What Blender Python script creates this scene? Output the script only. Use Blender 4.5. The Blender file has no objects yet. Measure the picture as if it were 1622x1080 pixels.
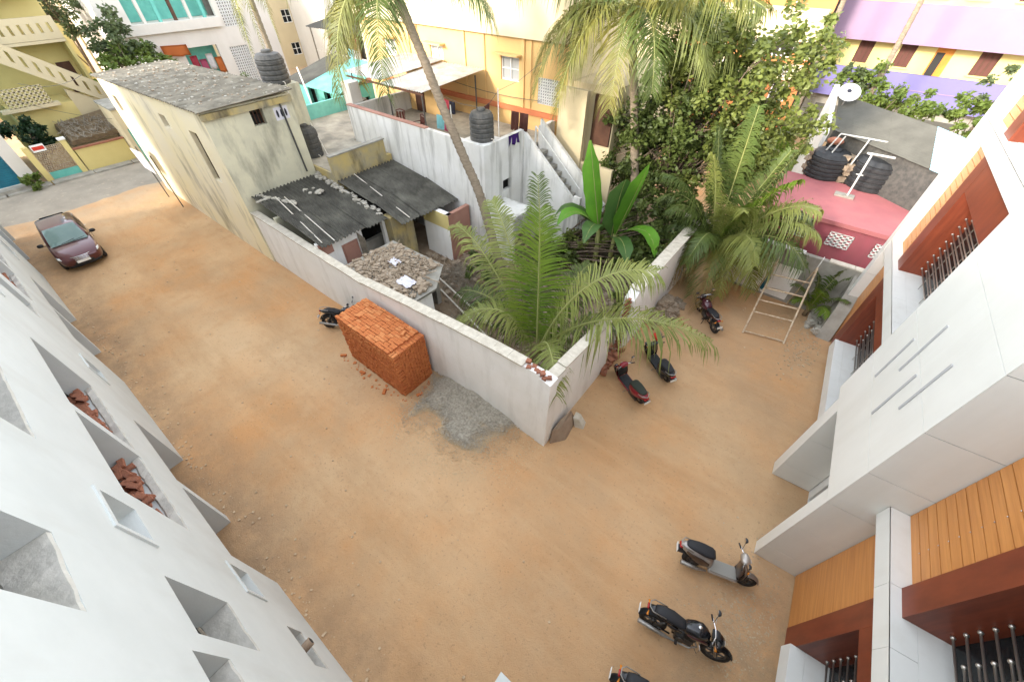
import bpy, bmesh, math, random
from mathutils import Vector, Matrix, noise
from math import sin, cos, pi, radians, sqrt
R = random.Random(7)
sc = bpy.context.scene
COL = sc.collection

# ---------------------------------------------------------------- camera
cam = bpy.data.cameras.new('camera')
cam_o = bpy.data.objects.new('camera', cam); COL.objects.link(cam_o)
cam.sensor_width = 36.0; cam.lens = 36.0 * 621.0 / 1622.0
cam.clip_start = 0.05; cam.clip_end = 2000
cam_o.location = (0, 0, 11.0)
cam_o.rotation_euler = (radians(90 - 45.75), 0, radians(38.34))
sc.camera = cam_o

# ---------------------------------------------------------------- light
SUN_DIR = Vector((-0.32, -0.95, 0)).normalized()          # towards the sun, seen from above
SUN_EL = radians(22)
world = bpy.data.worlds.new('World'); sc.world = world; world.use_nodes = True
nt = world.node_tree
sky = nt.nodes.new('ShaderNodeTexSky'); sky.sky_type = 'NISHITA'; sky.sun_disc = False
sky.sun_elevation = SUN_EL; sky.sun_rotation = math.atan2(SUN_DIR.x, SUN_DIR.y)
sky.air_density = 1.0; sky.dust_density = 0.6; sky.ozone_density = 0.7
bg = nt.nodes['Background']; bg.inputs['Strength'].default_value = 0.15
hz = nt.nodes.new('ShaderNodeHueSaturation'); hz.inputs['Saturation'].default_value = 0.30      # thin white haze over the whole sky
nt.links.new(sky.outputs[0], hz.inputs['Color']); nt.links.new(hz.outputs[0], bg.inputs['Color'])
sun = bpy.data.lights.new('sun', 'SUN'); sun.energy = 1.15; sun.angle = radians(10); sun.color = (1.0, 0.90, 0.78)
sun_o = bpy.data.objects.new('sun', sun); COL.objects.link(sun_o)
to_sun = Vector((SUN_DIR.x * cos(SUN_EL), SUN_DIR.y * cos(SUN_EL), sin(SUN_EL)))
sun_o.rotation_euler = to_sun.to_track_quat('Z', 'Y').to_euler(); sun_o.location = (0, 0, 40)
sc.view_settings.view_transform = 'Standard'; sc.view_settings.look = 'None'
sc.view_settings.gamma = 1.0; sc.view_settings.use_curve_mapping = False
sc.view_settings.exposure = 2.92

# ---------------------------------------------------------------- materials
MATS = {}
def mat(name, col, col2=None, scale=3.0, rough=0.8, bump=0.0, bscale=40.0, metal=0.0, stain=None,
        stain_amt=0.5, stain_scale=1.2, streak=0.18, lo=0.35, hi=0.65, spec=0.3, stretch=None, trans=0.0, coat=0.0, speck=None, alpha=1.0):
    m = bpy.data.materials.new(name); m.use_nodes = True; n = m.node_tree; N = n.nodes; K = n.links
    p = N['Principled BSDF']
    p.inputs['Roughness'].default_value = rough; p.inputs['Metallic'].default_value = metal
    p.inputs['Specular IOR Level'].default_value = spec
    if coat: p.inputs['Coat Weight'].default_value = coat; p.inputs['Coat Roughness'].default_value = 0.06
    tc = N.new('ShaderNodeTexCoord'); src = tc.outputs['Object']
    if stretch:
        mp = N.new('ShaderNodeMapping'); mp.inputs['Scale'].default_value = stretch; K.new(src, mp.inputs[0]); vsrc = mp.outputs[0]
    else: vsrc = src
    out = None
    def rgb(c):
        r = N.new('ShaderNodeRGB'); r.outputs[0].default_value = (*c, 1); return r.outputs[0]
    def noise_f(sc_, det, v, l, h):
        t = N.new('ShaderNodeTexNoise'); t.inputs['Scale'].default_value = sc_; t.inputs['Detail'].default_value = det
        t.inputs['Roughness'].default_value = 0.62
        K.new(v, t.inputs['Vector'])
        mr = N.new('ShaderNodeMapRange'); mr.inputs[1].default_value = l; mr.inputs[2].default_value = h; K.new(t.outputs[0], mr.inputs[0])
        return mr.outputs[0]
    def mix(f, a, b):
        x = N.new('ShaderNodeMix'); x.data_type = 'RGBA'; K.new(f, x.inputs[0]); K.new(a, x.inputs[6]); K.new(b, x.inputs[7]); return x.outputs[2]
    def scaled(f, k):
        x = N.new('ShaderNodeMath'); x.operation = 'MULTIPLY'; x.inputs[1].default_value = k; K.new(f, x.inputs[0]); return x.outputs[0]
    out = rgb(col)
    if col2: out = mix(noise_f(scale, 6, vsrc, lo, hi), out, rgb(col2))
    if stain:
        mp = N.new('ShaderNodeMapping'); mp.inputs['Scale'].default_value = (1, 1, streak); K.new(src, mp.inputs[0])
        f = scaled(noise_f(stain_scale, 8, mp.outputs[0], 0.50, 0.72), stain_amt)
        out = mix(f, out, rgb(stain))
    if speck:
        f = noise_f(speck[1], 2, src, 0.62, 0.70); out = mix(scaled(f, speck[2]), out, rgb(speck[0]))
    K.new(out, p.inputs['Base Color'])
    if bump:
        t = N.new('ShaderNodeTexNoise'); t.inputs['Scale'].default_value = bscale; t.inputs['Detail'].default_value = 5; K.new(vsrc, t.inputs['Vector'])
        b = N.new('ShaderNodeBump'); b.inputs['Strength'].default_value = bump; b.inputs['Distance'].default_value = 0.02
        K.new(t.outputs[0], b.inputs['Height']); K.new(b.outputs[0], p.inputs['Normal'])
    if trans: p.inputs['Transmission Weight'].default_value = trans
    MATS[name] = m
    return m
def leafmat(name, col, col2, tip=None, scale=2.0):
    m = mat(name, col, col2, scale=scale, rough=0.5, spec=0.35)
    n = m.node_tree; p = n.nodes['Principled BSDF']
    tl = n.nodes.new('ShaderNodeBsdfTranslucent'); mx = n.nodes.new('ShaderNodeMixShader'); mx.inputs[0].default_value = 0.32
    src = p.inputs['Base Color'].links[0].from_socket
    n.links.new(src, tl.inputs['Color'])
    o = n.nodes['Material Output']
    n.links.new(p.outputs[0], mx.inputs[1]); n.links.new(tl.outputs[0], mx.inputs[2]); n.links.new(mx.outputs[0], o.inputs[0])
    return m

mat('plaster_left', (0.575, 0.595, 0.57), (0.53, 0.55, 0.525), 0.9, 0.85, 0.14, 25, stain=(0.44, 0.43, 0.39), stain_amt=0.55, stain_scale=0.75, streak=0.35)
mat('reveal', (0.50, 0.49, 0.46), (0.42, 0.41, 0.38), 2.0, 0.9, 0.2, 30)
mat('rough_concrete', (0.50, 0.475, 0.42), (0.41, 0.39, 0.34), 5.0, 0.95, 0.5, 18)
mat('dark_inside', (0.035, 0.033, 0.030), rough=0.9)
mat('interior', (0.22, 0.20, 0.18), (0.15, 0.14, 0.12), 1.5, 0.9)
mat('clad', (0.72, 0.715, 0.665), (0.68, 0.675, 0.625), 0.8, 0.32, spec=0.5, stain=(0.50, 0.48, 0.42), stain_amt=0.22, stain_scale=1.3, streak=0.12)
mat('clad_joint', (0.10, 0.10, 0.10), rough=0.9)
mat('clad_white', (0.70, 0.695, 0.65), (0.66, 0.655, 0.61), 0.8, 0.45, spec=0.4, stain=(0.48, 0.45, 0.38), stain_amt=0.28, stain_scale=1.6, streak=0.15)
mat('slat_wood', (0.58, 0.255, 0.072), (0.45, 0.180, 0.048), 3.0, 0.38, 0.05, 20, stretch=(1, 0.25, 6), spec=0.45)
mat('slat_gap', (0.16, 0.06, 0.02), rough=0.7)
mat('red_panel', (0.20, 0.042, 0.016), (0.135, 0.027, 0.011), 3.0, 0.42, stretch=(4, 1, .4), spec=0.5)
mat('steel', (0.50, 0.47, 0.42), rough=0.35, metal=0.9)
mat('steel_dull', (0.45, 0.44, 0.42), (0.30, 0.27, 0.23), 8, 0.45, metal=0.7)
mat('stripe_grey', (0.40, 0.40, 0.40), rough=0.5)
mat('glass_dark', (0.012, 0.014, 0.015), rough=0.25, spec=0.25)
mat('wall_white', (0.86, 0.84, 0.80), (0.80, 0.78, 0.73), 1.2, 0.9, 0.15, 22, stain=(0.40, 0.36, 0.29), stain_amt=0.30, stain_scale=2.2, streak=0.16)
mat('wall_white2', (0.74, 0.73, 0.70), (0.64, 0.63, 0.58), 0.9, 0.9, 0.12, 22, stain=(0.22, 0.21, 0.18), stain_amt=0.75, stain_scale=2.6, streak=0.10)
mat('coping', (0.62, 0.57, 0.47), (0.48, 0.43, 0.34), 5, 0.95, 0.5, 30)
mat('brick', (0.58, 0.195, 0.060), (0.43, 0.120, 0.040), 6.0, 0.92, 0.5, 45, speck=((0.60, 0.27, 0.12), 18, 0.5))
mat('brick_b', (0.64, 0.255, 0.090), (0.52, 0.175, 0.060), 6.0, 0.92, 0.5, 45)
mat('brick_old', (0.34, 0.135, 0.075), (0.24, 0.10, 0.065), 6.0, 0.95, 0.6, 30, speck=((0.42, 0.30, 0.22), 9, 0.6))
mat('yellow_old', (0.84, 0.74, 0.47), (0.82, 0.74, 0.55), 0.6, 0.92, 0.2, 18, stain=(0.17, 0.145, 0.10), stain_amt=0.75, stain_scale=1.0, streak=0.30)
mat('grey_old', (0.66, 0.62, 0.45), (0.54, 0.51, 0.385), 0.8, 0.92, 0.2, 18, stain=(0.12, 0.115, 0.095), stain_amt=0.75, stain_scale=1.1, streak=0.30)
mat('stained_yellow', (0.52, 0.40, 0.16), (0.36, 0.32, 0.22), 1.3, 0.95, 0.3, 15, stain=(0.06, 0.055, 0.045), stain_amt=0.95, stain_scale=1.6, streak=0.35)
mat('asbestos', (0.105, 0.10, 0.082), (0.055, 0.051, 0.042), 1.6, 0.95, 0.4, 30, stain=(0.26, 0.25, 0.20), stain_amt=0.35, stain_scale=1.0, streak=1)
mat('asbestos_pale', (0.27, 0.24, 0.185), (0.145, 0.13, 0.10), 1.8, 0.95, 0.4, 30, stain=(0.44, 0.41, 0.33), stain_amt=0.5, stain_scale=1.4, streak=1)
mat('asbestos_mid', (0.115, 0.112, 0.095), (0.085, 0.082, 0.07), 1.2, 0.95, 0.3, 30)
mat('tin', (0.56, 0.57, 0.58), (0.42, 0.42, 0.41), 2.0, 0.42, metal=0.35, stain=(0.30, 0.22, 0.15), stain_amt=0.4, stain_scale=1.4, streak=1)
mat('mortar', (0.52, 0.49, 0.42), (0.30, 0.275, 0.225), 6, 0.95, 0.6, 30)
mat('door_pink', (0.40, 0.215, 0.16), (0.34, 0.17, 0.125), 2, 0.75)
mat('rubble', (0.40, 0.32, 0.235), (0.22, 0.165, 0.11), 5, 0.95, 0.8, 25, speck=((0.5, 0.46, 0.4), 7, 0.6))
mat('concrete', (0.36, 0.34, 0.29), (0.25, 0.235, 0.20), 2, 0.92, 0.3, 30)
mat('terrace', (0.46, 0.41, 0.32), (0.22, 0.20, 0.16), 0.9, 0.9, 0.2, 20)
mat('orange_wall', (0.70, 0.45, 0.185), (0.66, 0.42, 0.17), 0.7, 0.85, 0.08, 20, stain=(0.55, 0.40, 0.2), stain_amt=0.25)
mat('cream_wall', (0.60, 0.50, 0.315), (0.55, 0.455, 0.285), 0.7, 0.85, 0.08, 20, stain=(0.45, 0.40, 0.30), stain_amt=0.3)
mat('red_band', (0.56, 0.19, 0.08), (0.50, 0.16, 0.07), 1.5, 0.8)
mat('white_paint', (0.78, 0.77, 0.73), (0.72, 0.71, 0.67), 1.5, 0.7)
mat('white_bldg', (0.61, 0.575, 0.515), (0.56, 0.525, 0.465), 0.6, 0.85, stain=(0.5, 0.45, 0.38), stain_amt=0.3)
mat('teal', (0.16, 0.50, 0.42), (0.12, 0.40, 0.34), 1.5, 0.75)
mat('teal_roof', (0.22, 0.60, 0.52), (0.15, 0.45, 0.40), 1.5, 0.7)
mat('shutter_blue', (0.02, 0.15, 0.21), (0.015, 0.11, 0.16), 2, 0.5)
mat('purple', (0.15, 0.135, 0.29), (0.138, 0.123, 0.27), 0.5, 0.85)
mat('mauve', (0.25, 0.175, 0.25), (0.23, 0.16, 0.23), 0.5, 0.85)
mat('lemon', (0.64, 0.53, 0.22), (0.59, 0.48, 0.19), 0.6, 0.85)
mat('dark_wood', (0.10, 0.045, 0.025), (0.07, 0.03, 0.018), 4, 0.6)
mat('door_orange', (0.62, 0.24, 0.035), (0.5, 0.18, 0.03), 2, 0.6)
mat('rust_orange', (0.62, 0.24, 0.08), (0.55, 0.2, 0.07), 0.8, 0.85)
mat('pink', (0.44, 0.150, 0.150), (0.37, 0.125, 0.13), 1.1, 0.85, stain=(0.34, 0.17, 0.15), stain_amt=0.5, stain_scale=1.0, streak=1)
mat('pink_dark', (0.36, 0.095, 0.115), (0.31, 0.08, 0.10), 0.9, 0.85, stain=(0.22, 0.09, 0.09), stain_amt=0.5, stain_scale=2.0, streak=0.15)
mat('sky_blue', (0.36, 0.62, 0.72), (0.30, 0.55, 0.66), 1.0, 0.6)
mat('black_plastic', (0.022, 0.023, 0.025), (0.040, 0.042, 0.044), 5, 0.55)
mat('dust_black', (0.055, 0.055, 0.052), (0.10, 0.095, 0.085), 6, 0.7)
mat('rubber', (0.018, 0.017, 0.016), (0.05, 0.042, 0.035), 12, 0.9)
mat('seat_black', (0.022, 0.022, 0.024), rough=0.55)
mat('seat_green', (0.030, 0.036, 0.026), rough=0.6)
mat('paint_black', (0.012, 0.012, 0.014), rough=0.25, coat=0.6)
mat('paint_maroon', (0.055, 0.010, 0.016), rough=0.28, coat=0.7)
mat('paint_car', (0.090, 0.020, 0.022), (0.080, 0.018, 0.020), 3, 0.28, coat=1.0, metal=0.45)
mat('paint_red', (0.26, 0.012, 0.022), rough=0.28, coat=0.6)
mat('paint_silver', (0.42, 0.38, 0.34), rough=0.32, metal=0.55, coat=0.4)
mat('paint_brown', (0.085, 0.055, 0.040), rough=0.35, metal=0.4, coat=0.4)
mat('mat_grey', (0.30, 0.285, 0.25), rough=0.75)
mat('engine', (0.12, 0.115, 0.11), (0.06, 0.055, 0.05), 14, 0.45, metal=0.7)
mat('chrome', (0.72, 0.72, 0.72), rough=0.12, metal=1.0)
mat('lamp_red', (0.40, 0.015, 0.015), rough=0.2, spec=0.6)
mat('lamp_amber', (0.65, 0.22, 0.02), rough=0.2)
mat('lamp_clear', (0.72, 0.74, 0.74), rough=0.1, spec=0.7)
mat('plate', (0.78, 0.77, 0.72), rough=0.5)
mat('red_cloth', (0.55, 0.045, 0.025), rough=0.85)
mat('car_glass_reflection', (0.30, 0.44, 0.41), (0.36, 0.50, 0.46), 1.2, 0.05, spec=0.8)  # pale teal reflection put into the windscreen's base colour
mat('car_dark', (0.015, 0.014, 0.014), rough=0.5)
mat('trunk_palm', (0.26, 0.205, 0.145), (0.165, 0.13, 0.09), 5, 0.95, 0.7, 18, stretch=(1, 1, 4))
mat('trunk_bark', (0.19, 0.14, 0.095), (0.10, 0.075, 0.055), 6, 0.95, 0.8, 18)
mat('boot_palm', (0.21, 0.15, 0.085), (0.14, 0.10, 0.06), 6, 0.95, 0.6, 25)
leafmat('frond', (0.125, 0.165, 0.038), (0.075, 0.115, 0.028), scale=0.9)
leafmat('frond_pale', (0.300, 0.320, 0.085), (0.190, 0.225, 0.055), scale=0.9)
leafmat('frond_bright', (0.185, 0.270, 0.026), (0.120, 0.205, 0.024), scale=0.9)
leafmat('frond_yellow', (0.215, 0.190, 0.036), (0.115, 0.135, 0.028), scale=0.8)
leafmat('frond_dry', (0.34, 0.235, 0.095), (0.22, 0.145, 0.060), scale=1.5)
mat('rachis', (0.30, 0.30, 0.10), (0.24, 0.26, 0.09), 3, 0.6)
leafmat('leaf_tree', (0.125, 0.160, 0.038), (0.070, 0.100, 0.024), scale=1.3)
leafmat('leaf_tree_b', (0.200, 0.230, 0.052), (0.125, 0.155, 0.034), scale=1.3)
leafmat('leaf_dark', (0.028, 0.060, 0.022), (0.018, 0.040, 0.016), scale=2)
leafmat('leaf_lime', (0.150, 0.200, 0.035), (0.095, 0.145, 0.030), scale=1.3)
leafmat('leaf_dull', (0.120, 0.150, 0.060), (0.075, 0.105, 0.045), scale=1.3)
leafmat('banana_leaf', (0.150, 0.360, 0.030), (0.110, 0.280, 0.028), scale=1.2)
leafmat('banana_dark', (0.085, 0.170, 0.040), (0.060, 0.130, 0.032), scale=1.2)
mat('twig', (0.30, 0.26, 0.20), (0.18, 0.15, 0.11), 5, 0.9)
mat('iron_rust', (0.60, 0.50, 0.36), (0.40, 0.27, 0.16), 9, 0.8, 0.2, 40)
mat('iron_white', (0.66, 0.68, 0.66), (0.52, 0.5, 0.45), 7, 0.55)
mat('pvc', (0.70, 0.66, 0.58), (0.6, 0.55, 0.46), 4, 0.5)
mat('stone', (0.36, 0.27, 0.19), (0.27, 0.19, 0.13), 3, 0.95, 0.5, 25)
mat('cloth_brown', (0.11, 0.045, 0.035), rough=0.9)
mat('cloth_purple', (0.10, 0.035, 0.26), rough=0.85)
mat('cloth_red', (0.42, 0.06, 0.09), rough=0.9)
mat('cloth_cyan', (0.26, 0.55, 0.60), rough=0.9)
mat('cloth_white', (0.68, 0.66, 0.66), rough=0.9)
mat('cloth_orange', (0.60, 0.20, 0.06), rough=0.9)
mat('cloth_pink', (0.45, 0.10, 0.18), rough=0.9)
mat('cloth_dark', (0.035, 0.035, 0.05), rough=0.9)
mat('tarp_white', (0.68, 0.66, 0.70), (0.6, 0.58, 0.62), 3, 0.5)
mat('chair_brown', (0.085, 0.022, 0.016), rough=0.45)
mat('gutter_grey', (0.42, 0.42, 0.40), rough=0.6)

# ---------------------------------------------------------------- mesh helpers
def BM(): return bmesh.new()
def face(bm, pts):
    return bm.faces.new([bm.verts.new(p) for p in pts])
def box(bm, x0, x1, y0, y1, z0, z1):
    if x0 > x1: x0, x1 = x1, x0
    if y0 > y1: y0, y1 = y1, y0
    if z0 > z1: z0, z1 = z1, z0
    v = [bm.verts.new((x, y, z)) for z in (z0, z1) for y in (y0, y1) for x in (x0, x1)]
    for f in ((0, 2, 3, 1), (4, 5, 7, 6), (0, 1, 5, 4), (2, 6, 7, 3), (0, 4, 6, 2), (1, 3, 7, 5)):
        bm.faces.new([v[i] for i in f])
    return v
def bbox(x0, x1, y0, y1, z0, z1):
    bm = BM(); box(bm, x0, x1, y0, y1, z0, z1); return bm
def prism(bm, bottom, top):
    """closed solid between two rings of equal length"""
    a = [bm.verts.new(p) for p in bottom]; b = [bm.verts.new(p) for p in top]; n = len(a)
    bm.faces.new(a[::-1]); bm.faces.new(b)
    for i in range(n): bm.faces.new((a[i], a[(i + 1) % n], b[(i + 1) % n], b[i]))
def tube(bm, pts, rad, n=8, cap=True):
    pts = [Vector(p) for p in pts]
    if not isinstance(rad, (list, tuple)): rad = [rad] * len(pts)
    rings = []; ref = None
    for i, p in enumerate(pts):
        d = (pts[min(i + 1, len(pts) - 1)] - pts[max(i - 1, 0)])
        if d.length < 1e-6: d = Vector((0, 0, 1))
        d.normalize()
        if ref is None: ref = d.orthogonal().normalized()
        ref = (ref - d * ref.dot(d))
        if ref.length < 1e-5: ref = d.orthogonal()
        ref.normalize(); b = d.cross(ref)
        rings.append([bm.verts.new(p + (ref * cos(2 * pi * k / n) + b * sin(2 * pi * k / n)) * rad[i]) for k in range(n)])
    for i in range(len(rings) - 1):
        for k in range(n):
            bm.faces.new((rings[i][k], rings[i][(k + 1) % n], rings[i + 1][(k + 1) % n], rings[i + 1][k]))
    if cap:
        bm.faces.new(rings[0][::-1]); bm.faces.new(rings[-1])
def lathe(bm, prof, c=(0, 0, 0), n=20, axis='z'):
    c = Vector(c); rings = []
    for r, h in prof:
        ring = []
        for k in range(n):
            a = 2 * pi * k / n
            if axis == 'z': p = Vector((r * cos(a), r * sin(a), h))
            elif axis == 'y': p = Vector((r * cos(a), h, r * sin(a)))
            else: p = Vector((h, r * cos(a), r * sin(a)))
            ring.append(bm.verts.new(c + p))
        rings.append(ring)
    for i in range(len(rings) - 1):
        for k in range(n):
            bm.faces.new((rings[i][k], rings[i][(k + 1) % n], rings[i + 1][(k + 1) % n], rings[i + 1][k]))
    bm.faces.new(rings[0][::-1]); bm.faces.new(rings[-1])
def loft(bm, secs, n=16, pw=2.6):
    """secs: (x, yc, zc, half width, half height[, power]) superellipses across x"""
    rings = []
    for s in secs:
        x, yc, zc, hw, hh = s[:5]; q = s[5] if len(s) > 5 else pw
        ring = []
        for k in range(n):
            a = 2 * pi * k / n; ca, sa = cos(a), sin(a)
            y = yc + hw * math.copysign(abs(ca) ** (2 / q), ca); z = zc + hh * math.copysign(abs(sa) ** (2 / q), sa)
            ring.append(bm.verts.new((x, y, z)))
        rings.append(ring)
    for i in range(len(rings) - 1):
        for k in range(n):
            bm.faces.new((rings[i][k], rings[i][(k + 1) % n], rings[i + 1][(k + 1) % n], rings[i + 1][k]))
    bm.faces.new(rings[0][::-1]); bm.faces.new(rings[-1])
def torus(bm, c, Rr, r, n=24, m=8, axis='y', sq=1.0):
    c = Vector(c); rings = []
    for i in range(n):
        a = 2 * pi * i / n; ring = []
        for j in range(m):
            b = 2 * pi * j / m; q = Rr + r * cos(b); h = r * sq * sin(b)
            p = Vector((q * cos(a), h, q * sin(a))) if axis == 'y' else Vector((q * cos(a), q * sin(a), h))
            ring.append(bm.verts.new(c + p))
        rings.append(ring)
    for i in range(n):
        for j in range(m):
            bm.faces.new((rings[i][j], rings[(i + 1) % n][j], rings[(i + 1) % n][(j + 1) % m], rings[i][(j + 1) % m]))
def ball(bm, c, r, n=8, sx=1, sy=1, sz=1):
    c = Vector(c); prev = None; rings = []
    for i in range(1, n):
        a = pi * i / n
        rings.append([bm.verts.new(c + Vector((r * sx * sin(a) * cos(2 * pi * k / n), r * sy * sin(a) * sin(2 * pi * k / n), r * sz * cos(a)))) for k in range(n)])
    t = bm.verts.new(c + Vector((0, 0, r * sz))); b = bm.verts.new(c - Vector((0, 0, r * sz)))
    for k in range(n):
        bm.faces.new((t, rings[0][k], rings[0][(k + 1) % n])); bm.faces.new((b, rings[-1][(k + 1) % n], rings[-1][k]))
    for i in range(len(rings) - 1):
        for k in range(n): bm.faces.new((rings[i][k], rings[i + 1][k], rings[i + 1][(k + 1) % n], rings[i][(k + 1) % n]))
def rock(bm, c, s, rnd, flat=0.7):
    v = [bm.verts.new((c[0] + s * sx * rnd.uniform(.6, 1.05), c[1] + s * sy * rnd.uniform(.6, 1.05), c[2] + s * flat * sz * rnd.uniform(.6, 1.05))) for sz in (-1, 1) for sy in (-1, 1) for sx in (-1, 1)]
    a = rnd.uniform(0, pi); ca, sa = cos(a), sin(a)
    for q in v:
        x, y = q.co.x - c[0], q.co.y - c[1]; q.co.x = c[0] + x * ca - y * sa; q.co.y = c[1] + x * sa + y * ca
    for f in ((0, 2, 3, 1), (4, 5, 7, 6), (0, 1, 5, 4), (2, 6, 7, 3), (0, 4, 6, 2), (1, 3, 7, 5)): bm.faces.new([v[i] for i in f])
def wallgrid(bm, P, u0, u1, z0, z1, openings, depth, back=True):
    """wall sheet with real openings; P(u, d, z) -> point, d = depth behind the face"""
    us = sorted({u0, u1} | {a for o in openings for a in o[:2] if u0 < a < u1}); zs = sorted({z0, z1} | {a for o in openings for a in o[2:4] if z0 < a < z1})
    def hole(u, z): return any(o[0] < u < o[1] and o[2] < z < o[3] for o in openings)
    for i in range(len(us) - 1):
        for j in range(len(zs) - 1):
            if hole((us[i] + us[i + 1]) / 2, (zs[j] + zs[j + 1]) / 2): continue
            for d in ((0, depth) if back else (0,)):
                face(bm, [P(us[i], d, zs[j]), P(us[i + 1], d, zs[j]), P(us[i + 1], d, zs[j + 1]), P(us[i], d, zs[j + 1])])
    for o in openings:
        a, b, c, d = o[:4]
        for (ua, za, ub, zb) in ((a, c, b, c), (a, d, b, d), (a, c, a, d), (b, c, b, d)):
            face(bm, [P(ua, 0, za), P(ub, 0, zb), P(ub, depth, zb), P(ua, depth, za)])
    for (ua, za, ub, zb) in ((u0, z0, u0, z1), (u1, z0, u1, z1), (u0, z1, u1, z1)):
        face(bm, [P(ua, 0, za), P(ub, 0, zb), P(ub, depth, zb), P(ua, depth, za)])
    bmesh.ops.remove_doubles(bm, verts=bm.verts, dist=1e-4)
    bmesh.ops.recalc_face_normals(bm, faces=bm.faces)
def corrugated(bm, P, n_waves, amp, thick=0.012):
    """P(a, b) -> point and normal-up offset, a across the waves 0..1, b along them 0..1"""
    nseg = n_waves * 4; top = []
    for i in range(nseg + 1):
        a = i / nseg; h = amp * sin(2 * pi * a * n_waves)
        top.append([Vector(P(a, b)) + Vector((0, 0, h)) for b in (0, .25, .5, .75, 1)])
    V = [[bm.verts.new(p) for p in row] for row in top]; W = [[bm.verts.new(p - Vector((0, 0, thick))) for p in row] for row in top]
    for i in range(nseg):
        for j in range(4):
            bm.faces.new((V[i][j], V[i + 1][j], V[i + 1][j + 1], V[i][j + 1])); bm.faces.new((W[i][j], W[i][j + 1], W[i + 1][j + 1], W[i + 1][j]))
        bm.faces.new((V[i][0], W[i][0], W[i + 1][0], V[i + 1][0])); bm.faces.new((V[i][4], V[i + 1][4], W[i + 1][4], W[i][4]))
    for i in (0, nseg):
        for j in range(4): bm.faces.new((V[i][j], V[i][j + 1], W[i][j + 1], W[i][j]))

def mesh_of(bm, m, smooth=False, bevel=0.0):
    if bevel:
        bmesh.ops.bevel(bm, geom=bm.edges[:], offset=bevel, segments=2, affect='EDGES', clamp_overlap=True)
    bmesh.ops.recalc_face_normals(bm, faces=bm.faces)
    me = bpy.data.meshes.new('m'); bm.to_mesh(me); bm.free()
    me.materials.append(MATS[m] if isinstance(m, str) else m)
    if smooth: me.polygons.foreach_set('use_smooth', [True] * len(me.polygons))
    return me
def obj(name, bm, m, parent=None, smooth=False, bevel=0.0, label=None):
    me = bm if isinstance(bm, bpy.types.Mesh) else mesh_of(bm, m, smooth, bevel)
    o = bpy.data.objects.new(name, me); COL.objects.link(o)
    if parent is not None:
        o.parent = parent
        if parent.type == 'EMPTY' and 'fx' in FR.get(parent.name, {}):
            f = FR[parent.name]['fx']; o.matrix_parent_inverse = Matrix.Translation((-f[0], -f[1], -f[2]))
    if label: o['label'] = label
    return o
FR = {}
def tag(o, label, cat, group=None):
    o['label'] = label; o['category'] = cat
    if group: o['group'] = group
    return o
def thing(name, label, cat, loc=(0, 0, 0), rotz=0.0, group=None, frame=True):
    """Empty at the base of a thing. frame: parts are given in yard coordinates (turned by rotz about the origin)."""
    o = bpy.data.objects.new(name, None); COL.objects.link(o); o.empty_display_size = 0.3
    if frame:
        c, s = cos(rotz), sin(rotz)
        o.location = (loc[0] * c - loc[1] * s, loc[0] * s + loc[1] * c, loc[2]); FR[o.name] = {'fx': loc}
    else: o.location = loc
    o.rotation_euler = (0, 0, rotz)
    return tag(o, label, cat, group)
def struct(name, bm, m, smooth=False):
    o = obj(name, bm, m, None, smooth); o['kind'] = 'structure'; return o
def stuff(o): o['kind'] = 'stuff'; return o
def shared(name, me, parent, mtx):
    """a further piece that shares a mesh; mtx in the same coordinates as the thing's other parts"""
    o = bpy.data.objects.new(name, me); COL.objects.link(o); o.parent = parent
    if parent.name in FR:
        f = FR[parent.name]['fx']; o.matrix_parent_inverse = Matrix.Translation((-f[0], -f[1], -f[2]))
    o.matrix_basis = mtx
    return o
def TM(x, y, z, rz=0.0, rx=0.0, ry=0.0):
    return Matrix.Translation((x, y, z)) @ Matrix.Rotation(rz, 4, 'Z') @ Matrix.Rotation(ry, 4, 'Y') @ Matrix.Rotation(rx, 4, 'X')

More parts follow.
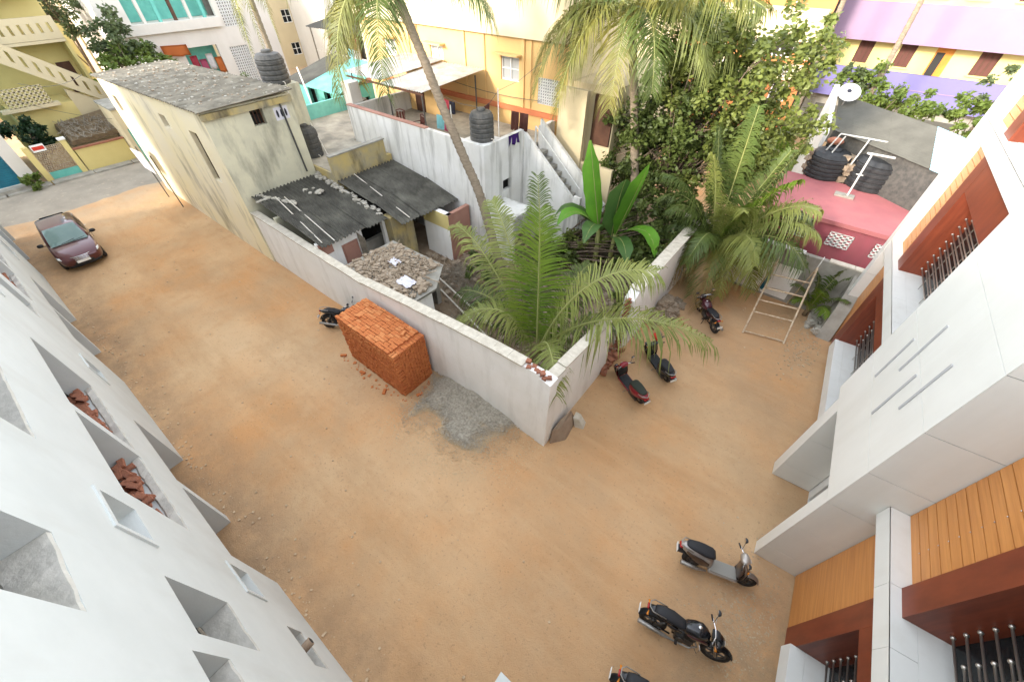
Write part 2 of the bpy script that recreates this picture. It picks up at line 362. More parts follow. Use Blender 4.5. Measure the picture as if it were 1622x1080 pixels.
# ================================================================ GROUND
def sand_material():
    m = bpy.data.materials.new('sand'); m.use_nodes = True; n = m.node_tree; N = n.nodes; K = n.links
    p = N['Principled BSDF']; p.inputs['Roughness'].default_value = 0.95; p.inputs['Specular IOR Level'].default_value = 0.1
    tc = N.new('ShaderNodeTexCoord')
    def nz(scale, det, lo, hi, rough=0.6, stretch=None):
        t = N.new('ShaderNodeTexNoise'); t.inputs['Scale'].default_value = scale; t.inputs['Detail'].default_value = det; t.inputs['Roughness'].default_value = rough
        if stretch:
            mp = N.new('ShaderNodeMapping'); mp.inputs['Scale'].default_value = stretch; K.new(tc.outputs['Object'], mp.inputs[0]); K.new(mp.outputs[0], t.inputs['Vector'])
        else: K.new(tc.outputs['Object'], t.inputs['Vector'])
        mr = N.new('ShaderNodeMapRange'); mr.inputs[1].default_value = lo; mr.inputs[2].default_value = hi; K.new(t.outputs[0], mr.inputs[0]); return mr.outputs[0]
    def mix(f, a, b):
        x = N.new('ShaderNodeMix'); x.data_type = 'RGBA'
        K.new(f, x.inputs[0])
        for i, c in ((6, a), (7, b)):
            if isinstance(c, tuple): x.inputs[i].default_value = (*c, 1)
            else: K.new(c, x.inputs[i])
        return x.outputs[2]
    def mul(f, k):
        x = N.new('ShaderNodeMath'); x.operation = 'MULTIPLY'; x.inputs[1].default_value = k; K.new(f, x.inputs[0]); return x.outputs[0]
    c = mix(nz(0.22, 5, 0.38, 0.62), (0.518, 0.334, 0.182), (0.589, 0.315, 0.138))
    c = mix(mul(nz(0.5, 7, 0.45, 0.70), 0.75), c, (0.460, 0.312, 0.176))
    c = mix(mul(nz(0.16, 5, 0.45, 0.66, 0.6), 0.75), c, (0.669, 0.470, 0.275))
    c = mix(mul(nz(0.30, 6, 0.48, 0.72, 0.7, (0.5, 1.8, 1)), 0.6), c, (0.418, 0.244, 0.116))
    c = mix(mul(nz(1.3, 9, 0.52, 0.75, 0.72), 0.45), c, (0.439, 0.226, 0.090))
    c = mix(mul(nz(0.6, 9, 0.5, 0.72, 0.75, (0.25, 2.4, 1)), 0.55), c, (0.606, 0.402, 0.224))
    c = mix(mul(nz(14, 4, 0.60, 0.70), 0.40), c, (0.209, 0.134, 0.077))
    c = mix(mul(nz(32, 3, 0.64, 0.72), 0.45), c, (0.543, 0.413, 0.275))
    # trodden darker soil along the foot of the white building and round the parked bikes
    sx = N.new('ShaderNodeSeparateXYZ'); K.new(tc.outputs['Object'], sx.inputs[0])
    def ramp(sock, lo, hi):
        r_ = N.new('ShaderNodeMapRange'); r_.interpolation_type = 'SMOOTHSTEP'; r_.inputs[1].default_value = lo; r_.inputs[2].default_value = hi; K.new(sock, r_.inputs[0]); return r_.outputs[0]
    def times(p_, q_):
        x = N.new('ShaderNodeMath'); x.operation = 'MULTIPLY'; K.new(p_, x.inputs[0]); K.new(q_, x.inputs[1]); return x.outputs[0]
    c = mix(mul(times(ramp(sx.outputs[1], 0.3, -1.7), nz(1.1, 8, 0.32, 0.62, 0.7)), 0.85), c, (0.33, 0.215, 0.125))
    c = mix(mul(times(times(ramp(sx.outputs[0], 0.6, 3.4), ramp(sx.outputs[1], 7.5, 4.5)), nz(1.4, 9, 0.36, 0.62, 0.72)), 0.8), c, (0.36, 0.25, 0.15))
    c = mix(mul(times(times(ramp(sx.outputs[0], -4.0, -1.0), ramp(sx.outputs[1], 6.5, 13.0)), nz(0.5, 7, 0.30, 0.62, 0.65)), 0.6), c, (0.42, 0.275, 0.155))
    c = mix(mul(times(ramp(sx.outputs[0], -26.0, -34.0), nz(0.5, 7, 0.25, 0.6, 0.65)), 0.6), c, (0.46, 0.37, 0.26))
    # beyond the yard the soil is greyer and carries litter
    K.new(c, p.inputs['Base Color'])
    b = N.new('ShaderNodeBump'); b.inputs['Strength'].default_value = 0.55; b.inputs['Distance'].default_value = 0.03
    a = N.new('ShaderNodeMath'); a.operation = 'ADD'; K.new(nz(5, 8, 0.2, 0.8, 0.7), a.inputs[0]); K.new(mul(nz(38, 4, 0.3, 0.7), 0.45), a.inputs[1])
    K.new(a.outputs[0], b.inputs['Height']); K.new(b.outputs[0], p.inputs['Normal'])
    MATS['sand'] = m
sand_material()
mat('lane', (0.34, 0.30, 0.24), (0.26, 0.23, 0.185), 0.7, 0.95, 0.3, 30, speck=((0.42, 0.36, 0.27), 3, 0.7))
mat('gravel', (0.46, 0.415, 0.33), (0.27, 0.24, 0.19), 14, 0.95, 0.6, 40, speck=((0.46, 0.43, 0.37), 22, 0.8))
mat('gravel_fine', (0.52, 0.40, 0.26), (0.40, 0.295, 0.18), 3, 0.95, 0.8, 60, speck=((0.40, 0.37, 0.31), 30, 0.7))
mat('pebble', (0.58, 0.44, 0.29), (0.42, 0.29, 0.175), 8, 0.95)
mat('soil', (0.30, 0.22, 0.145), (0.19, 0.135, 0.085), 1.5, 0.95, 0.6, 14, speck=((0.36, 0.29, 0.21), 6, 0.7))

def gz(x, y):
    if not (-40 < x < 8 and -2.5 < y < 18): return 0.0
    v = noise.noise(Vector((x * .35, y * .35, 0))) * 0.035 + noise.noise(Vector((x * 1.4, y * 1.4, 3))) * 0.014
    w = min(1, (x + 40) / 3, (8 - x) / 1, (y + 2.5) / 1, (18 - y) / 1)
    return v * max(0, w) - 0.01
def axis_lines(lo, hi, a, b, step):
    L = [lo, lo / 2, lo / 4]; L = [q for q in L if q < a - 5]
    q = a
    while q <= b + 1e-6: L.append(q); q += step
    return L + [w for w in (hi / 4, hi / 2, hi) if w > b + 5]
xs = axis_lines(-400, 400, -40, 8, 0.25); ys = axis_lines(-400, 400, -2.5, 18, 0.25)
bm = BM(); V = [[bm.verts.new((x, y, gz(x, y))) for y in ys] for x in xs]
for i in range(len(xs) - 1):
    for j in range(len(ys) - 1): bm.faces.new((V[i][j], V[i + 1][j], V[i + 1][j + 1], V[i][j + 1]))
struct('ground', bm, 'sand', smooth=True)

# dusty lane crossing behind the parked car
bm = BM(); rr = random.Random(3); A = []; B = []
for k in range(61):
    y = -40 + k * 2.0
    A.append((-33.6 + rr.uniform(-.5, .5) - (0.25 if y < 5 else 0), y, 0.028)); B.append((-38.0 + rr.uniform(-.15, .15), y, 0.028))
va = [bm.verts.new(p) for p in A]; vb = [bm.verts.new(p) for p in B]; vc = [bm.verts.new((p[0] + .9, p[1], -0.05)) for p in A]
for k in range(60):
    bm.faces.new((vb[k], va[k], va[k + 1], vb[k + 1])); bm.faces.new((va[k], vc[k], vc[k + 1], va[k + 1]))
struct('lane', bm, 'lane')
bm = BM()
for k in range(14):
    y = -12 + k * 2.2
    box(bm, -38.9 + rr.uniform(-.08, .05), -38.05, y, y + 2.16 - rr.uniform(0, .12), -0.1, 0.10 + rr.uniform(0, .05))
struct('kerb', bm, 'concrete')

# bare plot behind the boundary wall
bm = BM(); g = {}
for i in range(0, 53):
    for j in range(0, 40):
        x = -19.0 + i * 0.305; y = 5.75 + j * (0.45 if j < 25 else .45)
        h = 0.03 + 0.16 * abs(noise.noise(Vector((x * .7, y * .7, 9)))) + 0.07 * abs(noise.noise(Vector((x * 2.5, y * 2.5, 2))))
        g[i, j] = bm.verts.new((x, y, h))
for i in range(52):
    for j in range(39): bm.faces.new((g[i, j], g[i + 1, j], g[i + 1, j + 1], g[i, j + 1]))
struct('plot_soil', bm, 'soil', smooth=True)

# loose pebbles of the yard
bm = BM(); rr = random.Random(11)
for k in range(420):
    x = rr.uniform(-33, 4); y = rr.uniform(-1.4, 5.3) if x < -3 else rr.uniform(-1, 16.5)
    s = rr.choice((.008, .010, .014, .018, .028))
    rock(bm, (x, y, gz(x, y) + s * .3), s, rr)
for k in range(420):   # broken stone along the foot of the white building
    x = rr.uniform(-24, -2.5); y = -1.75 + abs(rr.gauss(0, .35)) + .05; s = rr.choice((.008, .012, .016, .03))
    rock(bm, (x, y, gz(x, y) + s * .3), s, rr)
o = obj('pebbles', bm, 'pebble'); stuff(o); tag(o, 'small loose pebbles scattered over the sandy yard', 'pebbles')

# grey stone-chip heap spilled along the wall, thinning out over the sand
def gravel_blend():
    m = MATS['gravel'].copy(); m.name = 'gravel_blend'; n = m.node_tree; N = n.nodes; K = n.links; p = N['Principled BSDF']
    src = p.inputs['Base Color'].links[0].from_socket
    g_ = N.new('ShaderNodeNewGeometry'); sp = N.new('ShaderNodeSeparateXYZ'); K.new(g_.outputs['Position'], sp.inputs[0])
    t = N.new('ShaderNodeTexNoise'); t.inputs['Scale'].default_value = 5.0; t.inputs['Detail'].default_value = 8; K.new(g_.outputs['Position'], t.inputs['Vector'])
    ad = N.new('ShaderNodeMath'); ad.operation = 'MULTIPLY_ADD'; ad.inputs[1].default_value = 0.22; K.new(t.outputs[0], ad.inputs[0]); K.new(sp.outputs['Z'], ad.inputs[2])
    mr = N.new('ShaderNodeMapRange'); mr.inputs[1].default_value = 0.10; mr.inputs[2].default_value = 0.26; K.new(ad.outputs[0], mr.inputs[0])
    x = N.new('ShaderNodeMix'); x.data_type = 'RGBA'; K.new(mr.outputs[0], x.inputs[0]); x.inputs[6].default_value = (0.55, 0.40, 0.235, 1); K.new(src, x.inputs[7]); K.new(x.outputs[2], p.inputs['Base Color'])
    MATS['gravel_blend'] = m
def heap_d(x, y):
    w = .34 * noise.noise(Vector((x * .9, y * .9, 4))) + .16 * noise.noise(Vector((x * 2.6, y * 2.6, 8)))
    a = (x + 5.75) / 2.5; b = (5.55 - y) / (2.35 - .25 * (x + 5.7))
    return sqrt(a * a + b * b) + w
def heap_h(x, y):
    d = heap_d(x, y)
    return .40 * max(0, 1 - d) ** 1.1 + (.03 * noise.noise(Vector((x * 3, y * 3, 1))) + .012 * noise.noise(Vector((x * 9, y * 9, 1)))) * (1 if d < .9 else .3)
bm = BM(); g = {}
nx, ny = 110, 70
for i in range(nx + 1):
    for j in range(ny + 1):
        x = -8.9 + i * 6.2 / nx; y = 2.6 + j * 2.87 / ny
        d = heap_d(x, y); g[i, j] = bm.verts.new((x, y, gz(x, y) + heap_h(x, y) - max(0, min(.10, (d - .50) * .40))))
for i in range(nx):
    for j in range(ny): bm.faces.new((g[i, j], g[i + 1, j], g[i + 1, j + 1], g[i, j + 1]))
rr = random.Random(5)
for k in range(26000):
    x = rr.uniform(-8.8, -2.7); y = rr.uniform(2.3, 5.46)
    if x < -7.8 and y > 3.95: continue
    d = heap_d(x, y)
    if d > 1.49 or rr.random() > (1.5 - d) ** 1.6 * .8: continue
    s = rr.choice((.008, .010, .012, .016, .022)) * (1 if d < .7 else .75)
    rock(bm, (x, y, gz(x, y) + max(0, heap_h(x, y)) - max(0, min(.10, (d - .50) * .40)) * (d < .55)), s, rr, .6)
gravel_blend(); o = obj('stone_chip_heap', bm, 'gravel_blend'); stuff(o); tag(o, 'grey stone chip heap spilled along the white boundary wall', 'gravel heap')
bm = BM()
for k in range(1500):   # chippings lying by the clad building
    x = 3.2 + rr.gauss(0, .5); y = 4.7 + rr.gauss(0, .9); s = rr.choice((.006, .008, .010, .014, .02))
    if x > 4.1 - .07 * y: continue
    rock(bm, (x, y, gz(x, y) + s * .1), s, rr, .4)
for k in range(500):
    x = 2.3 + rr.gauss(0, .5); y = 15.2 + rr.gauss(0, 1.0); s = rr.choice((.008, .012, .016, .03))
    if x > 2.9: continue
    rock(bm, (x, y, gz(x, y) + s * .3), s, rr)
o = obj('stone_chips', bm, 'gravel_fine'); stuff(o); tag(o, 'loose chippings on the ground beside the clad building', 'gravel')

# ================================================================ WHITE UNFINISHED BUILDING (left)
LB = radians(0.62)
lb = thing('unfinished_building', 'tall white plastered unfinished building with deep bare window openings, lower left', 'building', (-12, -1.57, 0), LB)
YF = -1.57; LDEP = 0.40
ops = []
for s0 in (6.05, 16.25, 26.45):
    for (a, b) in ((0, 2.35), (2.62, 5.30)):
        x1 = -(s0 + a); x0 = -(s0 + b)
        ops += [(x0, x1, -0.29, 2.2), (x0, x1, 3.6, 5.28), (x0, x1, 6.78, 8.45), (x0, x1, 9.9, 11.5)]
vents = []
for s0 in (4.83, 13.4, 23.6):
    for z0 in (2.15, 5.40, 8.6): vents.append((-(s0 + .68), -s0, z0, z0 + .66))
small = [(-4.13, -3.2, 4.10, 5.6), (-4.06, -3.07, 7.25, 8.6), (-4.2, -3.25, 1.15, 1.9), (-2.9, -2.3, 5.2, 5.95)]
for s0 in (14.6, 24.8): small += [(-(s0 + .93), -s0, 3.95, 5.5), (-(s0 + .93), -s0, 6.9, 8.4)]
ops += vents + small
bm = BM(); wallgrid(bm, lambda u, d, z: (u, YF - d, z), -31.6, 7.5, -0.3, 12.4, ops, LDEP)
obj('wall', bm, 'plaster_left', lb)
bm = BM()
for z in (3.0, 6.15, 9.3): box(bm, -31.5, 7.4, -9.0, YF - LDEP - .002, z - .15, z)
obj('floor_slab', bm, 'interior', lb)
bm = BM(); box(bm, -31.6, 7.5, -9.3, -9.0, -.3, 12.4); box(bm, -31.6, -31.3, -9.0, YF - LDEP, -.3, 12.4); box(bm, 7.2, 7.5, -9.0, YF - LDEP, -.3, 12.4); box(bm, -31.3, 7.2, -9.0, YF - LDEP, 12.2, 12.4)
for s in (4.5, 11.9, 15.2, 22.0, 25.2): box(bm, -s - .1, -s + .1, -8.9, YF - LDEP - .003, -.3, 12.2)
obj('inner_wall', bm, 'interior', lb)
rr = random.Random(21)
for o_ in ops:   # rough unplastered sills
    if o_[2] < .5 or o_ in vents: continue
    bm = BM(); n = max(3, int((o_[1] - o_[0]) / .12)); w = .12 if abs(o_[2] - 3.6) < .01 else .355
    P0 = []; P1 = []
    for k in range(n + 1):
        x = o_[0] + .004 + (o_[1] - o_[0] - .008) * k / n; P0.append((x, YF - .012 + rr.uniform(-.01, .006), o_[2] + .035 + rr.uniform(-.012, .012)))
        P1.append((x, YF - w - rr.uniform(0, .02), o_[2] + .03 + rr.uniform(-.015, .02)))
    a = [bm.verts.new(p) for p in P0]; b = [bm.verts.new(p) for p in P1]; c = [bm.verts.new((p[0], p[1] + .012, o_[2] + .002)) for p in P0]; d = [bm.verts.new((p[0], p[1] - .03, o_[2] + .002)) for p in P1]
    for k in range(n):
        bm.faces.new((a[k], b[k], b[k + 1], a[k + 1])); bm.faces.new((c[k], a[k], a[k + 1], c[k + 1])); bm.faces.new((b[k], d[k], d[k + 1], b[k + 1]))
    obj('sill', bm, 'rough_concrete', lb)
for v in vents:   # raised plaster frames round the ventilators and a half closed flap
    bm = BM(); t = .07; e = .028
    for (a, b, c, d) in ((v[0] - t, v[1] + t, v[2] - t, v[2]), (v[0] - t, v[1] + t, v[3], v[3] + t), (v[0] - t, v[0], v[2], v[3]), (v[1], v[1] + t, v[2], v[3])):
        box(bm, a, b, YF + .001, YF + e, c, d)
    f = obj('ventilator_frame', bm, 'plaster_left', lb)
    bm = BM(); box(bm, v[0] + .02, v[1] - .22, YF - .33, YF - .30, v[2] + .01, v[3] - .01)
    obj('ventilator_flap', bm, 'reveal', f)
# bricks dumped on the first floor sills
bm = bbox(-.11, .11, -.052, .052, -.035, .035); bmesh.ops.bevel(bm, geom=bm.edges[:], offset=.005, segments=1, affect='EDGES')
BRK_OLD = mesh_of(bm, 'brick_old')
for o_ in ops:
    if abs(o_[2] - 3.6) > .01: continue
    x = o_[0] + .16
    while x < o_[1] - .12:
        for row, yy in enumerate((-.235, -.345, -.455)):
            for lay in range(3 if rr.random() < .6 else 2):
                if rr.random() < .12: continue
                shared('brick', BRK_OLD, lb, TM(x + rr.uniform(-.05, .05), YF + yy + rr.uniform(-.03, .03), 3.6 + .075 + lay * .073, rr.choice((0, 0, pi / 2, .5)) + rr.uniform(-.25, .25), rr.uniform(-.12, .12)))
        x += .235
    box_ = BM(); box(box_, o_[0] + .002, o_[1] - .002, -9 + 6.3, YF - LDEP - .004, 3.46, 3.6)
    obj('inner_ledge', box_, 'rough_concrete', lb)
# pipe stub through the little ground floor opening, door canopy, sockets of the openings
bm = BM(); tube(bm, [(-3.72, YF - .5, 1.62), (-3.72, YF + .12, 1.66)], .085, 14); obj('waste_pipe', bm, 'stone', lb)
bm = BM(); tube(bm, [(-3.72, YF + .06, 1.656), (-3.72, YF + .125, 1.661)], .062, 14); obj('pipe_mouth', bm, 'dark_inside', lb)
obj('canopy', bbox(-.54, 2.4, YF + .002, .39, 2.05, 2.2), 'plaster_left', lb)
for (x0, x1, zz) in ((-4.1, -3.22, 4.2), (-4.0, -3.1, 7.3)):
    bm = BM()
    for k in range(3): tube(bm, [(x0 + .1 + k * .14, YF - .34, zz + .16 + .05 * k), (x1 - .25 + k * .1, YF - .30, zz + .06 + .06 * k)], .022, 6)
    obj('scaffold_stick', bm, 'twig', lb)
    obj('shelf_slab', bbox(x0, x1, -2.6, YF - LDEP - .004, zz - .25, zz - .1), 'concrete', lb)

# ================================================================ CLAD BUILDING (right)
RB = radians(4.1)
rb = thing('clad_building', 'new white panel clad building with orange slats and dark red window frames, right side', 'building', (4.33, 6, 0), RB)
WX = 4.33
bays = ((1.0, 4.2, 4.66, 6.06), (10.6, 14.8, 15.42, 16.74))
fl = ((0.9, 2.95, 3.56), (3.95, 6.40, 7.23), (7.65, 10.1, 10.9))
rops = [(b[0], b[1], f[0], f[1]) for b in bays for f in fl] + [(6.7, 8.4, 0, 2.5)]
bm = BM(); wallgrid(bm, lambda u, d, z: (WX + .02 + d, u, z), -7.0, 17.05, -.3, 11.6, rops, .5); obj('wall', bm, 'clad_white', rb)
bm = BM(); box(bm, WX + .53, 13, 16.75, 17.05, -.3, 11.6); box(bm, WX + .53, 13, -7, -6.7, -.3, 11.6); box(bm, 12.7, 13, -6.7, 16.74, -.3, 11.6); box(bm, WX + .53, 12.7, -6.7, 16.74, 11.3, 11.5)
obj('rear_wall', bm, 'clad_white', rb)
bm = BM()
for z in (.1, 3.7, 7.4): box(bm, WX + .54, 12.6, -6.6, 16.7, z - .2, z)
for v in (0.0, 6.4, 9.3): box(bm, WX + .54, 12.6, v, v + .15, .1, 11.2)
box(bm, WX + 3.2, WX + 3.3, -6.6, 16.7, .1, 11.2)
obj('floor_slab', bm, 'interior', rb)
# projecting fins and the big box they carry; every cladding sheet is a piece with an open joint
Z = [0.0, 0.68, 1.97, 3.24]
for (v0, v1) in ((6.08, 6.42), (8.67, 9.10)):
    fin = obj('fin', bbox(3.385, 4.33, v0 + .012, v1 - .012, -.2, 3.23), 'clad_joint', rb)
    for a, b in zip(Z[:-1], Z[1:]):
        obj('panel', bbox(3.385, 4.33, v0, v0 + .010, a + .005, b - .005), 'clad', fin)
        obj('panel', bbox(3.385, 4.33, v1 - .010, v1, a + .005, b - .005), 'clad', fin)
    obj('panel', bbox(3.372, 3.384, v0, v1, 0, 3.235), 'clad', fin)
pro = obj('projecting_box', bbox(3.385, 4.348, 6.092, 9.49, 3.245, 10.95), 'clad_joint', rb)
Z = [3.24, 4.50, 5.80, 7.17, 8.48, 9.78, 11.0]
for a, b in zip(Z[:-1], Z[1:]):
    obj('panel', bbox(3.370, 3.384, 6.08, 9.505, a + .004, b - .004), 'clad', pro, bevel=.002)
    obj('panel', bbox(3.386, 4.325, 6.078, 6.091, a + .006, b - .006), 'clad', pro, bevel=.002)
    obj('panel', bbox(3.386, 4.345, 9.492, 9.504, a + .006, b - .006), 'clad', pro)
for (v, z0, z1) in ((8.58, 4.60, 5.71), (8.06, 5.31, 6.46), (7.51, 4.55, 5.72), (7.03, 5.29, 6.45)):
    obj('grey_stripe', bbox(3.352, 3.369, v - .028, v + .028, z0, z1), 'stripe_grey', pro)  # thin grey upright stripes set slightly proud of the panel face
# white ledges at each floor, end pilaster
for z0, z1 in ((3.58, 3.95), (7.26, 7.64)):
    for (v0, v1) in ((-7, 6.07), (9.51, 16.76)):
        lg = obj('ledge', bbox(4.02, WX + .018, v0, v1, z0 + .01, z1 - .01), 'clad_joint', rb)
        n = max(1, round((v1 - v0) / 1.22)); w = (v1 - v0) / n
        if v0 < 0:
            cuts = [v1]; q = v1
            for step in (1.42, .97) + (1.22,) * 9:
                q -= step
                if q > v0: cuts.append(q)
            cuts.append(v0); cuts = cuts[::-1]
        else: cuts = [v0 + w * k for k in range(n + 1)]
        for a, b in zip(cuts[:-1], cuts[1:]):
            obj('panel', bbox(4.008, 4.019, a + .003, b - .003, z0, z1), 'clad_white', lg)
            obj('panel', bbox(4.008, WX + .017, a + .003, b - .003, z1 - .009, z1), 'clad_white', lg)
pil = obj('pilaster', bbox(4.0, WX + .018, 16.78, 17.11, -.2, 11.6), 'clad_joint', rb)
Zs = [0, 1.3, 2.6, 3.9, 5.2, 6.5, 7.8, 9.1, 10.4, 11.6]
for a, b in zip(Zs[:-1], Zs[1:]):
    obj('panel', bbox(3.986, 3.998, 16.77, 17.12, a + .005, b - .005), 'clad_white', pil); obj('panel', bbox(3.999, WX + .017, 16.765, 16.778, a + .005, b - .005), 'clad_white', pil); obj('panel', bbox(3.999, WX + .017, 17.112, 17.124, a + .005, b - .005), 'clad_white', pil)
# ground floor sill upstand
for b in bays: obj('window_sill', bbox(4.07, WX + .016, b[0] - .4, b[1] - .004, .50, .90), 'clad_white', rb)
SL = .195
for b in bays:
    for k, f in enumerate(fl):
        z_lo = (.08, 3.952, 7.642)[k]; z_hi = (3.575, 7.255, 11.4)[k]
        bk = obj('slat_backing', bbox(WX - .006, WX + .019, b[2], b[3], z_lo, z_hi), 'slat_gap', rb)
        z = z_lo + .004
        while z + SL < z_hi:
            gap = .016 if k else .003
            obj('slat', bbox(WX - .030, WX - .007, b[2], b[3], z, z + SL - gap), 'slat_wood', bk)
            if k:
                bm = BM(); ball(bm, (WX - .031, b[2] + .62, z + SL - .02), .011, 6); obj('slat_screw', bm, 'chrome', bk)
            z += SL
        # red frame: far jamb, near jamb, head
        jz = .40 if k == 0 else z_lo
        obj('jamb', bbox(4.165, WX + .48, b[1] - .006, b[2] - .003, jz, z_hi - .001), 'red_panel', rb)
        obj('jamb', bbox(4.165, WX + .48, b[0] - .45, b[0] + .006, jz, z_hi - .001), 'red_panel', rb)
        obj('window_head', bbox(4.167, WX + .48, b[0] + .007, b[1] - .007, f[1] - .006, z_hi - .002), 'red_panel', rb)
        obj('window_pane', bbox(WX + .44, WX + .455, b[0] + .01, b[1] - .01, f[0] + .01, f[1] - .01), 'glass_dark', rb)
        gr = obj('window_grille', bbox(WX + .285, WX + .305, b[0] + .02, b[0] + .05, f[0] + .01, f[1] - .01), 'steel', rb)
        for q in (.35, .62, .80):
            vv = b[0] + (b[1] - b[0]) * q; bm = BM(); tube(bm, [(WX + .30, vv, f[0]), (WX + .30, vv, f[1])], .011, 6); obj('grille_bar', bm, 'steel', gr)
        zz = f[0] + .24; i = 0
        while zz < f[1] - .1:
            end = b[1] - (.04 if i % 2 == 0 else .44) ; bm = BM()
            r = .017
            if b[0] < 5: st_ = b[0] + .05
            else: st_ = b[0] + .05
            tube(bm, [(WX + .28, st_, zz), (WX + .28, end, zz)], r, 8); ball(bm, (WX + .28, end + .01, zz), .032, 8)
            obj('grille_rod', bm, 'steel', gr, smooth=True); zz += (.14, .085)[i % 2] ; i += 1
# roof parapet and blue sheet of the upper floor are out of view; entrance door between the fins
obj('entrance_door', bbox(WX + .2, WX + .25, 6.72, 8.38, 0, 2.48), 'glass_dark', rb)

# ================================================================ BOUNDARY WALL
bw = thing('boundary_wall', 'long white plastered boundary wall with coping and step, beside the brick stack', 'wall', (-11, 5.6, 0))
def wall_run(stations, y0, y1):
    bm = BM(); rings = []
    for x, h in stations: rings.append([bm.verts.new(p) for p in ((x, y0, -.2), (x, y0, h), (x, y1, h), (x, y1, -.2))])
    for a, b in zip(rings[:-1], rings[1:]):
        for k in range(3): bm.faces.new((a[k], b[k], b[k + 1], a[k + 1]))
    bm.faces.new(rings[0]); bm.faces.new(rings[-1][::-1])
    return bm
rr = random.Random(31)
stA = [(-19.04, 2.50), (-17, 2.45), (-15, 2.40), (-13, 2.36), (-11.15, 2.34)]
stB = [(-11.149, 2.46), (-9, 2.70), (-7, 2.92), (-5, 3.10), (-3.42, 3.16)]
obj('wall_length', wall_run(stA, 5.52, 5.74), 'wall_white', bw)
obj('wall_length', wall_run(stB, 5.46, 5.70), 'wall_white', bw)
for st_, y0, y1 in ((stA, 5.47, 5.78), (stB, 5.41, 5.75)):
    for (xa, ha), (xb, hb) in zip(st_[:-1], st_[1:]):
        n = 3
        for k in range(n):
            x0 = xa + (xb - xa) * k / n; x1 = xa + (xb - xa) * (k + 1) / n - .008
            z0 = ha + (hb - ha) * k / n; z1 = ha + (hb - ha) * (k + 1) / n
            if x1 > -3.9: continue
            j = rr.uniform(-.008, .008); bm = BM()
            prism(bm, [(x0, y0 + j, z0 + .002), (x1, y0 + j, z1 + .002), (x1, y1, z1 + .002), (x0, y1, z0 + .002)], [(x0, y0 + j, z0 + .06), (x1, y0 + j, z1 + .06), (x1, y1, z1 + .06), (x0, y1, z0 + .06)])
            obj('coping', bm, 'coping', bw)
# pier at the broken corner
obj('corner_pier', wall_run([(-3.419, 3.06), (-3.05, 3.00)], 5.44, 5.80), 'wall_white', bw)
bm = BM()
for k in range(9): rock(bm, (-4.0 + k * .10, 5.58 + rr.uniform(-.08, .08), 3.16 + rr.uniform(-.02, .04) - (.08 if k > 6 else 0)), rr.uniform(.05, .09), rr, .5)
obj('broken_coping', bm, 'brick_old', bw)

# cross wall: broken stretches running back from the corner
cw = thing('cross_wall', 'broken white cross wall leading back from the boundary wall corner', 'wall', (-3.2, 7.4, 0))
def wall_run_y(stations, x0, x1):
    bm = BM(); rings = []
    for y, h, j in stations: rings.append([bm.verts.new(p) for p in ((x0, y, -.2), (x0, y, h), (x1, y, h - .03), (x1, y, -.2))])
    for a, b in zip(rings[:-1], rings[1:]):
        for k in range(3): bm.faces.new((a[k], b[k], b[k + 1], a[k + 1]))
    bm.faces.new(rings[0]); bm.faces.new(rings[-1][::-1])
    return bm
obj('wall_stretch', wall_run_y([(5.801, 2.95, 0), (6.4, 2.95, 0), (7.2, 2.85, 0), (8.0, 2.8, 0), (8.7, 2.72, 0), (8.95, 2.65, 0), (9.25, 1.6, 0), (9.4, .6, 0)], -3.36, -3.12), 'wall_white', cw)
bm = BM()
for k in range(60): rock(bm, (-3.24 + rr.uniform(-.3, .25), 9.3 + rr.uniform(-.2, 1.3), rr.uniform(0, .25)), rr.uniform(.05, .13), rr)
o = obj('fallen_brick', bm, 'brick_old', cw); stuff(o)
for k in range(7):
    y0 = 5.82 + k * .45; z0 = 2.95 - .10 * max(0, k - 1) * .45; bm = BM(); prism(bm, [(-3.39, y0, z0), (-3.09, y0, z0 - .03), (-3.09, y0 + .44, z0 - .07), (-3.39, y0 + .44, z0 - .04)], [(-3.39, y0, z0 + .06), (-3.09, y0, z0 + .03), (-3.09, y0 + .44, z0 - .01), (-3.39, y0 + .44, z0 + .02)]); obj('coping', bm, 'coping', cw)
cw2 = thing('wall_stub', 'thick broken white wall stub with exposed brick end, behind the parked scooters', 'wall', (-3.2, 11.8, 0))
for k in range(9): obj('coping', bbox(-3.44, -3.01, 10.8 + k * .72, 10.8 + k * .72 + .705, 2.722, 2.77), 'coping', cw2)
obj('wall_stretch', wall_run_y([(10.45, 2.55, 0), (10.75, 2.72, 0), (12, 2.72, 0), (13.6, 2.70, 0), (17.4, 2.6, 0)], -3.40, -3.05), 'wall_white', cw2)
BRK = {}
def brick_mesh(key, m, l=.217, w=.099, h=.068, bev=.004):
    if key not in BRK:
        bm = bbox(-l / 2, l / 2, -w / 2, w / 2, -h / 2, h / 2)
        if bev: bmesh.ops.bevel(bm, geom=bm.edges[:], offset=bev, segments=1, affect='EDGES')
        BRK[key] = mesh_of(bm, m)
    return BRK[key]
for k in range(32):
    shared('brick', brick_mesh('old', 'brick_old'), cw2, TM(-3.225 + rr.uniform(-.02, .02), 10.42 + (k % 2) * .04 + rr.uniform(-.02, .02), .05 + k * .08, pi / 2 * (k % 2) + rr.uniform(-.1, .1)))
ro = thing('rubble_heap', 'heap of broken brick and plaster beside the wall stub', 'rubble', (-2.75, 13.9, 0))
bm = BM()
for k in range(170):
    a = rr.uniform(0, 2 * pi); q = abs(rr.gauss(0, .42)); rock(bm, (-2.72 + q * cos(a) * .75, 13.6 + q * sin(a) * 1.6, max(0, .62 - q * .7) * rr.uniform(.3, 1)), rr.uniform(.05, .16), rr)
o = obj('rubble_piece', bm, 'rubble', ro); stuff(o)

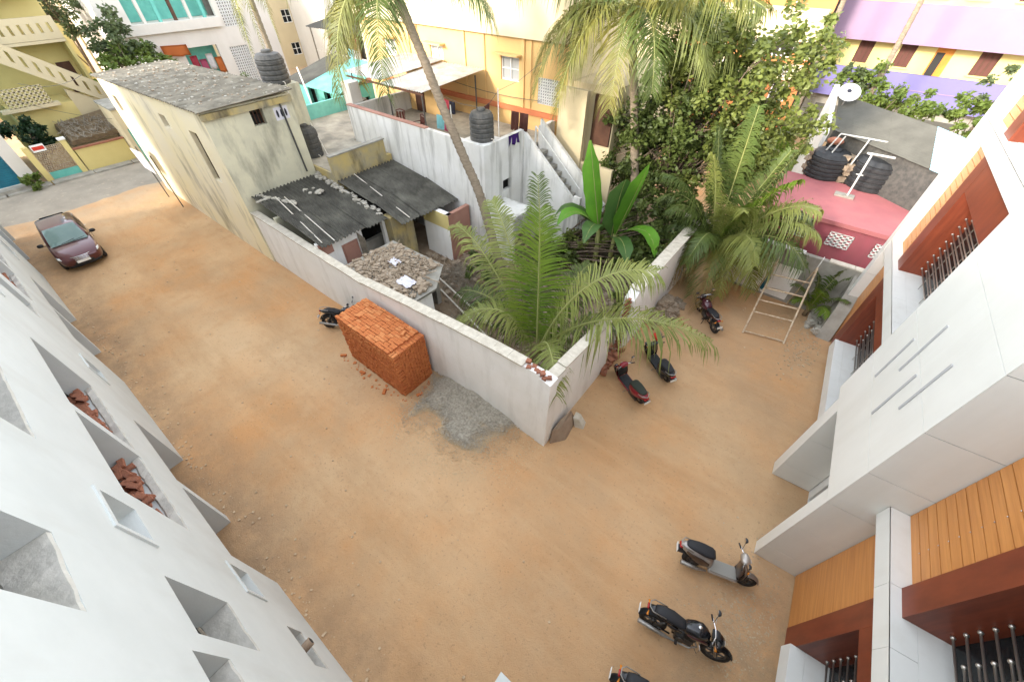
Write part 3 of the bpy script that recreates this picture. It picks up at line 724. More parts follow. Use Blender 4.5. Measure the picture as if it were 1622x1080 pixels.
# tilted stone slab against the corner
sl = thing('stone_slab', 'brown stone slab leaning at the foot of the boundary wall corner', 'stone slab', (-2.95, 6.2, 0))
bm = BM(); prism(bm, [(-2.96, 5.62, -.03), (-2.62, 6.05, -.03), (-2.72, 6.72, -.03), (-2.86, 6.95, -.03), (-2.98, 6.3, -.03)], [(-3.03, 5.78, .45), (-2.86, 6.1, .50), (-2.88, 6.62, .55), (-2.98, 6.84, .42), (-3.04, 6.3, .5)])
obj('slab', bm, 'stone', sl, bevel=.02)
bm = BM(); prism(bm, [(-2.66, 6.62, -.03), (-2.38, 6.72, -.03), (-2.46, 7.02, -.03), (-2.78, 6.98, -.03)], [(-2.80, 6.66, .36), (-2.62, 6.74, .34), (-2.66, 6.94, .36), (-2.84, 6.92, .38)])
obj('broken_piece', bm, 'coping', sl, bevel=.015)

# ================================================================ BRICK STACK
bs = thing('brick_stack', 'block shaped stack of new orange bricks beside the white boundary wall', 'brick stack', (-9.35, 4.68, 0))
X0, X1, Y0, Y1, HB = -10.86, -7.86, 4.02, 5.30, 2.12
rr = random.Random(77)
bl, bwid, bh = .231, .1065, .0735
ncol = int((X1 - X0) / bl); nrow = int((Y1 - Y0) / bwid); nlay = int(HB / bh)
NB = 0; rest = BM()
def put_brick(x, y, z, rz, big):
    global NB
    key = 'n' + rr.choice('aab')
    me = brick_mesh(key, 'brick' if key == 'na' else 'brick_b')
    j = (rr.uniform(-.010, .010), rr.uniform(-.010, .010))
    if big and NB < 300:
        shared('brick', me, bs, TM(x + j[0], y + j[1], z + rr.uniform(-.002, .004), rz + rr.uniform(-.035, .035))); NB += 1
    else:
        M = TM(x + j[0], y + j[1], z, rz + rr.uniform(-.04, .04)); n0 = len(rest.verts)
        vs = box(rest, -.109, .109, -.049, .049, -.034, .034)
        for v in vs: v.co = M @ v.co
ztop = bh * (nlay - .5)
for i in range(ncol):
    for j in range(nrow):
        put_brick(X0 + (i + .5) * bl + (.03 if j % 2 else 0), Y0 + (j + .5) * bwid, ztop, 0, True)
def sidewob(k): return .035 * noise.noise(Vector((k * .37, 1.7, 0))) + .055 * (k / nlay) - .05
for lay in range(nlay - 2, -1, -1):
    z = bh * (lay + .5); off = (lay % 2) * bl / 2
    wob = rr.uniform(-.012, .012)
    for i in range(int((X1 - X0) / bwid)):      # headers on the yard face
        put_brick(X0 + (i + .5) * bwid + (lay % 2) * .03, Y0 + bl / 2 + wob + rr.uniform(-.012, .014), z, pi / 2, lay > nlay - 12)
    for j in range(1, int((Y1 - Y0) / bwid) - 1):
        put_brick(X1 - bl / 2 + wob, Y0 + bl + (j - .5) * bwid, z, 0, False)
        if j < 7: put_brick(X0 + bl / 2 + wob, Y0 + bl + (j - .5) * bwid, z, 0, False)
box(rest, X0 + .2, X1 - .2, Y0 + .2, Y1 - .02, 0, ztop - .04)
o = obj('brick_course', rest, 'brick', bs); stuff(o)
bm = BM()
for k in range(46):
    x = rr.uniform(-11.2, -7.5); y = 3.96 - abs(rr.gauss(0, .16)); rock(bm, (x, y, gz(x, y) + .01), rr.choice((.012, .02, .03, .045)), rr, .6)
for k in range(16):
    x = -7.75 + abs(rr.gauss(0, .15)); y = rr.uniform(4.0, 5.3); rock(bm, (x, y, gz(x, y) + .03), rr.choice((.012, .02, .03, .05)), rr, .6)
stuff(obj('brick_crumbs', bm, 'brick_b', bs))
for (x, y, a) in ((-11.15, 3.85, .7), (-8.6, 3.72, 2.2), (-9.9, 3.78, .2), (-7.55, 4.4, 1.2)): shared('brick', brick_mesh('na', 'brick'), bs, TM(x, y, gz(x, y) + .03, a))
for (x, y, a) in ((-10.2, 4.5, .3), (-8.35, 4.9, 1.9)): shared('brick', brick_mesh('nb', 'brick_b'), bs, TM(x, y, ztop + .072, a))

# ================================================================ BACK COMPOUND WALL
cwall = thing('compound_wall', 'grey weathered compound wall in front of the pink house', 'wall', (0, 17.7, 0))
obj('wall_length', bbox(-4.2, 3.4, 17.58, 17.80, -.2, 2.28), 'concrete', cwall, bevel=.01)
for k in range(9):
    if k in (3, 6): continue
    obj('coping', bbox(-4.1 + k * .83, -4.1 + k * .83 + .815, 17.55, 17.83, 2.282, 2.33), 'white_paint' if k in (4, 5) else 'coping', cwall)
obj('plaster_patch', bbox(-2.0, 1.1, 17.565, 17.579, 0.1, 1.6), 'wall_white', cwall)
bm = BM(); prism(bm, [(2.62, 16.0, -.1), (3.1, 16.0, -.1), (3.1, 17.57, -.1), (2.62, 17.57, -.1)], [(2.66, 16.6, 1.2), (3.1, 16.6, 1.2), (3.1, 17.57, 2.1), (2.66, 17.57, 2.1)])
obj('buttress', bm, 'concrete', cwall)
bm = BM()
for k in range(60): rock(bm, (rr.uniform(2.2, 2.75), rr.uniform(16.1, 17.5), rr.uniform(0, .25)), rr.uniform(.06, .13), rr)
o = obj('fallen_stone', bm, 'mortar', cwall); stuff(o)

# ================================================================ STEEL TRESTLE LADDER
ld = thing('trestle_ladder', 'rusty steel trestle ladder standing by the palms near the compound wall', 'ladder', (0.95, 15.4, 0))
A0, A1 = Vector((0.30, 14.45, .02)), Vector((1.72, 14.80, .02)); T0, T1 = Vector((0.12, 16.55, 2.3)), Vector((1.42, 16.85, 2.3)); B0, B1 = Vector((-.05, 17.25, .02)), Vector((1.25, 17.45, .02))
for a, b in ((A0, T0), (A1, T1)): bm = BM(); tube(bm, [a, b], .034, 6); obj('front_leg', bm, 'iron_rust', ld)
for a, b in ((B0, T0), (B1, T1)): bm = BM(); tube(bm, [a, b], .028, 6); obj('rear_leg', bm, 'iron_rust', ld)
for q in (.03, .30, .46, .62, .80): bm = BM(); tube(bm, [A0.lerp(T0, q), A1.lerp(T1, q)], .028, 6); obj('rung', bm, 'iron_rust', ld)
bm = BM(); tube(bm, [B0.lerp(T0, .3), B1.lerp(T1, .3)], .017, 6); obj('rung', bm, 'iron_rust', ld)
for a in (T0, T1): bm = BM(); tube(bm, [a, a + Vector((0, .05, .34)), a + Vector((.02, .26, .34)), a + Vector((.02, .22, 0))], .018, 6); obj('top_hoop', bm, 'iron_white', ld)
bm = BM(); v = [Vector((.10, 16.2, 1.95)), Vector((.22, 16.0, 1.75)), Vector((.14, 15.85, 1.25)), Vector((.02, 16.0, 1.2))]
face(bm, v); bmesh.ops.solidify(bm, geom=bm.faces[:], thickness=.02)
c = obj('blue_rag', bm, 'shutter_blue'); tag(c, 'blue rag hanging on the steel trestle ladder', 'rag')
# wooden stool in the shade under the palms
so = thing('wooden_stool', 'small grey stool standing in the shade under the palm fronds', 'stool', (-1.55, 16.6, 0))
obj('seat', bbox(-1.78, -1.35, 16.45, 16.8, .42, .46), 'twig', so)
for (x, y) in ((-1.75, 16.48), (-1.38, 16.48), (-1.75, 16.77), (-1.38, 16.77)): obj('leg', bbox(x - .02, x + .02, y - .02, y + .02, 0, .418), 'twig', so)
obj('stretcher', bbox(-1.728, -1.402, 16.47, 16.49, .18, .21), 'twig', so)

# ================================================================ TWO-WHEELERS
def wheel(root, x, r, w, name, spokes=5, rimmat='engine'):
    bm = BM(); torus(bm, (x, 0, r), r - w, w, 28, 10); wh = obj(name, bm, 'rubber', root, smooth=True)
    bm = BM(); torus(bm, (x, 0, r), r - 2.05 * w, w * .55, 28, 6)
    lathe(bm, [(.045, -.05), (.06, -.03), (.06, .03), (.045, .05)], (x, 0, r), 12, 'y')
    for k in range(spokes):
        a = 2 * pi * k / spokes; c, s = cos(a), sin(a); rr_ = r - 2.0 * w
        tube(bm, [(x + .05 * c, 0, r + .05 * s), (x + rr_ * c, 0, r + rr_ * s)], [.022, .014], 5)
    obj('rim', bm, rimmat, wh, smooth=False)
    bm = BM(); lathe(bm, [(.10, .045), (.10, .052)], (x, 0, r), 18, 'y'); obj('brake_disc', bm, 'steel_dull', wh)
    return wh
def arc_fender(bm, x, z, r, w, a0, a1, n=9, t=.006):
    for side in (1,):
        ring = []
        for i in range(n + 1):
            a = radians(a0 + (a1 - a0) * i / n); row = []
            for j in range(5):
                q = (j - 2) / 2; rr_ = r - .035 * q * q
                row.append(bm.verts.new((x + rr_ * cos(a), q * w, z + rr_ * sin(a))))
            ring.append(row)
        for i in range(n):
            for j in range(4): bm.faces.new((ring[i][j], ring[i + 1][j], ring[i + 1][j + 1], ring[i][j + 1]))
    bmesh.ops.solidify(bm, geom=bm.faces[:], thickness=t)
def handlebar(root, x, z, w=.33, mirrors=True, back=.10, hb='chrome'):
    bm = BM(); tube(bm, [(x - back, -w, z + .02), (x - back * .6, -w * .65, z + .03), (x, -.08, z), (x, .08, z), (x - back * .6, w * .65, z + .03), (x - back, w, z + .02)], .013, 7); h = obj('handlebar', bm, hb, root, smooth=True)
    for s in (-1, 1):
        bm = BM(); tube(bm, [(x - back, s * w, z + .02), (x - back * .75, s * (w - .12), z + .026)], .019, 8); obj('grip', bm, 'rubber', h, smooth=True)
        bm = BM(); tube(bm, [(x - back * .2 + .03, s * (w - .04), z + .0), (x - back * .6 + .05, s * (w - .16), z + .01)], .006, 5); obj('lever', bm, 'steel_dull', h)
        if mirrors:
            bm = BM(); tube(bm, [(x - back * .6, s * (w - .15), z + .03), (x - .02, s * (w - .05), z + .20)], .006, 5)
            loft(bm, [(x - .045, s * (w - .02), z + .225, .055, .035), (x - .02, s * (w - .02), z + .225, .07, .045), (x + .015, s * (w - .02), z + .225, .04, .025)], 10, 2.2)
            mi = obj('mirror', bm, 'black_plastic', h, smooth=True)
            bm = BM(); loft(bm, [(x - .050, s * (w - .02), z + .225, .058, .036), (x - .0455, s * (w - .02), z + .225, .058, .036)], 10, 2.2); obj('mirror_glass', bm, 'chrome', mi)
    return h
def motorcycle(label, loc, rz, body='paint_black', seat='seat_black', accent='paint_maroon', lean=-7, group='motorcycles and scooters parked in the yard', fairing=True):
    r = thing('motorcycle', label, 'motorcycle', loc, rz, group, frame=False); r.rotation_euler = (radians(lean), 0, rz)
    R_ = .305; xr, xf = -.64, .68
    wheel(r, xr, R_, .058, 'rear_wheel', 6); wheel(r, xf, R_, .048, 'front_wheel', 6)
    bm = BM(); arc_fender(bm, xf, R_, R_ + .03, .065, 15, 150); obj('front_fender', bm, body, r, smooth=True)
    bm = BM()
    for s in (-1, 1): tube(bm, [(xf, s * .085, R_), (.56, s * .085, .62), (.46, s * .085, .93)], [.026, .024, .020], 8)
    obj('front_fork', bm, 'steel_dull', r, smooth=True)
    hb = handlebar(r, .44, 1.02)
    bm = BM(); loft(bm, [(.44, 0, .83, .10, .10), (.50, 0, .84, .135, .135), (.60, 0, .83, .125, .12), (.66, 0, .82, .09, .085)], 14, 2.4); hl = obj('headlamp_cowl', bm, body, r, smooth=True)
    bm = BM(); loft(bm, [(.655, 0, .82, .082, .078), (.685, 0, .82, .05, .05)], 14, 2.2); obj('headlamp', bm, 'lamp_clear', hl, smooth=True)
    bm = BM(); loft(bm, [(.40, 0, .96, .10, .03), (.47, 0, 1.0, .10, .035), (.54, 0, .99, .08, .02)], 12, 2.6); obj('instrument', bm, 'black_plastic', r, smooth=True)
    for s in (-1, 1):
        bm = BM(); tube(bm, [(.52, s * .12, .78), (.53, s * .22, .78)], [.012, .03], 8); obj('indicator', bm, 'lamp_amber', r, smooth=True)
    # tank
    bm = BM(); loft(bm, [(-.12, 0, .72, .09, .07), (-.05, 0, .76, .14, .11), (.08, 0, .80, .165, .145), (.22, 0, .82, .17, .15), (.33, 0, .80, .13, .11), (.40, 0, .78, .07, .07)], 18, 2.5); tk = obj('fuel_tank', bm, body, r, smooth=True)
    for s in (-1, 1):
        bm = BM(); loft(bm, [(-.02, s * .142, .72, .012, .03), (.10, s * .166, .74, .012, .055), (.28, s * .160, .75, .012, .055), (.40, s * .135, .70, .012, .03)], 8, 3); obj('tank_shroud', bm, accent, tk, smooth=True)
    bm = BM(); lathe(bm, [(.04, 0), (.04, .012), (.02, .016)], (.16, 0, .963), 14); obj('tank_cap', bm, 'chrome', tk, smooth=True)
    # seat and tail
    bm = BM(); loft(bm, [(-.72, 0, .83, .09, .03), (-.60, 0, .84, .125, .05), (-.35, 0, .82, .14, .055), (-.18, 0, .76, .13, .055), (-.05, 0, .76, .09, .05)], 14, 2.8); obj('seat', bm, seat, r, smooth=True)
    bm = BM(); loft(bm, [(-.86, 0, .80, .05, .03), (-.74, 0, .77, .09, .06), (-.45, 0, .72, .12, .07), (-.20, 0, .66, .10, .06)], 12, 2.6); tl = obj('tail_panel', bm, body, r, smooth=True)
    for s in (-1, 1):
        bm = BM(); loft(bm, [(-.40, s * .118, .64, .014, .03), (-.25, s * .124, .62, .016, .075), (-.10, s * .11, .60, .014, .05)], 8, 3); obj('side_panel', bm, accent if body != 'paint_black' else body, r, smooth=True)
    bm = BM(); loft(bm, [(-.895, 0, .80, .06, .028), (-.86, 0, .80, .07, .035)], 10, 2.5); obj('tail_lamp', bm, 'lamp_red', tl, smooth=True)
    bm = BM(); tube(bm, [(-.50, -.13, .87), (-.78, -.13, .90), (-.86, -.06, .91), (-.86, .06, .91), (-.78, .13, .90), (-.50, .13, .87)], .012, 6); obj('grab_rail', bm, 'steel_dull', r, smooth=True)
    bm = BM(); arc_fender(bm, xr, R_, R_ + .05, .07, 60, 170); rf = obj('rear_fender', bm, 'black_plastic', r, smooth=True)
    bm = BM(); box(bm, -1.010, -.998, -.10, .10, .50, .60); obj('number_plate', bm, 'plate', rf)
    for s in (-1, 1):
        bm = BM(); tube(bm, [(-.84, s * .06, .74), (-.86, s * .16, .73)], [.010, .026], 8); obj('indicator', bm, 'lamp_amber', r, smooth=True)
        bm = BM(); tube(bm, [(xr + .02, s * .10, R_ + .02), (-.46, s * .11, .66)], .026, 8); obj('shock_absorber', bm, 'engine', r, smooth=True)
    # engine, frame, exhaust
    bm = BM(); box(bm, -.16, .20, -.11, .11, .22, .44); box(bm, .02, .20, -.075, .075, .44, .62)
    for k in range(5): box(bm, .0, .22, -.10, .10, .455 + k * .032, .468 + k * .032)
    lathe(bm, [(.085, -.145), (.095, -.13), (.095, .13), (.085, .145)], (-.05, 0, .33), 16, 'y'); obj('engine', bm, 'engine', r)
    bm = BM(); tube(bm, [(.40, 0, .84), (.30, 0, .55), (.24, 0, .24), (-.20, 0, .22), (-.26, 0, .60)], .020, 7)
    for s in (-1, 1): tube(bm, [(-.26, s * .09, .28), (xr, s * .085, R_)], .022, 7); tube(bm, [(.36, s * .03, .76), (-.25, s * .09, .66), (-.70, s * .09, .76)], .014, 6)
    obj('frame', bm, 'paint_black', r, smooth=True)
    bm = BM(); tube(bm, [(.20, -.07, .50), (.30, -.10, .34), (.18, -.13, .20), (-.20, -.15, .20), (-.40, -.16, .24), (-.95, -.17, .34)], [.018, .018, .02, .022, .045, .050], 10); obj('exhaust', bm, 'steel_dull', r, smooth=True)
    bm = BM()
    for s in (-1, 1): tube(bm, [(.28, s * .02, .50), (.33, s * .18, .46), (.30, s * .22, .32), (.24, s * .05, .25)], .011, 6)
    obj('crash_guard', bm, 'chrome', r, smooth=True)
    bm = BM(); box(bm, -.14, -.09, -.24, -.12, .27, .30); box(bm, -.14, -.09, .12, .24, .27, .30); tube(bm, [(-.08, .10, .24), (-.14, .26, .02)], .012, 6); obj('footrest', bm, 'rubber', r)
    return r
def scooter(label, loc, rz, body='paint_silver', side='paint_brown', seat='seat_black', floor='mat_grey', lean=-5, steer=0, front=None, group='motorcycles and scooters parked in the yard'):
    r = thing('scooter', label, 'scooter', loc, rz, group, frame=False); r.rotation_euler = (radians(lean), 0, rz)
    R_ = .235; xr, xf = -.58, .66; front = front or body
    wheel(r, xr, R_, .055, 'rear_wheel', 5); wheel(r, xf, R_, .052, 'front_wheel', 5)
    bm = BM(); arc_fender(bm, xf, R_, R_ + .035, .075, -10, 165); obj('front_fender', bm, front, r, smooth=True)
    bm = BM()
    for s in (-1, 1): tube(bm, [(xf, s * .07, R_), (.56, s * .06, .55)], .022, 7)
    obj('front_fork', bm, 'engine', r, smooth=True)
    # apron: shell curved across, leaning back to the handlebar
    bm = BM(); g = []
    prof = [(.42, .27, .17), (.44, .36, .20), (.475, .50, .235), (.485, .66, .225), (.44, .82, .16), (.405, .92, .09)]
    for (x, z, w) in prof:
        g.append([bm.verts.new((x + .13 * (1 - (q / 3) ** 2) - .03, w * q / 3, z)) for q in range(-3, 4)])
    for i in range(len(g) - 1):
        for j in range(6): bm.faces.new((g[i][j], g[i][j + 1], g[i + 1][j + 1], g[i + 1][j]))
    bmesh.ops.solidify(bm, geom=bm.faces[:], thickness=.02); ap = obj('front_apron', bm, front, r, smooth=True)
    bm = BM(); loft(bm, [(.40, 0, .60, .17, .26), (.43, 0, .60, .18, .28)], 16, 3); obj('leg_shield', bm, side if side != 'paint_red' else 'black_plastic', ap, smooth=True)
    for s in (-1, 1):
        bm = BM(); loft(bm, [(.50, s * .14, .70, .04, .03), (.545, s * .12, .70, .03, .025)], 8, 2.4); obj('indicator', bm, 'lamp_amber', ap, smooth=True)
    bm = BM(); loft(bm, [(.28, 0, .98, .09, .04), (.34, 0, 1.0, .16, .06), (.42, 0, .99, .14, .065), (.47, 0, .97, .08, .045)], 14, 2.6); hc = obj('handlebar_cowl', bm, front, r, smooth=True)
    bm = BM(); loft(bm, [(.455, 0, .975, .085, .045), (.49, 0, .97, .05, .028)], 12, 2.4); obj('headlamp', bm, 'lamp_clear', hc, smooth=True)
    handlebar(r, .35, 1.0, .34, True, .10)
    # floorboard
    bm = BM(); box(bm, -.22, .43, -.19, .19, .22, .30); obj('floorboard', bm, body, r, bevel=.02)
    obj('floor_mat', bbox(-.18, .40, -.165, .165, .302, .312), floor, r)
    # rear body
    bm = BM(); loft(bm, [(-.20, 0, .47, .15, .20), (-.30, 0, .50, .185, .22), (-.50, 0, .55, .20, .20), (-.72, 0, .63, .17, .15), (-.90, 0, .68, .10, .09), (-.97, 0, .69, .05, .05)], 18, 2.8); rb_ = obj('rear_body', bm, body, r, smooth=True)
    for s in (-1, 1):
        bm = BM(); loft(bm, [(-.28, s * .178, .50, .018, .06), (-.45, s * .196, .54, .02, .12), (-.65, s * .182, .60, .02, .09), (-.82, s * .13, .66, .02, .04)], 10, 2.6); obj('side_panel', bm, side, rb_, smooth=True)
    bm = BM(); loft(bm, [(-.20, 0, .735, .11, .03), (-.26, 0, .745, .15, .05), (-.45, 0, .765, .165, .055), (-.60, 0, .79, .15, .055), (-.80, 0, .81, .11, .04), (-.86, 0, .81, .06, .025)], 16, 2.8); obj('seat', bm, seat, r, smooth=True)
    bm = BM(); tube(bm, [(-.70, -.15, .74), (-.90, -.13, .80), (-.99, 0, .81), (-.90, .13, .80), (-.70, .15, .74)], .014, 6); obj('grab_rail', bm, 'steel_dull', r, smooth=True)
    bm = BM(); loft(bm, [(-.99, 0, .66, .08, .03), (-.93, 0, .67, .10, .045)], 12, 2.5); obj('tail_lamp', bm, 'lamp_red', rb_, smooth=True)
    bm = BM(); box(bm, -1.0, -.80, -.07, .07, .42, .55); m_ = obj('rear_mudflap', bm, 'black_plastic', r, bevel=.01)
    obj('number_plate', bbox(-1.018, -1.004, -.11, .11, .47, .57), 'plate', m_)
    bm = BM(); tube(bm, [(-.25, -.16, .22), (-.5, -.19, .22), (-.85, -.20, .28)], [.02, .05, .055], 10); obj('exhaust', bm, 'steel_dull', r, smooth=True)
    bm = BM(); box(bm, -.62, -.20, .08, .18, .17, .34); obj('engine', bm, 'engine', r, bevel=.02)
    bm = BM(); tube(bm, [(-.10, .14, .24), (-.04, .27, .03)], .012, 6); obj('side_stand', bm, 'steel_dull', r)
    return r
def between(a, b): return math.atan2(b[1] - a[1], b[0] - a[0])
rA = (1.46, 3.22); fA = (2.72, 3.50)
motorcycle('black motorcycle parked nose towards the clad building, nearest the silver scooter', ((rA[0] + fA[0]) / 2, (rA[1] + fA[1]) / 2, 0), between(rA, fA), lean=-11)
scooter('silver and brown scooter with grey floor mat parked at the foot of the white fin', (2.26, 5.20, 0), radians(17), 'paint_silver', 'paint_brown', 'seat_black', lean=-11)
motorcycle('black motorcycle cut by the lower picture edge, only its tail showing', (2.12, 1.93, 0), radians(12), lean=-11)
motorcycle('black motorcycle standing against the left end of the brick stack', (-12.35, 4.85, 0), radians(38), lean=-11, accent='paint_black')
scooter('red scooter with dark green seat parked beside the cross wall', (-2.0, 9.12, 0), between((-1.38, 8.77), (-2.62, 9.47)), 'paint_red', 'paint_red', 'seat_green', 'black_plastic', lean=-11)
scooter('black scooter parked between the red scooter and the maroon motorcycle', (-1.62, 10.62, 0), between((-1.01, 10.19), (-2.21, 11.06)), 'paint_black', 'paint_black', 'seat_black', 'black_plastic', lean=-11)
motorcycle('dark maroon motorcycle parked nearest the steel trestle ladder', (-1.12, 14.27, 0), between((-.33, 13.49), (-1.92, 15.06)), 'paint_maroon', 'seat_black', 'paint_maroon', lean=-11)
bm = BM(); loft(bm, [(-2.25, 11.02, 1.02, .05, .05), (-2.17, 11.0, 1.05, .13, .12), (-2.06, 10.98, 1.05, .14, .13), (-1.97, 10.96, 1.03, .10, .09)], 12, 2.2)
o = obj('helmet', bm, 'red_cloth', smooth=True); tag(o, 'bright red helmet resting on the handlebar of the black scooter', 'helmet')

# ================================================================ CAR
def car(label, loc, rz):
    r = thing('parked_car', label, 'car', loc, rz, None, frame=False)
    # body below the windows: half section lofted along x
    st_ = [(-2.05, .62, .70, .45, .80), (-1.98, .74, .90, .30, .93), (-1.70, .82, 1.0, .24, .97), (-1.2, .845, 1.02, .20, .98), (-.3, .85, 1.0, .20, .965), (.62, .85, .99, .20, .955), (1.0, .845, .96, .20, .93), (1.45, .82, .90, .22, .865), (1.80, .76, .80, .25, .775), (1.98, .66, .70, .30, .68), (2.05, .52, .60, .36, .58)]
    bm = BM(); rings = []
    for (x, w, zt, zb, zs) in st_:
        zc = zt; prof = [(0, zb), (w * .85, zb), (w, zb + .12), (w * 1.005, (zb + zs) / 2 + .02), (w * .985, zs - .06), (w * .93, zs), (w * .6, zt), (0, zt + .02)]
        ring = [bm.verts.new((x, y, z)) for y, z in prof] + [bm.verts.new((x, -y, z)) for y, z in prof[-2:0:-1]]
        rings.append(ring)
    for a, b in zip(rings[:-1], rings[1:]):
        n = len(a)
        for k in range(n): bm.faces.new((a[k], a[(k + 1) % n], b[(k + 1) % n], b[k]))
    bm.faces.new(rings[0]); bm.faces.new(rings[-1][::-1])
    body = obj('body', bm, 'paint_car', r, smooth=True)
    md = body.modifiers.new('s', 'SUBSURF'); md.levels = 1; md.render_levels = 2
    # greenhouse
    gh = [(-1.90, .62, .98, 1.12), (-1.72, .665, .985, 1.36), (-1.45, .66, .99, 1.46), (-.9, .665, .98, 1.50), (-.2, .665, .97, 1.50), (.12, .66, .965, 1.46), (.40, .67, .96, 1.30), (.92, .70, .94, .985)]
    bm = BM(); rings = []
    for (x, wt, zb, zt) in gh:
        wb = .80; h = zt - zb; wtop = wb - (wb - wt) * min(1, h / .5)
        prof = [(0, zb - .08), (wb, zb - .06), (wb - .01, zb), (wtop + .03, zb + h * .85), (wtop - .05, zt), (0, zt + .018)]
        rings.append([bm.verts.new((x, y, z)) for y, z in prof] + [bm.verts.new((x, -y, z)) for y, z in prof[-2:0:-1]])
    for a, b in zip(rings[:-1], rings[1:]):
        n = len(a)
        for k in range(n): bm.faces.new((a[k], a[(k + 1) % n], b[(k + 1) % n], b[k]))
    bm.faces.new(rings[0]); bm.faces.new(rings[-1][::-1])
    roof = obj('roof', bm, 'paint_car', r, smooth=True)
    md = roof.modifiers.new('s', 'SUBSURF'); md.levels = 1; md.render_levels = 2
    # windscreen
    bm = BM(); g = []
    for i in range(6):
        q = i / 5; x = .955 - .80 * q; z = .975 + .525 * (q ** .88); w = .70 - .115 * q
        g.append([bm.verts.new((x - .05 * (k / 4) ** 2 + .018, w * k / 4, z + .018 - .03 * (k / 4) ** 2)) for k in range(-4, 5)])
    for i in range(5):
        for k in range(8): bm.faces.new((g[i][k], g[i + 1][k], g[i + 1][k + 1], g[i][k + 1]))
    bmesh.ops.solidify(bm, geom=bm.faces[:], thickness=.004)
    ws = obj('windscreen', bm, 'car_glass_reflection', r, smooth=True)
    bm = BM(); tube(bm, [(1.0, -.66, .965), (1.03, -.2, .998), (1.03, .3, .996), (1.0, .66, .965)], .016, 6); obj('wiper_cowl', bm, 'car_dark', ws)
    bm = BM(); tube(bm, [(.98, -.30, 1.01), (.90, .22, 1.07)], .008, 5); tube(bm, [(.98, .12, 1.01), (.92, .60, 1.04)], .008, 5); obj('wiper', bm, 'car_dark', ws)
    for s in (-1, 1):
        bm = BM(); face(bm, [(x, s * y, z) for x, y, z in ((.46, .797, 1.03), (-.36, .803, 1.03), (-.36, .715, 1.38), (.12, .715, 1.36))]); bmesh.ops.solidify(bm, geom=bm.faces[:], thickness=.012); obj('side_window', bm, 'glass_dark', r)
        bm = BM(); face(bm, [(x, s * y, z) for x, y, z in ((-.42, .803, 1.03), (-1.15, .80, 1.05), (-1.15, .712, 1.37), (-.42, .715, 1.38))]); bmesh.ops.solidify(bm, geom=bm.faces[:], thickness=.012); obj('side_window', bm, 'glass_dark', r)
        bm = BM(); tube(bm, [(.62, s * .80, .99), (.60, s * .90, 1.02)], .02, 6); loft(bm, [(.54, s * .98, 1.05, .11, .07), (.60, s * .98, 1.05, .12, .08), (.67, s * .96, 1.04, .07, .045)], 12, 2.6); obj('wing_mirror', bm, 'car_dark', r, smooth=True)
        bm = BM(); loft(bm, [(1.60, s * .70, .73, .10, .04), (1.78, s * .64, .70, .13, .06), (1.90, s * .56, .66, .12, .05), (1.975, s * .50, .63, .06, .03)], 12, 2.3); obj('headlight', bm, 'lamp_clear', r, smooth=True)
        bm = BM(); loft(bm, [(1.93, s * .50, .42, .07, .05), (1.99, s * .48, .42, .06, .04)], 10, 2.2); obj('fog_lamp', bm, 'chrome', r, smooth=True)
        for xw in (-1.30, 1.28):
            bm = BM(); torus(bm, (xw, s * .755, .30), .215, .088, 28, 10, 'y', 1.0); wh = obj('wheel', bm, 'rubber', r, smooth=True)
            bm = BM(); lathe(bm, [(.16, -.03), (.17, .02), (.06, .035)], (xw, s * .79, .30), 20, 'y'); obj('rim', bm, 'paint_silver', wh)
        bm = BM(); box(bm, -.18, -.02, s * .852, s * .872, .80, .825); box(bm, -.98, -.82, s * .848, s * .868, .81, .835); obj('door_handle', bm, 'chrome', r)
    bm = BM(); face(bm, [(-1.83, -.50, 1.20), (-1.83, .50, 1.20), (-1.68, .46, 1.42), (-1.68, -.46, 1.42)]); bmesh.ops.solidify(bm, geom=bm.faces[:], thickness=.02); obj('rear_window', bm, 'glass_dark', r)
    # grille, bumper intake, number plate
    bm = BM()
    for k in range(4):
        z = .56 + k * .045; x = 2.055 - k * .015
        tube(bm, [(x - .10, -.44, z + .01), (x, -.2, z), (x + .01, 0, z), (x, .2, z), (x - .10, .44, z + .01)], .013, 6)
    obj('grille', bm, 'chrome', r, smooth=True)
    bm = BM(); loft(bm, [(1.93, 0, .40, .50, .10), (2.045, 0, .41, .36, .07)], 14, 3.2); bp = obj('bumper_intake', bm, 'car_dark', r, smooth=True)
    obj('number_plate', bbox(2.062, 2.075, -.25, .25, .42, .53), 'plate', bp)
    bm = BM(); loft(bm, [(1.70, 0, .29, .70, .10), (1.95, 0, .29, .62, .09), (2.03, 0, .30, .42, .06)], 14, 3); obj('front_skirt', bm, 'car_dark', r, smooth=True)
    return r
car('dark maroon hatchback car parked on the sand beside the white building', (-27.45, -.15, 0), radians(-3))

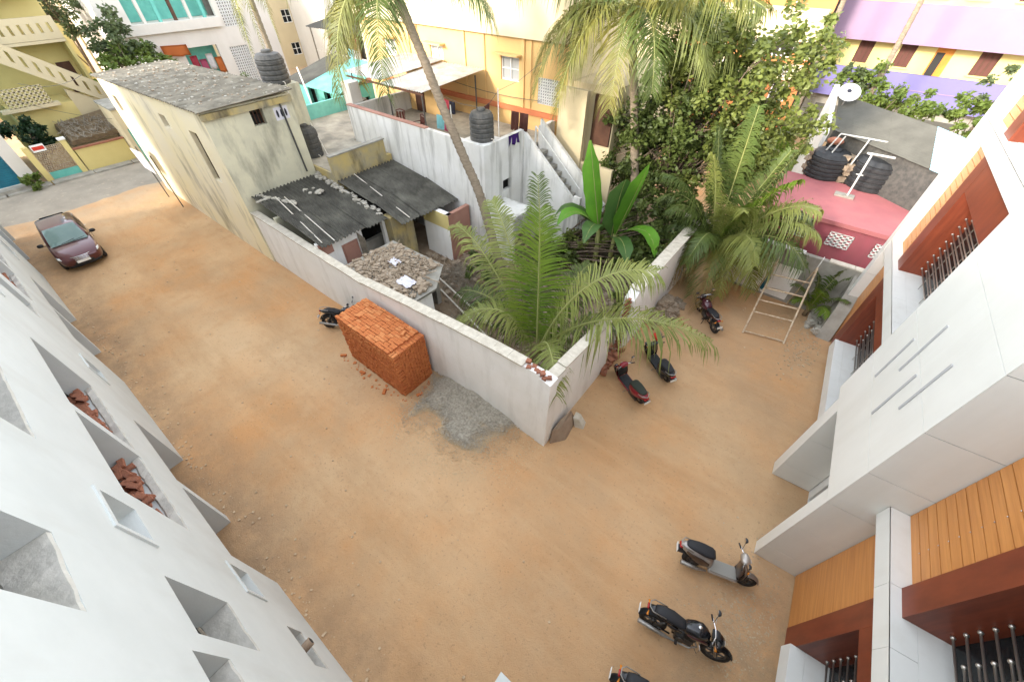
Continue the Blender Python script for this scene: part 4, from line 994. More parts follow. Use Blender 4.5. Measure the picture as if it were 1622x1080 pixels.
# ================================================================ PALMS AND TREES
def bez(p0, p1, p2, t): return p0 * (1 - t) ** 2 + p1 * (2 * t * (1 - t)) + p2 * t * t
def frond(root, base, ctrl, tip, lw=.55, pairs=52, hang=.55, m='frond', rnd=None, stalk=.14, width=.058):
    """feather leaf: rachis along a curve, two rows of drooping leaflets"""
    rnd = rnd or R; p0, p1, p2 = Vector(base), Vector(ctrl), Vector(tip)
    pts = [bez(p0, p1, p2, i / 14) for i in range(15)]; L = sum((b - a).length for a, b in zip(pts[:-1], pts[1:]))
    bm = BM(); up = Vector((0, 0, 1)); twist = rnd.uniform(-.35, .35)
    for i in range(pairs):
        t = stalk + (1 - stalk) * (i + rnd.uniform(-.2, .2)) / pairs; t = min(max(t, stalk), .995)
        p = bez(p0, p1, p2, t); d = (bez(p0, p1, p2, min(1, t + .02)) - bez(p0, p1, p2, max(0, t - .02))).normalized()
        side = d.cross(up)
        if side.length < .15: side = Vector((cos(twist * 3), sin(twist * 3), 0))
        side.normalize(); nrm = side.cross(d).normalized()
        q = (t - stalk) / (1 - stalk); prof = min(1, .45 + 2.6 * q) * (1 - .62 * max(0, q - .5) / .5)
        for s in (-1, 1):
            if rnd.random() < .04: continue
            l = lw * prof * rnd.uniform(.75, 1.15)
            fwd = .22 + .75 * q + rnd.uniform(-.2, .2)
            dir0 = (side * s + d * fwd + nrm * (.25 + twist * s + rnd.uniform(-.15, .15))).normalized()
            h = hang * (.45 + 1.1 * abs(noise.noise(Vector((t * 11, s * 3 + twist * 20, p0.x)))) * 1.6 + rnd.uniform(-.1, .5))
            P4 = [p, p + dir0 * l * .36 - up * (h * l * .06), p + dir0 * l * .68 - up * (h * l * .32), p + dir0 * l * .88 - up * (h * l * .82)]
            wv = d * width * .5
            v = [bm.verts.new(P4[0] - wv * .6), bm.verts.new(P4[0] + wv * .6), bm.verts.new(P4[1] + wv), bm.verts.new(P4[1] - wv), bm.verts.new(P4[2] + wv * .7), bm.verts.new(P4[2] - wv * .7), bm.verts.new(P4[3])]
            bm.faces.new((v[0], v[1], v[2], v[3])); bm.faces.new((v[3], v[2], v[4], v[5])); bm.faces.new((v[5], v[4], v[6]))
    me = bpy.data.meshes.new('m'); bm.to_mesh(me); bm.free(); me.materials.append(MATS[m])
    o = obj('frond', me, m, root)
    bm = BM(); n = len(pts); tube(bm, pts, [(.030 * (1 - i / n) + .005) * min(1.3, max(.6, L / 4)) for i in range(n)], 5)
    obj('rachis', bm, 'rachis', o, smooth=True)
    return o
def palm_trunk(root, pts, r0, r1, ringstep=.16, m='trunk_palm'):
    pts = [Vector(p) for p in pts]; fine = []; rad = []
    seg = [(b - a).length for a, b in zip(pts[:-1], pts[1:])]; tot = sum(seg); acc = 0
    for k, (a, b) in enumerate(zip(pts[:-1], pts[1:])):
        n = max(1, int(seg[k] / ringstep))
        for i in range(n):
            t = i / n; q = (acc + seg[k] * t) / tot; p = a.lerp(b, t); r = r0 + (r1 - r0) * q
            fine += [p, p + (b - a).normalized() * ringstep * .45]; rad += [r * 1.07, r * .92]
        acc += seg[k]
    fine.append(pts[-1]); rad.append(r1)
    bm = BM(); tube(bm, fine, rad, 12); return obj('trunk', bm, m, root, smooth=True)
def smooth_pts(pts, n=6):
    pts = [Vector(p) for p in pts]; out = []
    for i in range(len(pts) - 1):
        p0 = pts[max(i - 1, 0)]; p1 = pts[i]; p2 = pts[i + 1]; p3 = pts[min(i + 2, len(pts) - 1)]
        for k in range(n):
            t = k / n; out.append(.5 * ((2 * p1) + (p2 - p0) * t + (2 * p0 - 5 * p1 + 4 * p2 - p3) * t * t + (3 * p1 - p0 - 3 * p2 + p3) * t ** 3))
    return out + [pts[-1]]
G_P = 'coconut palms'
# --- young palm in the bare plot
yp = thing('young_palm', 'young stemless coconut palm spreading over the corner of the boundary wall', 'palm', (-5.35, 8.15, 0), 0, G_P)
rp = random.Random(101); C0 = Vector((-5.35, 8.15, .35))
bm = BM(); tube(bm, [(-5.35, 8.15, -.1), (-5.35, 8.15, .4), (-5.37, 8.15, .95)], [.24, .22, .10], 12); obj('trunk', bm, 'boot_palm', yp, smooth=True)
YF_ = [  # control, tip, leaflet length, hang, material, pairs
    ((-6.9, 8.7, 4.6), (-8.3, 9.4, 4.9), .66, .6, 'frond_pale', 60),
    ((-7.9, 8.6, 4.0), (-10.0, 9.2, 3.5), .62, .75, 'frond_pale', 60),
    ((-5.55, 8.4, 3.2), (-6.0, 8.9, 5.5), .95, .22, 'frond_bright', 72),
    ((-5.75, 8.9, 3.8), (-6.9, 10.0, 5.9), .66, .45, 'frond', 58),
    ((-4.3, 8.4, 4.9), (-2.35, 9.3, 4.7), .80, .80, 'frond_pale', 72),
    ((-3.1, 7.7, 5.0), (-.35, 9.7, 2.9), .88, 1.0, 'frond_pale', 80),
    ((-6.4, 7.9, 3.3), (-7.9, 6.8, 1.5), .70, .95, 'frond_pale', 58),
    ((-7.2, 8.4, 2.5), (-9.3, 8.4, 1.2), .70, .9, 'frond', 58),
    ((-4.3, 7.2, 3.6), (-3.0, 5.75, 2.3), .70, 1.4, 'frond_pale', 58),
    ((-5.2, 9.4, 2.9), (-5.1, 11.0, 2.9), .66, .8, 'frond', 52),
    ((-3.9, 9.0, 2.8), (-2.9, 10.3, 1.7), .66, 1.0, 'frond', 52),
]
for (c, t, lw, h, m, n) in YF_:
    frond(yp, C0 + Vector((rp.uniform(-.08, .08), rp.uniform(-.08, .08), 0)), c, t, lw * 1.65, int(n * 1.45), h * .9, m, rp, .12, .046)
# --- tall leaning palm in front of the white terrace
p1 = thing('leaning_palm', 'tall leaning coconut palm with ringed trunk in front of the white terrace wall', 'palm', (-9.4, 11.3, 0), 0, G_P)
palm_trunk(p1, smooth_pts([(-9.3, 11.25, -.1), (-9.9, 11.3, 1.5), (-10.7, 11.4, 3.6), (-11.44, 11.4, 4.93), (-12.4, 11.4, 6.67), (-13.0, 11.4, 7.88), (-13.75, 11.4, 9.25), (-14.1, 11.4, 9.9)]), .20, .15)
C1 = Vector((-14.1, 11.4, 9.9))
for k, (dx, dy, dz, m) in enumerate([(-1.6, -1.6, -2.6, 'frond_yellow'), (-.4, -2.2, -2.3, 'frond_yellow'), (-2.6, -.4, -2.0, 'frond_yellow'), (.9, -1.6, -2.1, 'frond'), (-2.2, 1.8, -1.0, 'frond'), (2.9, .6, -.55, 'frond'), (3.6, 2.2, .2, 'frond_yellow'), (.4, 3.0, .2, 'frond'), (-3.0, -2.0, .4, 'frond'), (1.6, -2.6, .9, 'frond_pale'), (-.5, .6, 3.2, 'frond'), (-1.2, -.9, -2.3, 'frond_yellow')]):
    d = Vector((dx, dy, dz)) * 1.25; frond(p1, C1, C1 + Vector((dx * .95, dy * .95, .9 + max(0, dz) * .6)), C1 + d, 1.15, 96, .9, m, rp, .08, .05)
# --- second tall palm
p2 = thing('tall_palm', 'tall straight coconut palm with drooping crown beside the leafy tree', 'palm', (-6.1, 17.5, 0), 0, G_P)
palm_trunk(p2, smooth_pts([(-6.0, 17.5, -.1), (-6.57, 17.5, 2.84), (-6.89, 17.5, 4.2), (-7.31, 17.5, 5.9), (-7.7, 17.5, 7.3), (-8.2, 17.5, 9.1)]), .21, .15)
C2 = Vector((-8.2, 17.4, 9.15))
for (dx, dy, dz, m) in [(.55, -1.5, -1.9, 'frond_yellow'), (-.9, -1.9, -2.1, 'frond_yellow'), (-1.9, -1.6, -1.9, 'frond_yellow'), (-2.6, -.6, -1.6, 'frond_yellow'), (-1.4, -1.2, -2.6, 'frond_yellow'), (1.6, -1.4, -1.4, 'frond'), (2.6, -.4, -1.1, 'frond_pale'), (3.0, .8, -1.3, 'frond_pale'), (2.2, 1.9, -.4, 'frond'), (.2, 2.8, -.4, 'frond'), (-2.4, 1.9, -.4, 'frond'), (-2.6, -1.6, .6, 'frond'), (1.8, -2.4, .5, 'frond_yellow'), (3.4, -.8, .3, 'frond_yellow'), (.2, -.4, 2.8, 'frond')]:
    d = Vector((dx, dy, dz)) * 1.4; frond(p2, C2, C2 + Vector((dx * 1.0, dy * 1.0, .9 + max(0, dz) * .6)), C2 + d, 1.45, 110, .75, m, rp, .08, .055)
# --- bushy palm at the back of the yard
p3 = thing('bushy_palm', 'low bushy palm with dry lower fronds leaning over the compound wall', 'palm', (-2.2, 16.55, 0), 0, G_P)
palm_trunk(p3, [(-2.2, 16.55, -.1), (-2.22, 16.5, .9), (-2.25, 16.45, 1.7)], .26, .20, .12, 'boot_palm')
C3 = Vector((-2.25, 16.45, 1.75))
for (dx, dy, dz, lift, m) in [(-.3, -.3, 4.9, 1.6, 'frond'), (1.3, -.2, 4.3, 1.7, 'frond'), (-1.3, .3, 4.0, 1.6, 'frond'), (2.4, .1, 2.4, 2.4, 'frond_pale'), (2.9, -.9, 1.0, 2.4, 'frond'), (1.9, -1.3, -.2, 2.0, 'frond_yellow'), (1.0, -1.5, -.7, 1.9, 'frond_yellow'), (.2, -1.7, -.9, 1.7, 'frond'), (-.8, -1.4, -1.0, 1.5, 'frond_dry'), (-1.3, -1.0, -1.0, 1.4, 'frond_dry'), (-1.9, -.2, .2, 1.9, 'frond'), (-1.7, -.9, 1.6, 2.0, 'frond'), (.6, -1.2, 2.3, 2.3, 'frond_pale'), (2.4, .9, 1.7, 2.2, 'frond'), (.9, .9, 3.6, 1.7, 'frond'), (2.1, -.6, .3, 2.3, 'frond_pale'), (1.5, -.6, 3.3, 2.2, 'frond_bright'), (-2.2, -.8, 2.6, 2.2, 'frond'), (-.9, -1.0, 3.6, 1.9, 'frond_pale'), (2.8, -.3, 1.8, 2.5, 'frond_pale'), (-2.4, .2, 1.4, 2.2, 'frond'), (1.6, -1.4, .8, 2.4, 'frond_pale'), (-.4, -1.7, .2, 2.3, 'frond'), (.6, -1.9, -1.2, 1.6, 'frond_dry'), (-1.7, -1.4, -.4, 1.8, 'frond_dry')]:
    d = Vector((dx, dy, dz)) * 1.12; frond(p3, C3, C3 + Vector((dx * .6, dy * .6, lift + max(0, dz) * .25)), C3 + d, 1.1, 100, .9, m, rp, .12, .048)
p4 = thing('palm_sapling', 'small green palm sapling beside the steel trestle ladder', 'palm', (2.0, 17.2, 0), 0, G_P)
C4 = Vector((2.0, 17.2, .15))
bm = BM(); tube(bm, [(2.0, 17.2, -.05), (2.0, 17.2, .35)], [.10, .06], 8); obj('trunk', bm, 'boot_palm', p4, smooth=True)
for (dx, dy, dz) in [(-.5, -.2, 1.9), (.5, -.1, 2.0), (-1.0, -.4, 1.2), (.9, -.5, 1.3), (0, -.8, 1.5), (.2, -.2, 2.3), (-.7, -.6, .6), (.6, -.8, .6)]:
    frond(p4, C4, C4 + Vector((dx * .4, dy * .4, .7 + dz * .55)), C4 + Vector((dx, dy, dz)), .45, 34, .6, rp.choice(('frond_bright', 'frond')), rp, .2)
# --- bare trunks rising in front of the purple house, crowns above the picture
for (x, y, lab) in ((-3.35, 34.0, 'slender tall palm trunk in front of the red balcony house, left of two'), (.05, 34.0, 'slender tall palm trunk in front of the purple house, right of two')):
    t = thing('tall_palm', lab, 'palm', (x, y, 0), 0, G_P)
    palm_trunk(t, smooth_pts([(x + .25, y, -.1), (x + .1, y, 4), (x, y, 8), (x - .15, y, 11.5)]), .17, .12, .25)
    Ck = Vector((x - .15, y, 11.5))
    for k in range(11):
        a = k * 2.4; q = 1 + .4 * (k % 3); frond(t, Ck, Ck + Vector((1.6 * cos(a), 1.6 * sin(a), 1.4)), Ck + Vector((2.9 * cos(a), 2.9 * sin(a), .4 + .5 * (k % 3))), .55, 26, .7, 'frond', rp, .12, .05)
# --- palms over the roofs at the far left
for (x, y, z, lab, fr) in ((-31.5, 14.6, 9.4, 'coconut palm with yellowing fronds hanging beside the cream stair block', [(-.2, -1.0, -3.4), (.7, -.6, -3.5), (-1.0, -.8, -3.0), (1.2, .3, -3.0), (-2.4, 0, .4), (2.6, .4, .6), (.3, 2.5, .3), (-.4, -2.5, .6), (.3, -1.2, -3.7)]),
                           (-52.0, 5.6, 10.8, 'coconut palm behind the stepped cream house at the picture corner', [(-.8, -1.6, -2.9), (.6, -1.5, -3.2), (1.6, -.6, -2.8), (2.4, .5, -1.8), (-2.4, 0, -.4), (2.8, -1.4, .4), (.3, 2.5, .3), (-.4, -2.5, .6)])):
    t = thing('coconut_palm', lab, 'palm', (x, y, 0), 0, G_P)
    palm_trunk(t, smooth_pts([(x + .6, y, -.1), (x + .3, y, 4), (x, y, z)]), .19, .14, .25)
    Ck = Vector((x, y, z))
    for (dx, dy, dz) in fr: frond(t, Ck, Ck + Vector((dx * .9, dy * .9, .8 + max(0, dz) * .6)), Ck + Vector((dx, dy, dz)), .55, 44, .9, 'frond_yellow' if dz < -1 else 'frond', rp, .12, .045)

# --- banana clump
bp = thing('banana_plant', 'banana clump with one upright bright green leaf below the leafy tree', 'banana plant', (-6.4, 14.2, 0))
bm = BM(); tube(bm, [(-6.4, 14.2, -.05), (-6.42, 14.2, 1.2), (-6.5, 14.2, 2.4)], [.15, .12, .08], 10); tube(bm, [(-5.9, 14.5, -.05), (-5.85, 14.5, 1.0), (-5.8, 14.4, 2.2)], [.13, .11, .07], 10); obj('stem', bm, 'rachis', bp, smooth=True)
def banana_leaf(root, base, ctrl, tip, w, m, cup=.25, twist=0.0):
    p0, p1_, p2_ = Vector(base), Vector(ctrl), Vector(tip); bm = BM(); rows = []; n = 12
    for i in range(n + 1):
        t = i / n; p = bez(p0, p1_, p2_, t); d = (bez(p0, p1_, p2_, min(1, t + .03)) - bez(p0, p1_, p2_, max(0, t - .03))).normalized()
        side = d.cross(Vector((0, 0, 1)))
        if side.length < .35: side = d.cross(Vector((-.62, .78, 0)))
        side.normalize(); side = (Matrix.Rotation(twist, 3, d) @ side); nn = side.cross(d).normalized()
        ww = w * min(1, t * 4.5) * (1 - max(0, t - .72) / .28 * .9) * (1 + .05 * sin(i * 2.3))
        rows.append([bm.verts.new(p + side * ww * q + nn * ww * cup * abs(q) * (1 if abs(q) < .6 else .9)) for q in (-1, -.5, 0, .5, 1)])
    for a, b in zip(rows[:-1], rows[1:]):
        for k in range(4): bm.faces.new((a[k], a[k + 1], b[k + 1], b[k]))
    o = obj('leaf', bm, m, root, smooth=True)
    bm = BM(); tube(bm, [bez(p0, p1_, p2_, i / 8) for i in range(9)], [.022 - .002 * i for i in range(9)], 5); obj('midrib', bm, 'rachis', o)
banana_leaf(bp, (-6.5, 14.2, 2.3), (-6.95, 14.15, 4.0), (-7.35, 14.0, 5.75), .42, 'banana_leaf', .4, .5)
banana_leaf(bp, (-5.8, 14.4, 2.1), (-5.2, 14.2, 4.4), (-4.9, 13.9, 5.5), .52, 'banana_leaf', .3, .7)
banana_leaf(bp, (-5.9, 14.3, 2.1), (-5.7, 13.7, 4.3), (-5.5, 13.6, 4.9), .55, 'banana_dark', .15, .5)
banana_leaf(bp, (-5.8, 14.4, 2.1), (-4.2, 14.0, 3.9), (-3.7, 13.7, 2.2), .34, 'banana_leaf', .2)
banana_leaf(bp, (-6.5, 14.2, 2.3), (-8.0, 13.7, 3.8), (-8.4, 13.5, 2.3), .34, 'banana_dark', .2)
banana_leaf(bp, (-6.5, 14.2, 2.3), (-7.4, 13.2, 3.9), (-7.6, 12.6, 2.8), .32, 'banana_leaf', .2)
banana_leaf(bp, (-6.4, 14.2, 2.2), (-6.3, 13.2, 3.6), (-6.2, 12.4, 2.6), .34, 'banana_dark', .2)
banana_leaf(bp, (-5.9, 14.4, 2.0), (-4.9, 13.2, 3.2), (-4.4, 12.7, 2.2), .32, 'banana_dark', .2)

# --- broadleaf trees and shrubs
def leaf_cloud(bm, centre, rad, count, size, rnd, clumps=26, flat=.8):
    c = Vector(centre); cl = []
    for k in range(clumps):
        while True:
            v = Vector((rnd.uniform(-1, 1), rnd.uniform(-1, 1), rnd.uniform(-1, 1)))
            if .25 < v.length < 1: break
        cl.append((c + Vector((v.x * rad[0], v.y * rad[1], v.z * rad[2])), rnd.uniform(.14, .34) * min(rad)))
    for k in range(count):
        o, r_ = rnd.choice(cl); v = Vector((rnd.gauss(0, 1), rnd.gauss(0, 1), rnd.gauss(0, flat))).normalized() * r_ * rnd.random() ** .4
        p = o + v; a = Vector((rnd.gauss(0, 1), rnd.gauss(0, 1), rnd.gauss(-.25, .6))).normalized(); b = a.cross(Vector((rnd.gauss(0, 1), rnd.gauss(0, 1), rnd.gauss(0, 1)))).normalized()
        s = size * rnd.uniform(.7, 1.3); w = s * .30
        q = [bm.verts.new(p), bm.verts.new(p + a * s * .5 + b * w), bm.verts.new(p + a * s), bm.verts.new(p + a * s * .5 - b * w)]
        bm.faces.new(q)
    return cl
def tree(name, label, base, trunk, clouds, cat='tree', group=None, limb_r=.05, trunk_m='trunk_bark', r0=.16):
    t = thing(name, label, cat, base, 0, group); rnd = random.Random(hash((round(base[0] * 10), round(base[1] * 10))) & 0xffff)
    bm = BM(); tr = [Vector(p) for p in trunk]; n = len(tr)
    tube(bm, smooth_pts(tr, 4), [r0 * (1 - .55 * i / ((n - 1) * 4)) for i in range((n - 1) * 4 + 1)], 9)
    ends = []
    for (c, rad, cnt, size, m, ncl) in clouds:
        b2 = BM(); cl = leaf_cloud(b2, c, rad, cnt, size, rnd, ncl)
        me = bpy.data.meshes.new('m'); b2.to_mesh(me); b2.free(); me.materials.append(MATS[m]); obj('crown', me, m, t)
        ends += cl[::3]
    for (e, r_) in ends:
        s = tr[rnd.randrange(max(1, n // 2), n)]; mid = s.lerp(e, .5) + Vector((rnd.uniform(-.15, .15), rnd.uniform(-.15, .15), .12)); tube(bm, [s, mid, e], [limb_r, limb_r * .6, limb_r * .2], 5)
    obj('trunk', bm, trunk_m, t, smooth=True)
    return t
tree('leafy_tree', 'tall dense leafy tree behind the banana clump and the bushy palm', (-5.0, 18.9, 0), [(-5.0, 18.9, -.1), (-5.1, 18.8, 1.6), (-5.4, 18.6, 3.0), (-5.6, 18.6, 5.0)],
     [((-5.4, 18.7, 5.4), (2.7, 1.7, 2.8), 10500, .20, 'leaf_tree', 110), ((-5.0, 18.3, 7.6), (2.6, 1.6, 1.7), 6200, .20, 'leaf_tree_b', 70), ((-7.6, 18.3, 4.6), (1.6, 1.2, 1.9), 4200, .19, 'leaf_tree', 44), ((-3.4, 18.6, 4.2), (1.6, 1.3, 1.9), 4400, .19, 'leaf_tree_b', 44), ((-3.0, 19.2, 8.0), (1.7, 1.5, 1.5), 2800, .20, 'leaf_tree_b', 34), ((-2.0, 19.0, 6.0), (1.4, 1.3, 1.4), 2400, .19, 'leaf_tree_b', 30), ((-6.0, 18.4, 2.6), (2.2, 1.0, 1.0), 3000, .18, 'leaf_tree', 38)])

# ================================================================ OLD YELLOW HOUSE
rr = random.Random(404)
def slope_z(x, z): return z * (1 - .0058 * max(0, -19.05 - x))
yh = thing('old_yellow_house', 'long weathered yellow house with stone weighted sheet roof beside the sandy yard', 'house', (-25.5, 7.2, 0))
yops = [(-21.35, -20.55, 3.5, 5.55), (-24.4, -23.65, 5.2, 5.75), (-31.0, -30.3, 4.9, 5.7)]
bm = BM(); wallgrid(bm, lambda u, d, z: (u, 5.45 + d, slope_z(u, z)), -32.05, -19.05, -.2, 6.5, yops, .28); obj('wall', bm, 'yellow_old', yh)
bm = BM(); wallgrid(bm, lambda u, d, z: (-19.049 - d, u, z), 5.451, 8.98, -.2, 6.5, [(7.18, 7.70, 5.62, 6.2)], .26); obj('end_wall', bm, 'grey_old', yh)
bm = BM(); box(bm, -32.05, -19.32, 8.72, 8.97, -.2, 5.98); box(bm, -32.04, -31.8, 5.74, 8.71, -.2, 5.97); obj('rear_wall', bm, 'grey_old', yh)
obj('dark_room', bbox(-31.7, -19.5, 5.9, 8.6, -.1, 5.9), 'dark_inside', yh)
for o_ in yops:
    bm = BM(); z0, z1 = slope_z(o_[0], o_[2]), slope_z(o_[0], o_[3])
    for k in range(5): x = o_[0] + (o_[1] - o_[0]) * (k + .5) / 5; box(bm, x - .012, x + .012, 5.60, 5.624, z0, z1)
    obj('window_bars', bm, 'dark_wood', yh)
bm = BM()
for k in range(4): box(bm, -19.20, -19.18, 7.20 + k * .14, 7.23 + k * .14, 5.63, 6.19)
obj('window_bars', bm, 'dark_wood', yh)
obj('wall_cornice', bbox(-19.045, -18.93, 5.40, 9.0, 6.22, 6.44), 'stained_yellow', yh)
nS = 12
for k in range(nS):
    xa = -32.2 + (13.35) * k / nS; xb = -32.2 + 13.35 * (k + 1) / nS + .06; j = rr.uniform(-.02, .02) + .012 * (k % 2)
    bm = BM(); corrugated(bm, lambda a, b: (xa + (xb - xa) * a, 5.30 + 3.78 * b, slope_z(xa + (xb - xa) * a, 6.56) + .10 * b + j), 5, .040); obj('roof_sheet', bm, 'asbestos_pale', yh)
for k in range(nS + 1):   # rows of weights along the laps
    xa = -32.1 + 13.2 * k / nS; bm = BM()
    for i in range(22):
        if rr.random() < .45: continue
        y = 5.45 + i * .165 + rr.uniform(-.05, .05); rock(bm, (xa + rr.uniform(-.08, .08), y, slope_z(xa, 6.56) + .05 + .10 * (y - 5.3) / 3.78), rr.uniform(.025, .06), rr, .5)
    stuff(obj('roof_weights', bm, 'mortar', yh))
bm = BM()
for i in range(120):
    x = rr.uniform(-32, -19); y = rr.uniform(5.5, 9); rock(bm, (x, y, slope_z(x, 6.56) + .05 + .10 * (y - 5.3) / 3.78), rr.uniform(.02, .06), rr, .5)
o = obj('roof_litter', bm, 'rubble', yh); stuff(o)
bm = BM(); tube(bm, [(-19.0, 8.45, 6.45), (-19.0, 8.5, 5.0), (-18.98, 8.55, 3.4)], .04, 8); obj('drain_pipe', bm, 'dust_black', yh)
# poster of dark marks on the end wall
po = obj('poster', bbox(-19.046, -19.036, 8.12, 8.72, 5.62, 6.10), 'tarp_white', None); tag(po, 'small white poster with dark figures on the grey end wall', 'poster')
for k in range(3):
    bm = BM(); loft(bm, [(-19.035, 8.24 + k * .18, 5.86, .05, .15, 2), (-19.033, 8.24 + k * .18, 5.86, .045, .14, 2)], 10); obj('poster_mark', bm, 'cloth_dark', po)
def water_tank(label, x, y, z, r, h, m='dust_black'):
    t = thing('water_tank', label, 'water tank', (x, y, z), 0, 'black plastic roof water tanks')
    prof = [(r * .96, 0)]
    n = 5
    for k in range(n):
        a = h * .78 * k / n; b = h * .78 * (k + 1) / n; prof += [(r, a + .03), (r, b - .05), (r * .955, b - .02), (r * .955, b)]
    prof += [(r * .98, h * .80), (r * .80, h * .93), (r * .42, h * .97)]
    bm = BM(); lathe(bm, prof, (x, y, z), 24); obj('tank_body', bm, m, t, smooth=False)
    bm = BM(); lathe(bm, [(r * .36, 0), (r * .36, .05), (r * .30, .09), (r * .08, .10)], (x, y, z + h * .972), 18); obj('lid', bm, m, t)
    bm = BM(); tube(bm, [(x + r * .98, y, z + .12), (x + r + .12, y, z + .12), (x + r + .14, y, z - .3)], .02, 6); obj('outlet_pipe', bm, 'pvc', t)
    return t
t = water_tank('black water tank on the far corner of the old yellow house roof', -20.9, 9.55, 6.5, .58, 1.15)
obj('tank_stand', bbox(-21.5, -20.3, 8.99, 10.2, 3.6, 6.49), 'grey_old', yh)
# hoarding at the lane end
hb = thing('notice_board', 'blank white board on two thin dark posts at the lane end of the yellow house', 'signboard', (-30, 5.1, 0))
for x in (-30.7, -28.6): bm = BM(); tube(bm, [(x, 5.05, -.05), (x, 5.0, 2.9)], .03, 6); obj('post', bm, 'dust_black', hb)
bm = BM(); prism(bm, [(-31.3, 4.92, 1.65), (-30.0, 5.02, 1.55), (-30.0, 5.05, 1.55), (-31.3, 4.95, 1.65)], [(-31.3, 4.82, 2.75), (-30.0, 4.95, 2.75), (-30.0, 4.98, 2.75), (-31.3, 4.85, 2.75)]); obj('board', bm, 'tarp_white', hb)

# ================================================================ RUINED SHEDS
sh = thing('tin_roofed_shed', 'low shed with dark corrugated sheet roof between boundary wall and white terrace', 'shed', (-16.4, 8.8, 0))
def sheet_run(root, x0, z0, x1, z1, y0, y1, n, m, waves=6):
    for k in range(n):
        ya = y0 + (y1 - y0) * k / n; yb = y0 + (y1 - y0) * (k + 1) / n + .05; j = rr.uniform(-.015, .015); e = rr.uniform(-.12, .1)
        bm = BM(); corrugated(bm, lambda a, b: (x0 + (x1 + e - x0) * b, ya + (yb - ya) * a, z0 + (z1 - z0) * b + j + .01 * (k % 2)), waves, .045); obj('roof_sheet', bm, m, root)
sheet_run(sh, -19.02, 3.17, -16.3, 2.90, 5.80, 8.72, 3, 'asbestos'); sheet_run(sh, -16.5, 2.98, -13.9, 2.60, 5.80, 8.85, 3, 'asbestos')
sheet_run(sh, -17.36, 3.20, -14.8, 2.88, 9.02, 12.2, 3, 'asbestos'); sheet_run(sh, -15.0, 2.95, -13.0, 2.46, 9.06, 12.2, 3, 'asbestos')
bm = BM()
for k in range(70):   # mortar run along the lap and the wall joint
    q = k / 69; rock(bm, (-18.9 + 4.6 * q + rr.uniform(-.1, .1), 8.86 + rr.uniform(-.14, .14), 3.20 - .55 * q + rr.uniform(-.01, .05)), rr.uniform(.05, .12), rr, .45)
for k in range(26): q = k / 25; rock(bm, (-18.9 + 1.6 * q + rr.uniform(-.08, .08), 6.05 + .7 * q + rr.uniform(-.06, .06), 3.17 - .12 * q), rr.uniform(.04, .10), rr, .4)
for k in range(14): q = k / 13; rock(bm, (-18.4 + rr.uniform(-.05, .05), 5.75 + .5 * q, 3.14), rr.uniform(.04, .08), rr, .4)
for k in range(12): rock(bm, (-17.6 + rr.uniform(-.5, .5), 7.9 + rr.uniform(-.2, .2), 3.08), rr.uniform(.04, .12), rr, .35)
o = obj('mortar_run', bm, 'mortar', sh); stuff(o)
for (a, b) in (((-18.2, 6.45, 3.16), (-14.2, 5.95, 2.68)), ((-17.9, 6.7, 3.16), (-13.95, 6.35, 2.68)), ((-17.3, 9.9, 3.26), (-13.2, 9.55, 2.56))):
    bm = BM(); tube(bm, [a, b], .022, 6); obj('loose_pipe', bm, 'pvc', sh)
XS = -14.35
bm = BM(); wallgrid(bm, lambda u, d, z: (XS - d, u, z), 5.76, 9.0, -.1, 2.58, [(6.72, 7.52, -.05, 2.1), (7.78, 8.86, -.05, 2.35)], .2); obj('front_wall', bm, 'wall_white', sh)
obj('brick_patch', bbox(XS + .002, XS + .05, 5.78, 6.35, 2.05, 2.56), 'door_pink', sh)
d = obj('door', bbox(XS - .12, XS - .06, 6.73, 7.51, -.02, 2.09), 'door_pink', sh)
obj('door_panel', bbox(XS - .058, XS - .035, 6.82, 7.42, .1, .9), 'door_pink', d); obj('door_panel', bbox(XS - .058, XS - .035, 6.82, 7.42, 1.0, 2.0), 'door_pink', d)
bm = BM()
for k in range(7): box(bm, XS + .01 + .02 * k, XS + .03 + .02 * k, 7.54 + .03 * k, 7.58 + .03 * k, 0, 2.35 - .05 * k)
obj('torn_mat', bm, 'twig', sh)
bm = BM(); box(bm, XS - 3.2, XS - 3.0, 5.76, 12.2, -.1, 2.7); obj('back_wall', bm, 'grey_old', sh)
obj('low_wall', bbox(XS - .9, XS - .7, 7.6, 9.6, -.1, 1.25), 'concrete', sh)
bm = BM(); wallgrid(bm, lambda u, d, z: (-13.9 - d, u, z), 9.02, 10.2, -.1, 2.5, [], .5); obj('mouldy_wall', bm, 'stained_yellow', sh)
bm = BM(); wallgrid(bm, lambda u, d, z: (u, 10.85 + d, z), -13.9, -12.2, -.1, 2.42, [], .25); obj('side_wall', bm, 'wall_white', sh)
obj('painted_band', bbox(-13.9, -12.2, 10.838, 10.848, 1.7, 2.41), 'lemon', sh)
bm = BM(); wallgrid(bm, lambda u, d, z: (-12.19 - d, u, z), 10.852, 12.2, -.1, 2.42, [], .2); obj('brick_end', bm, 'door_pink', sh)
obj('dark_room', bbox(XS - 2.9, XS - .95, 9.1, 10.8, -.05, 2.4), 'dark_inside', sh)
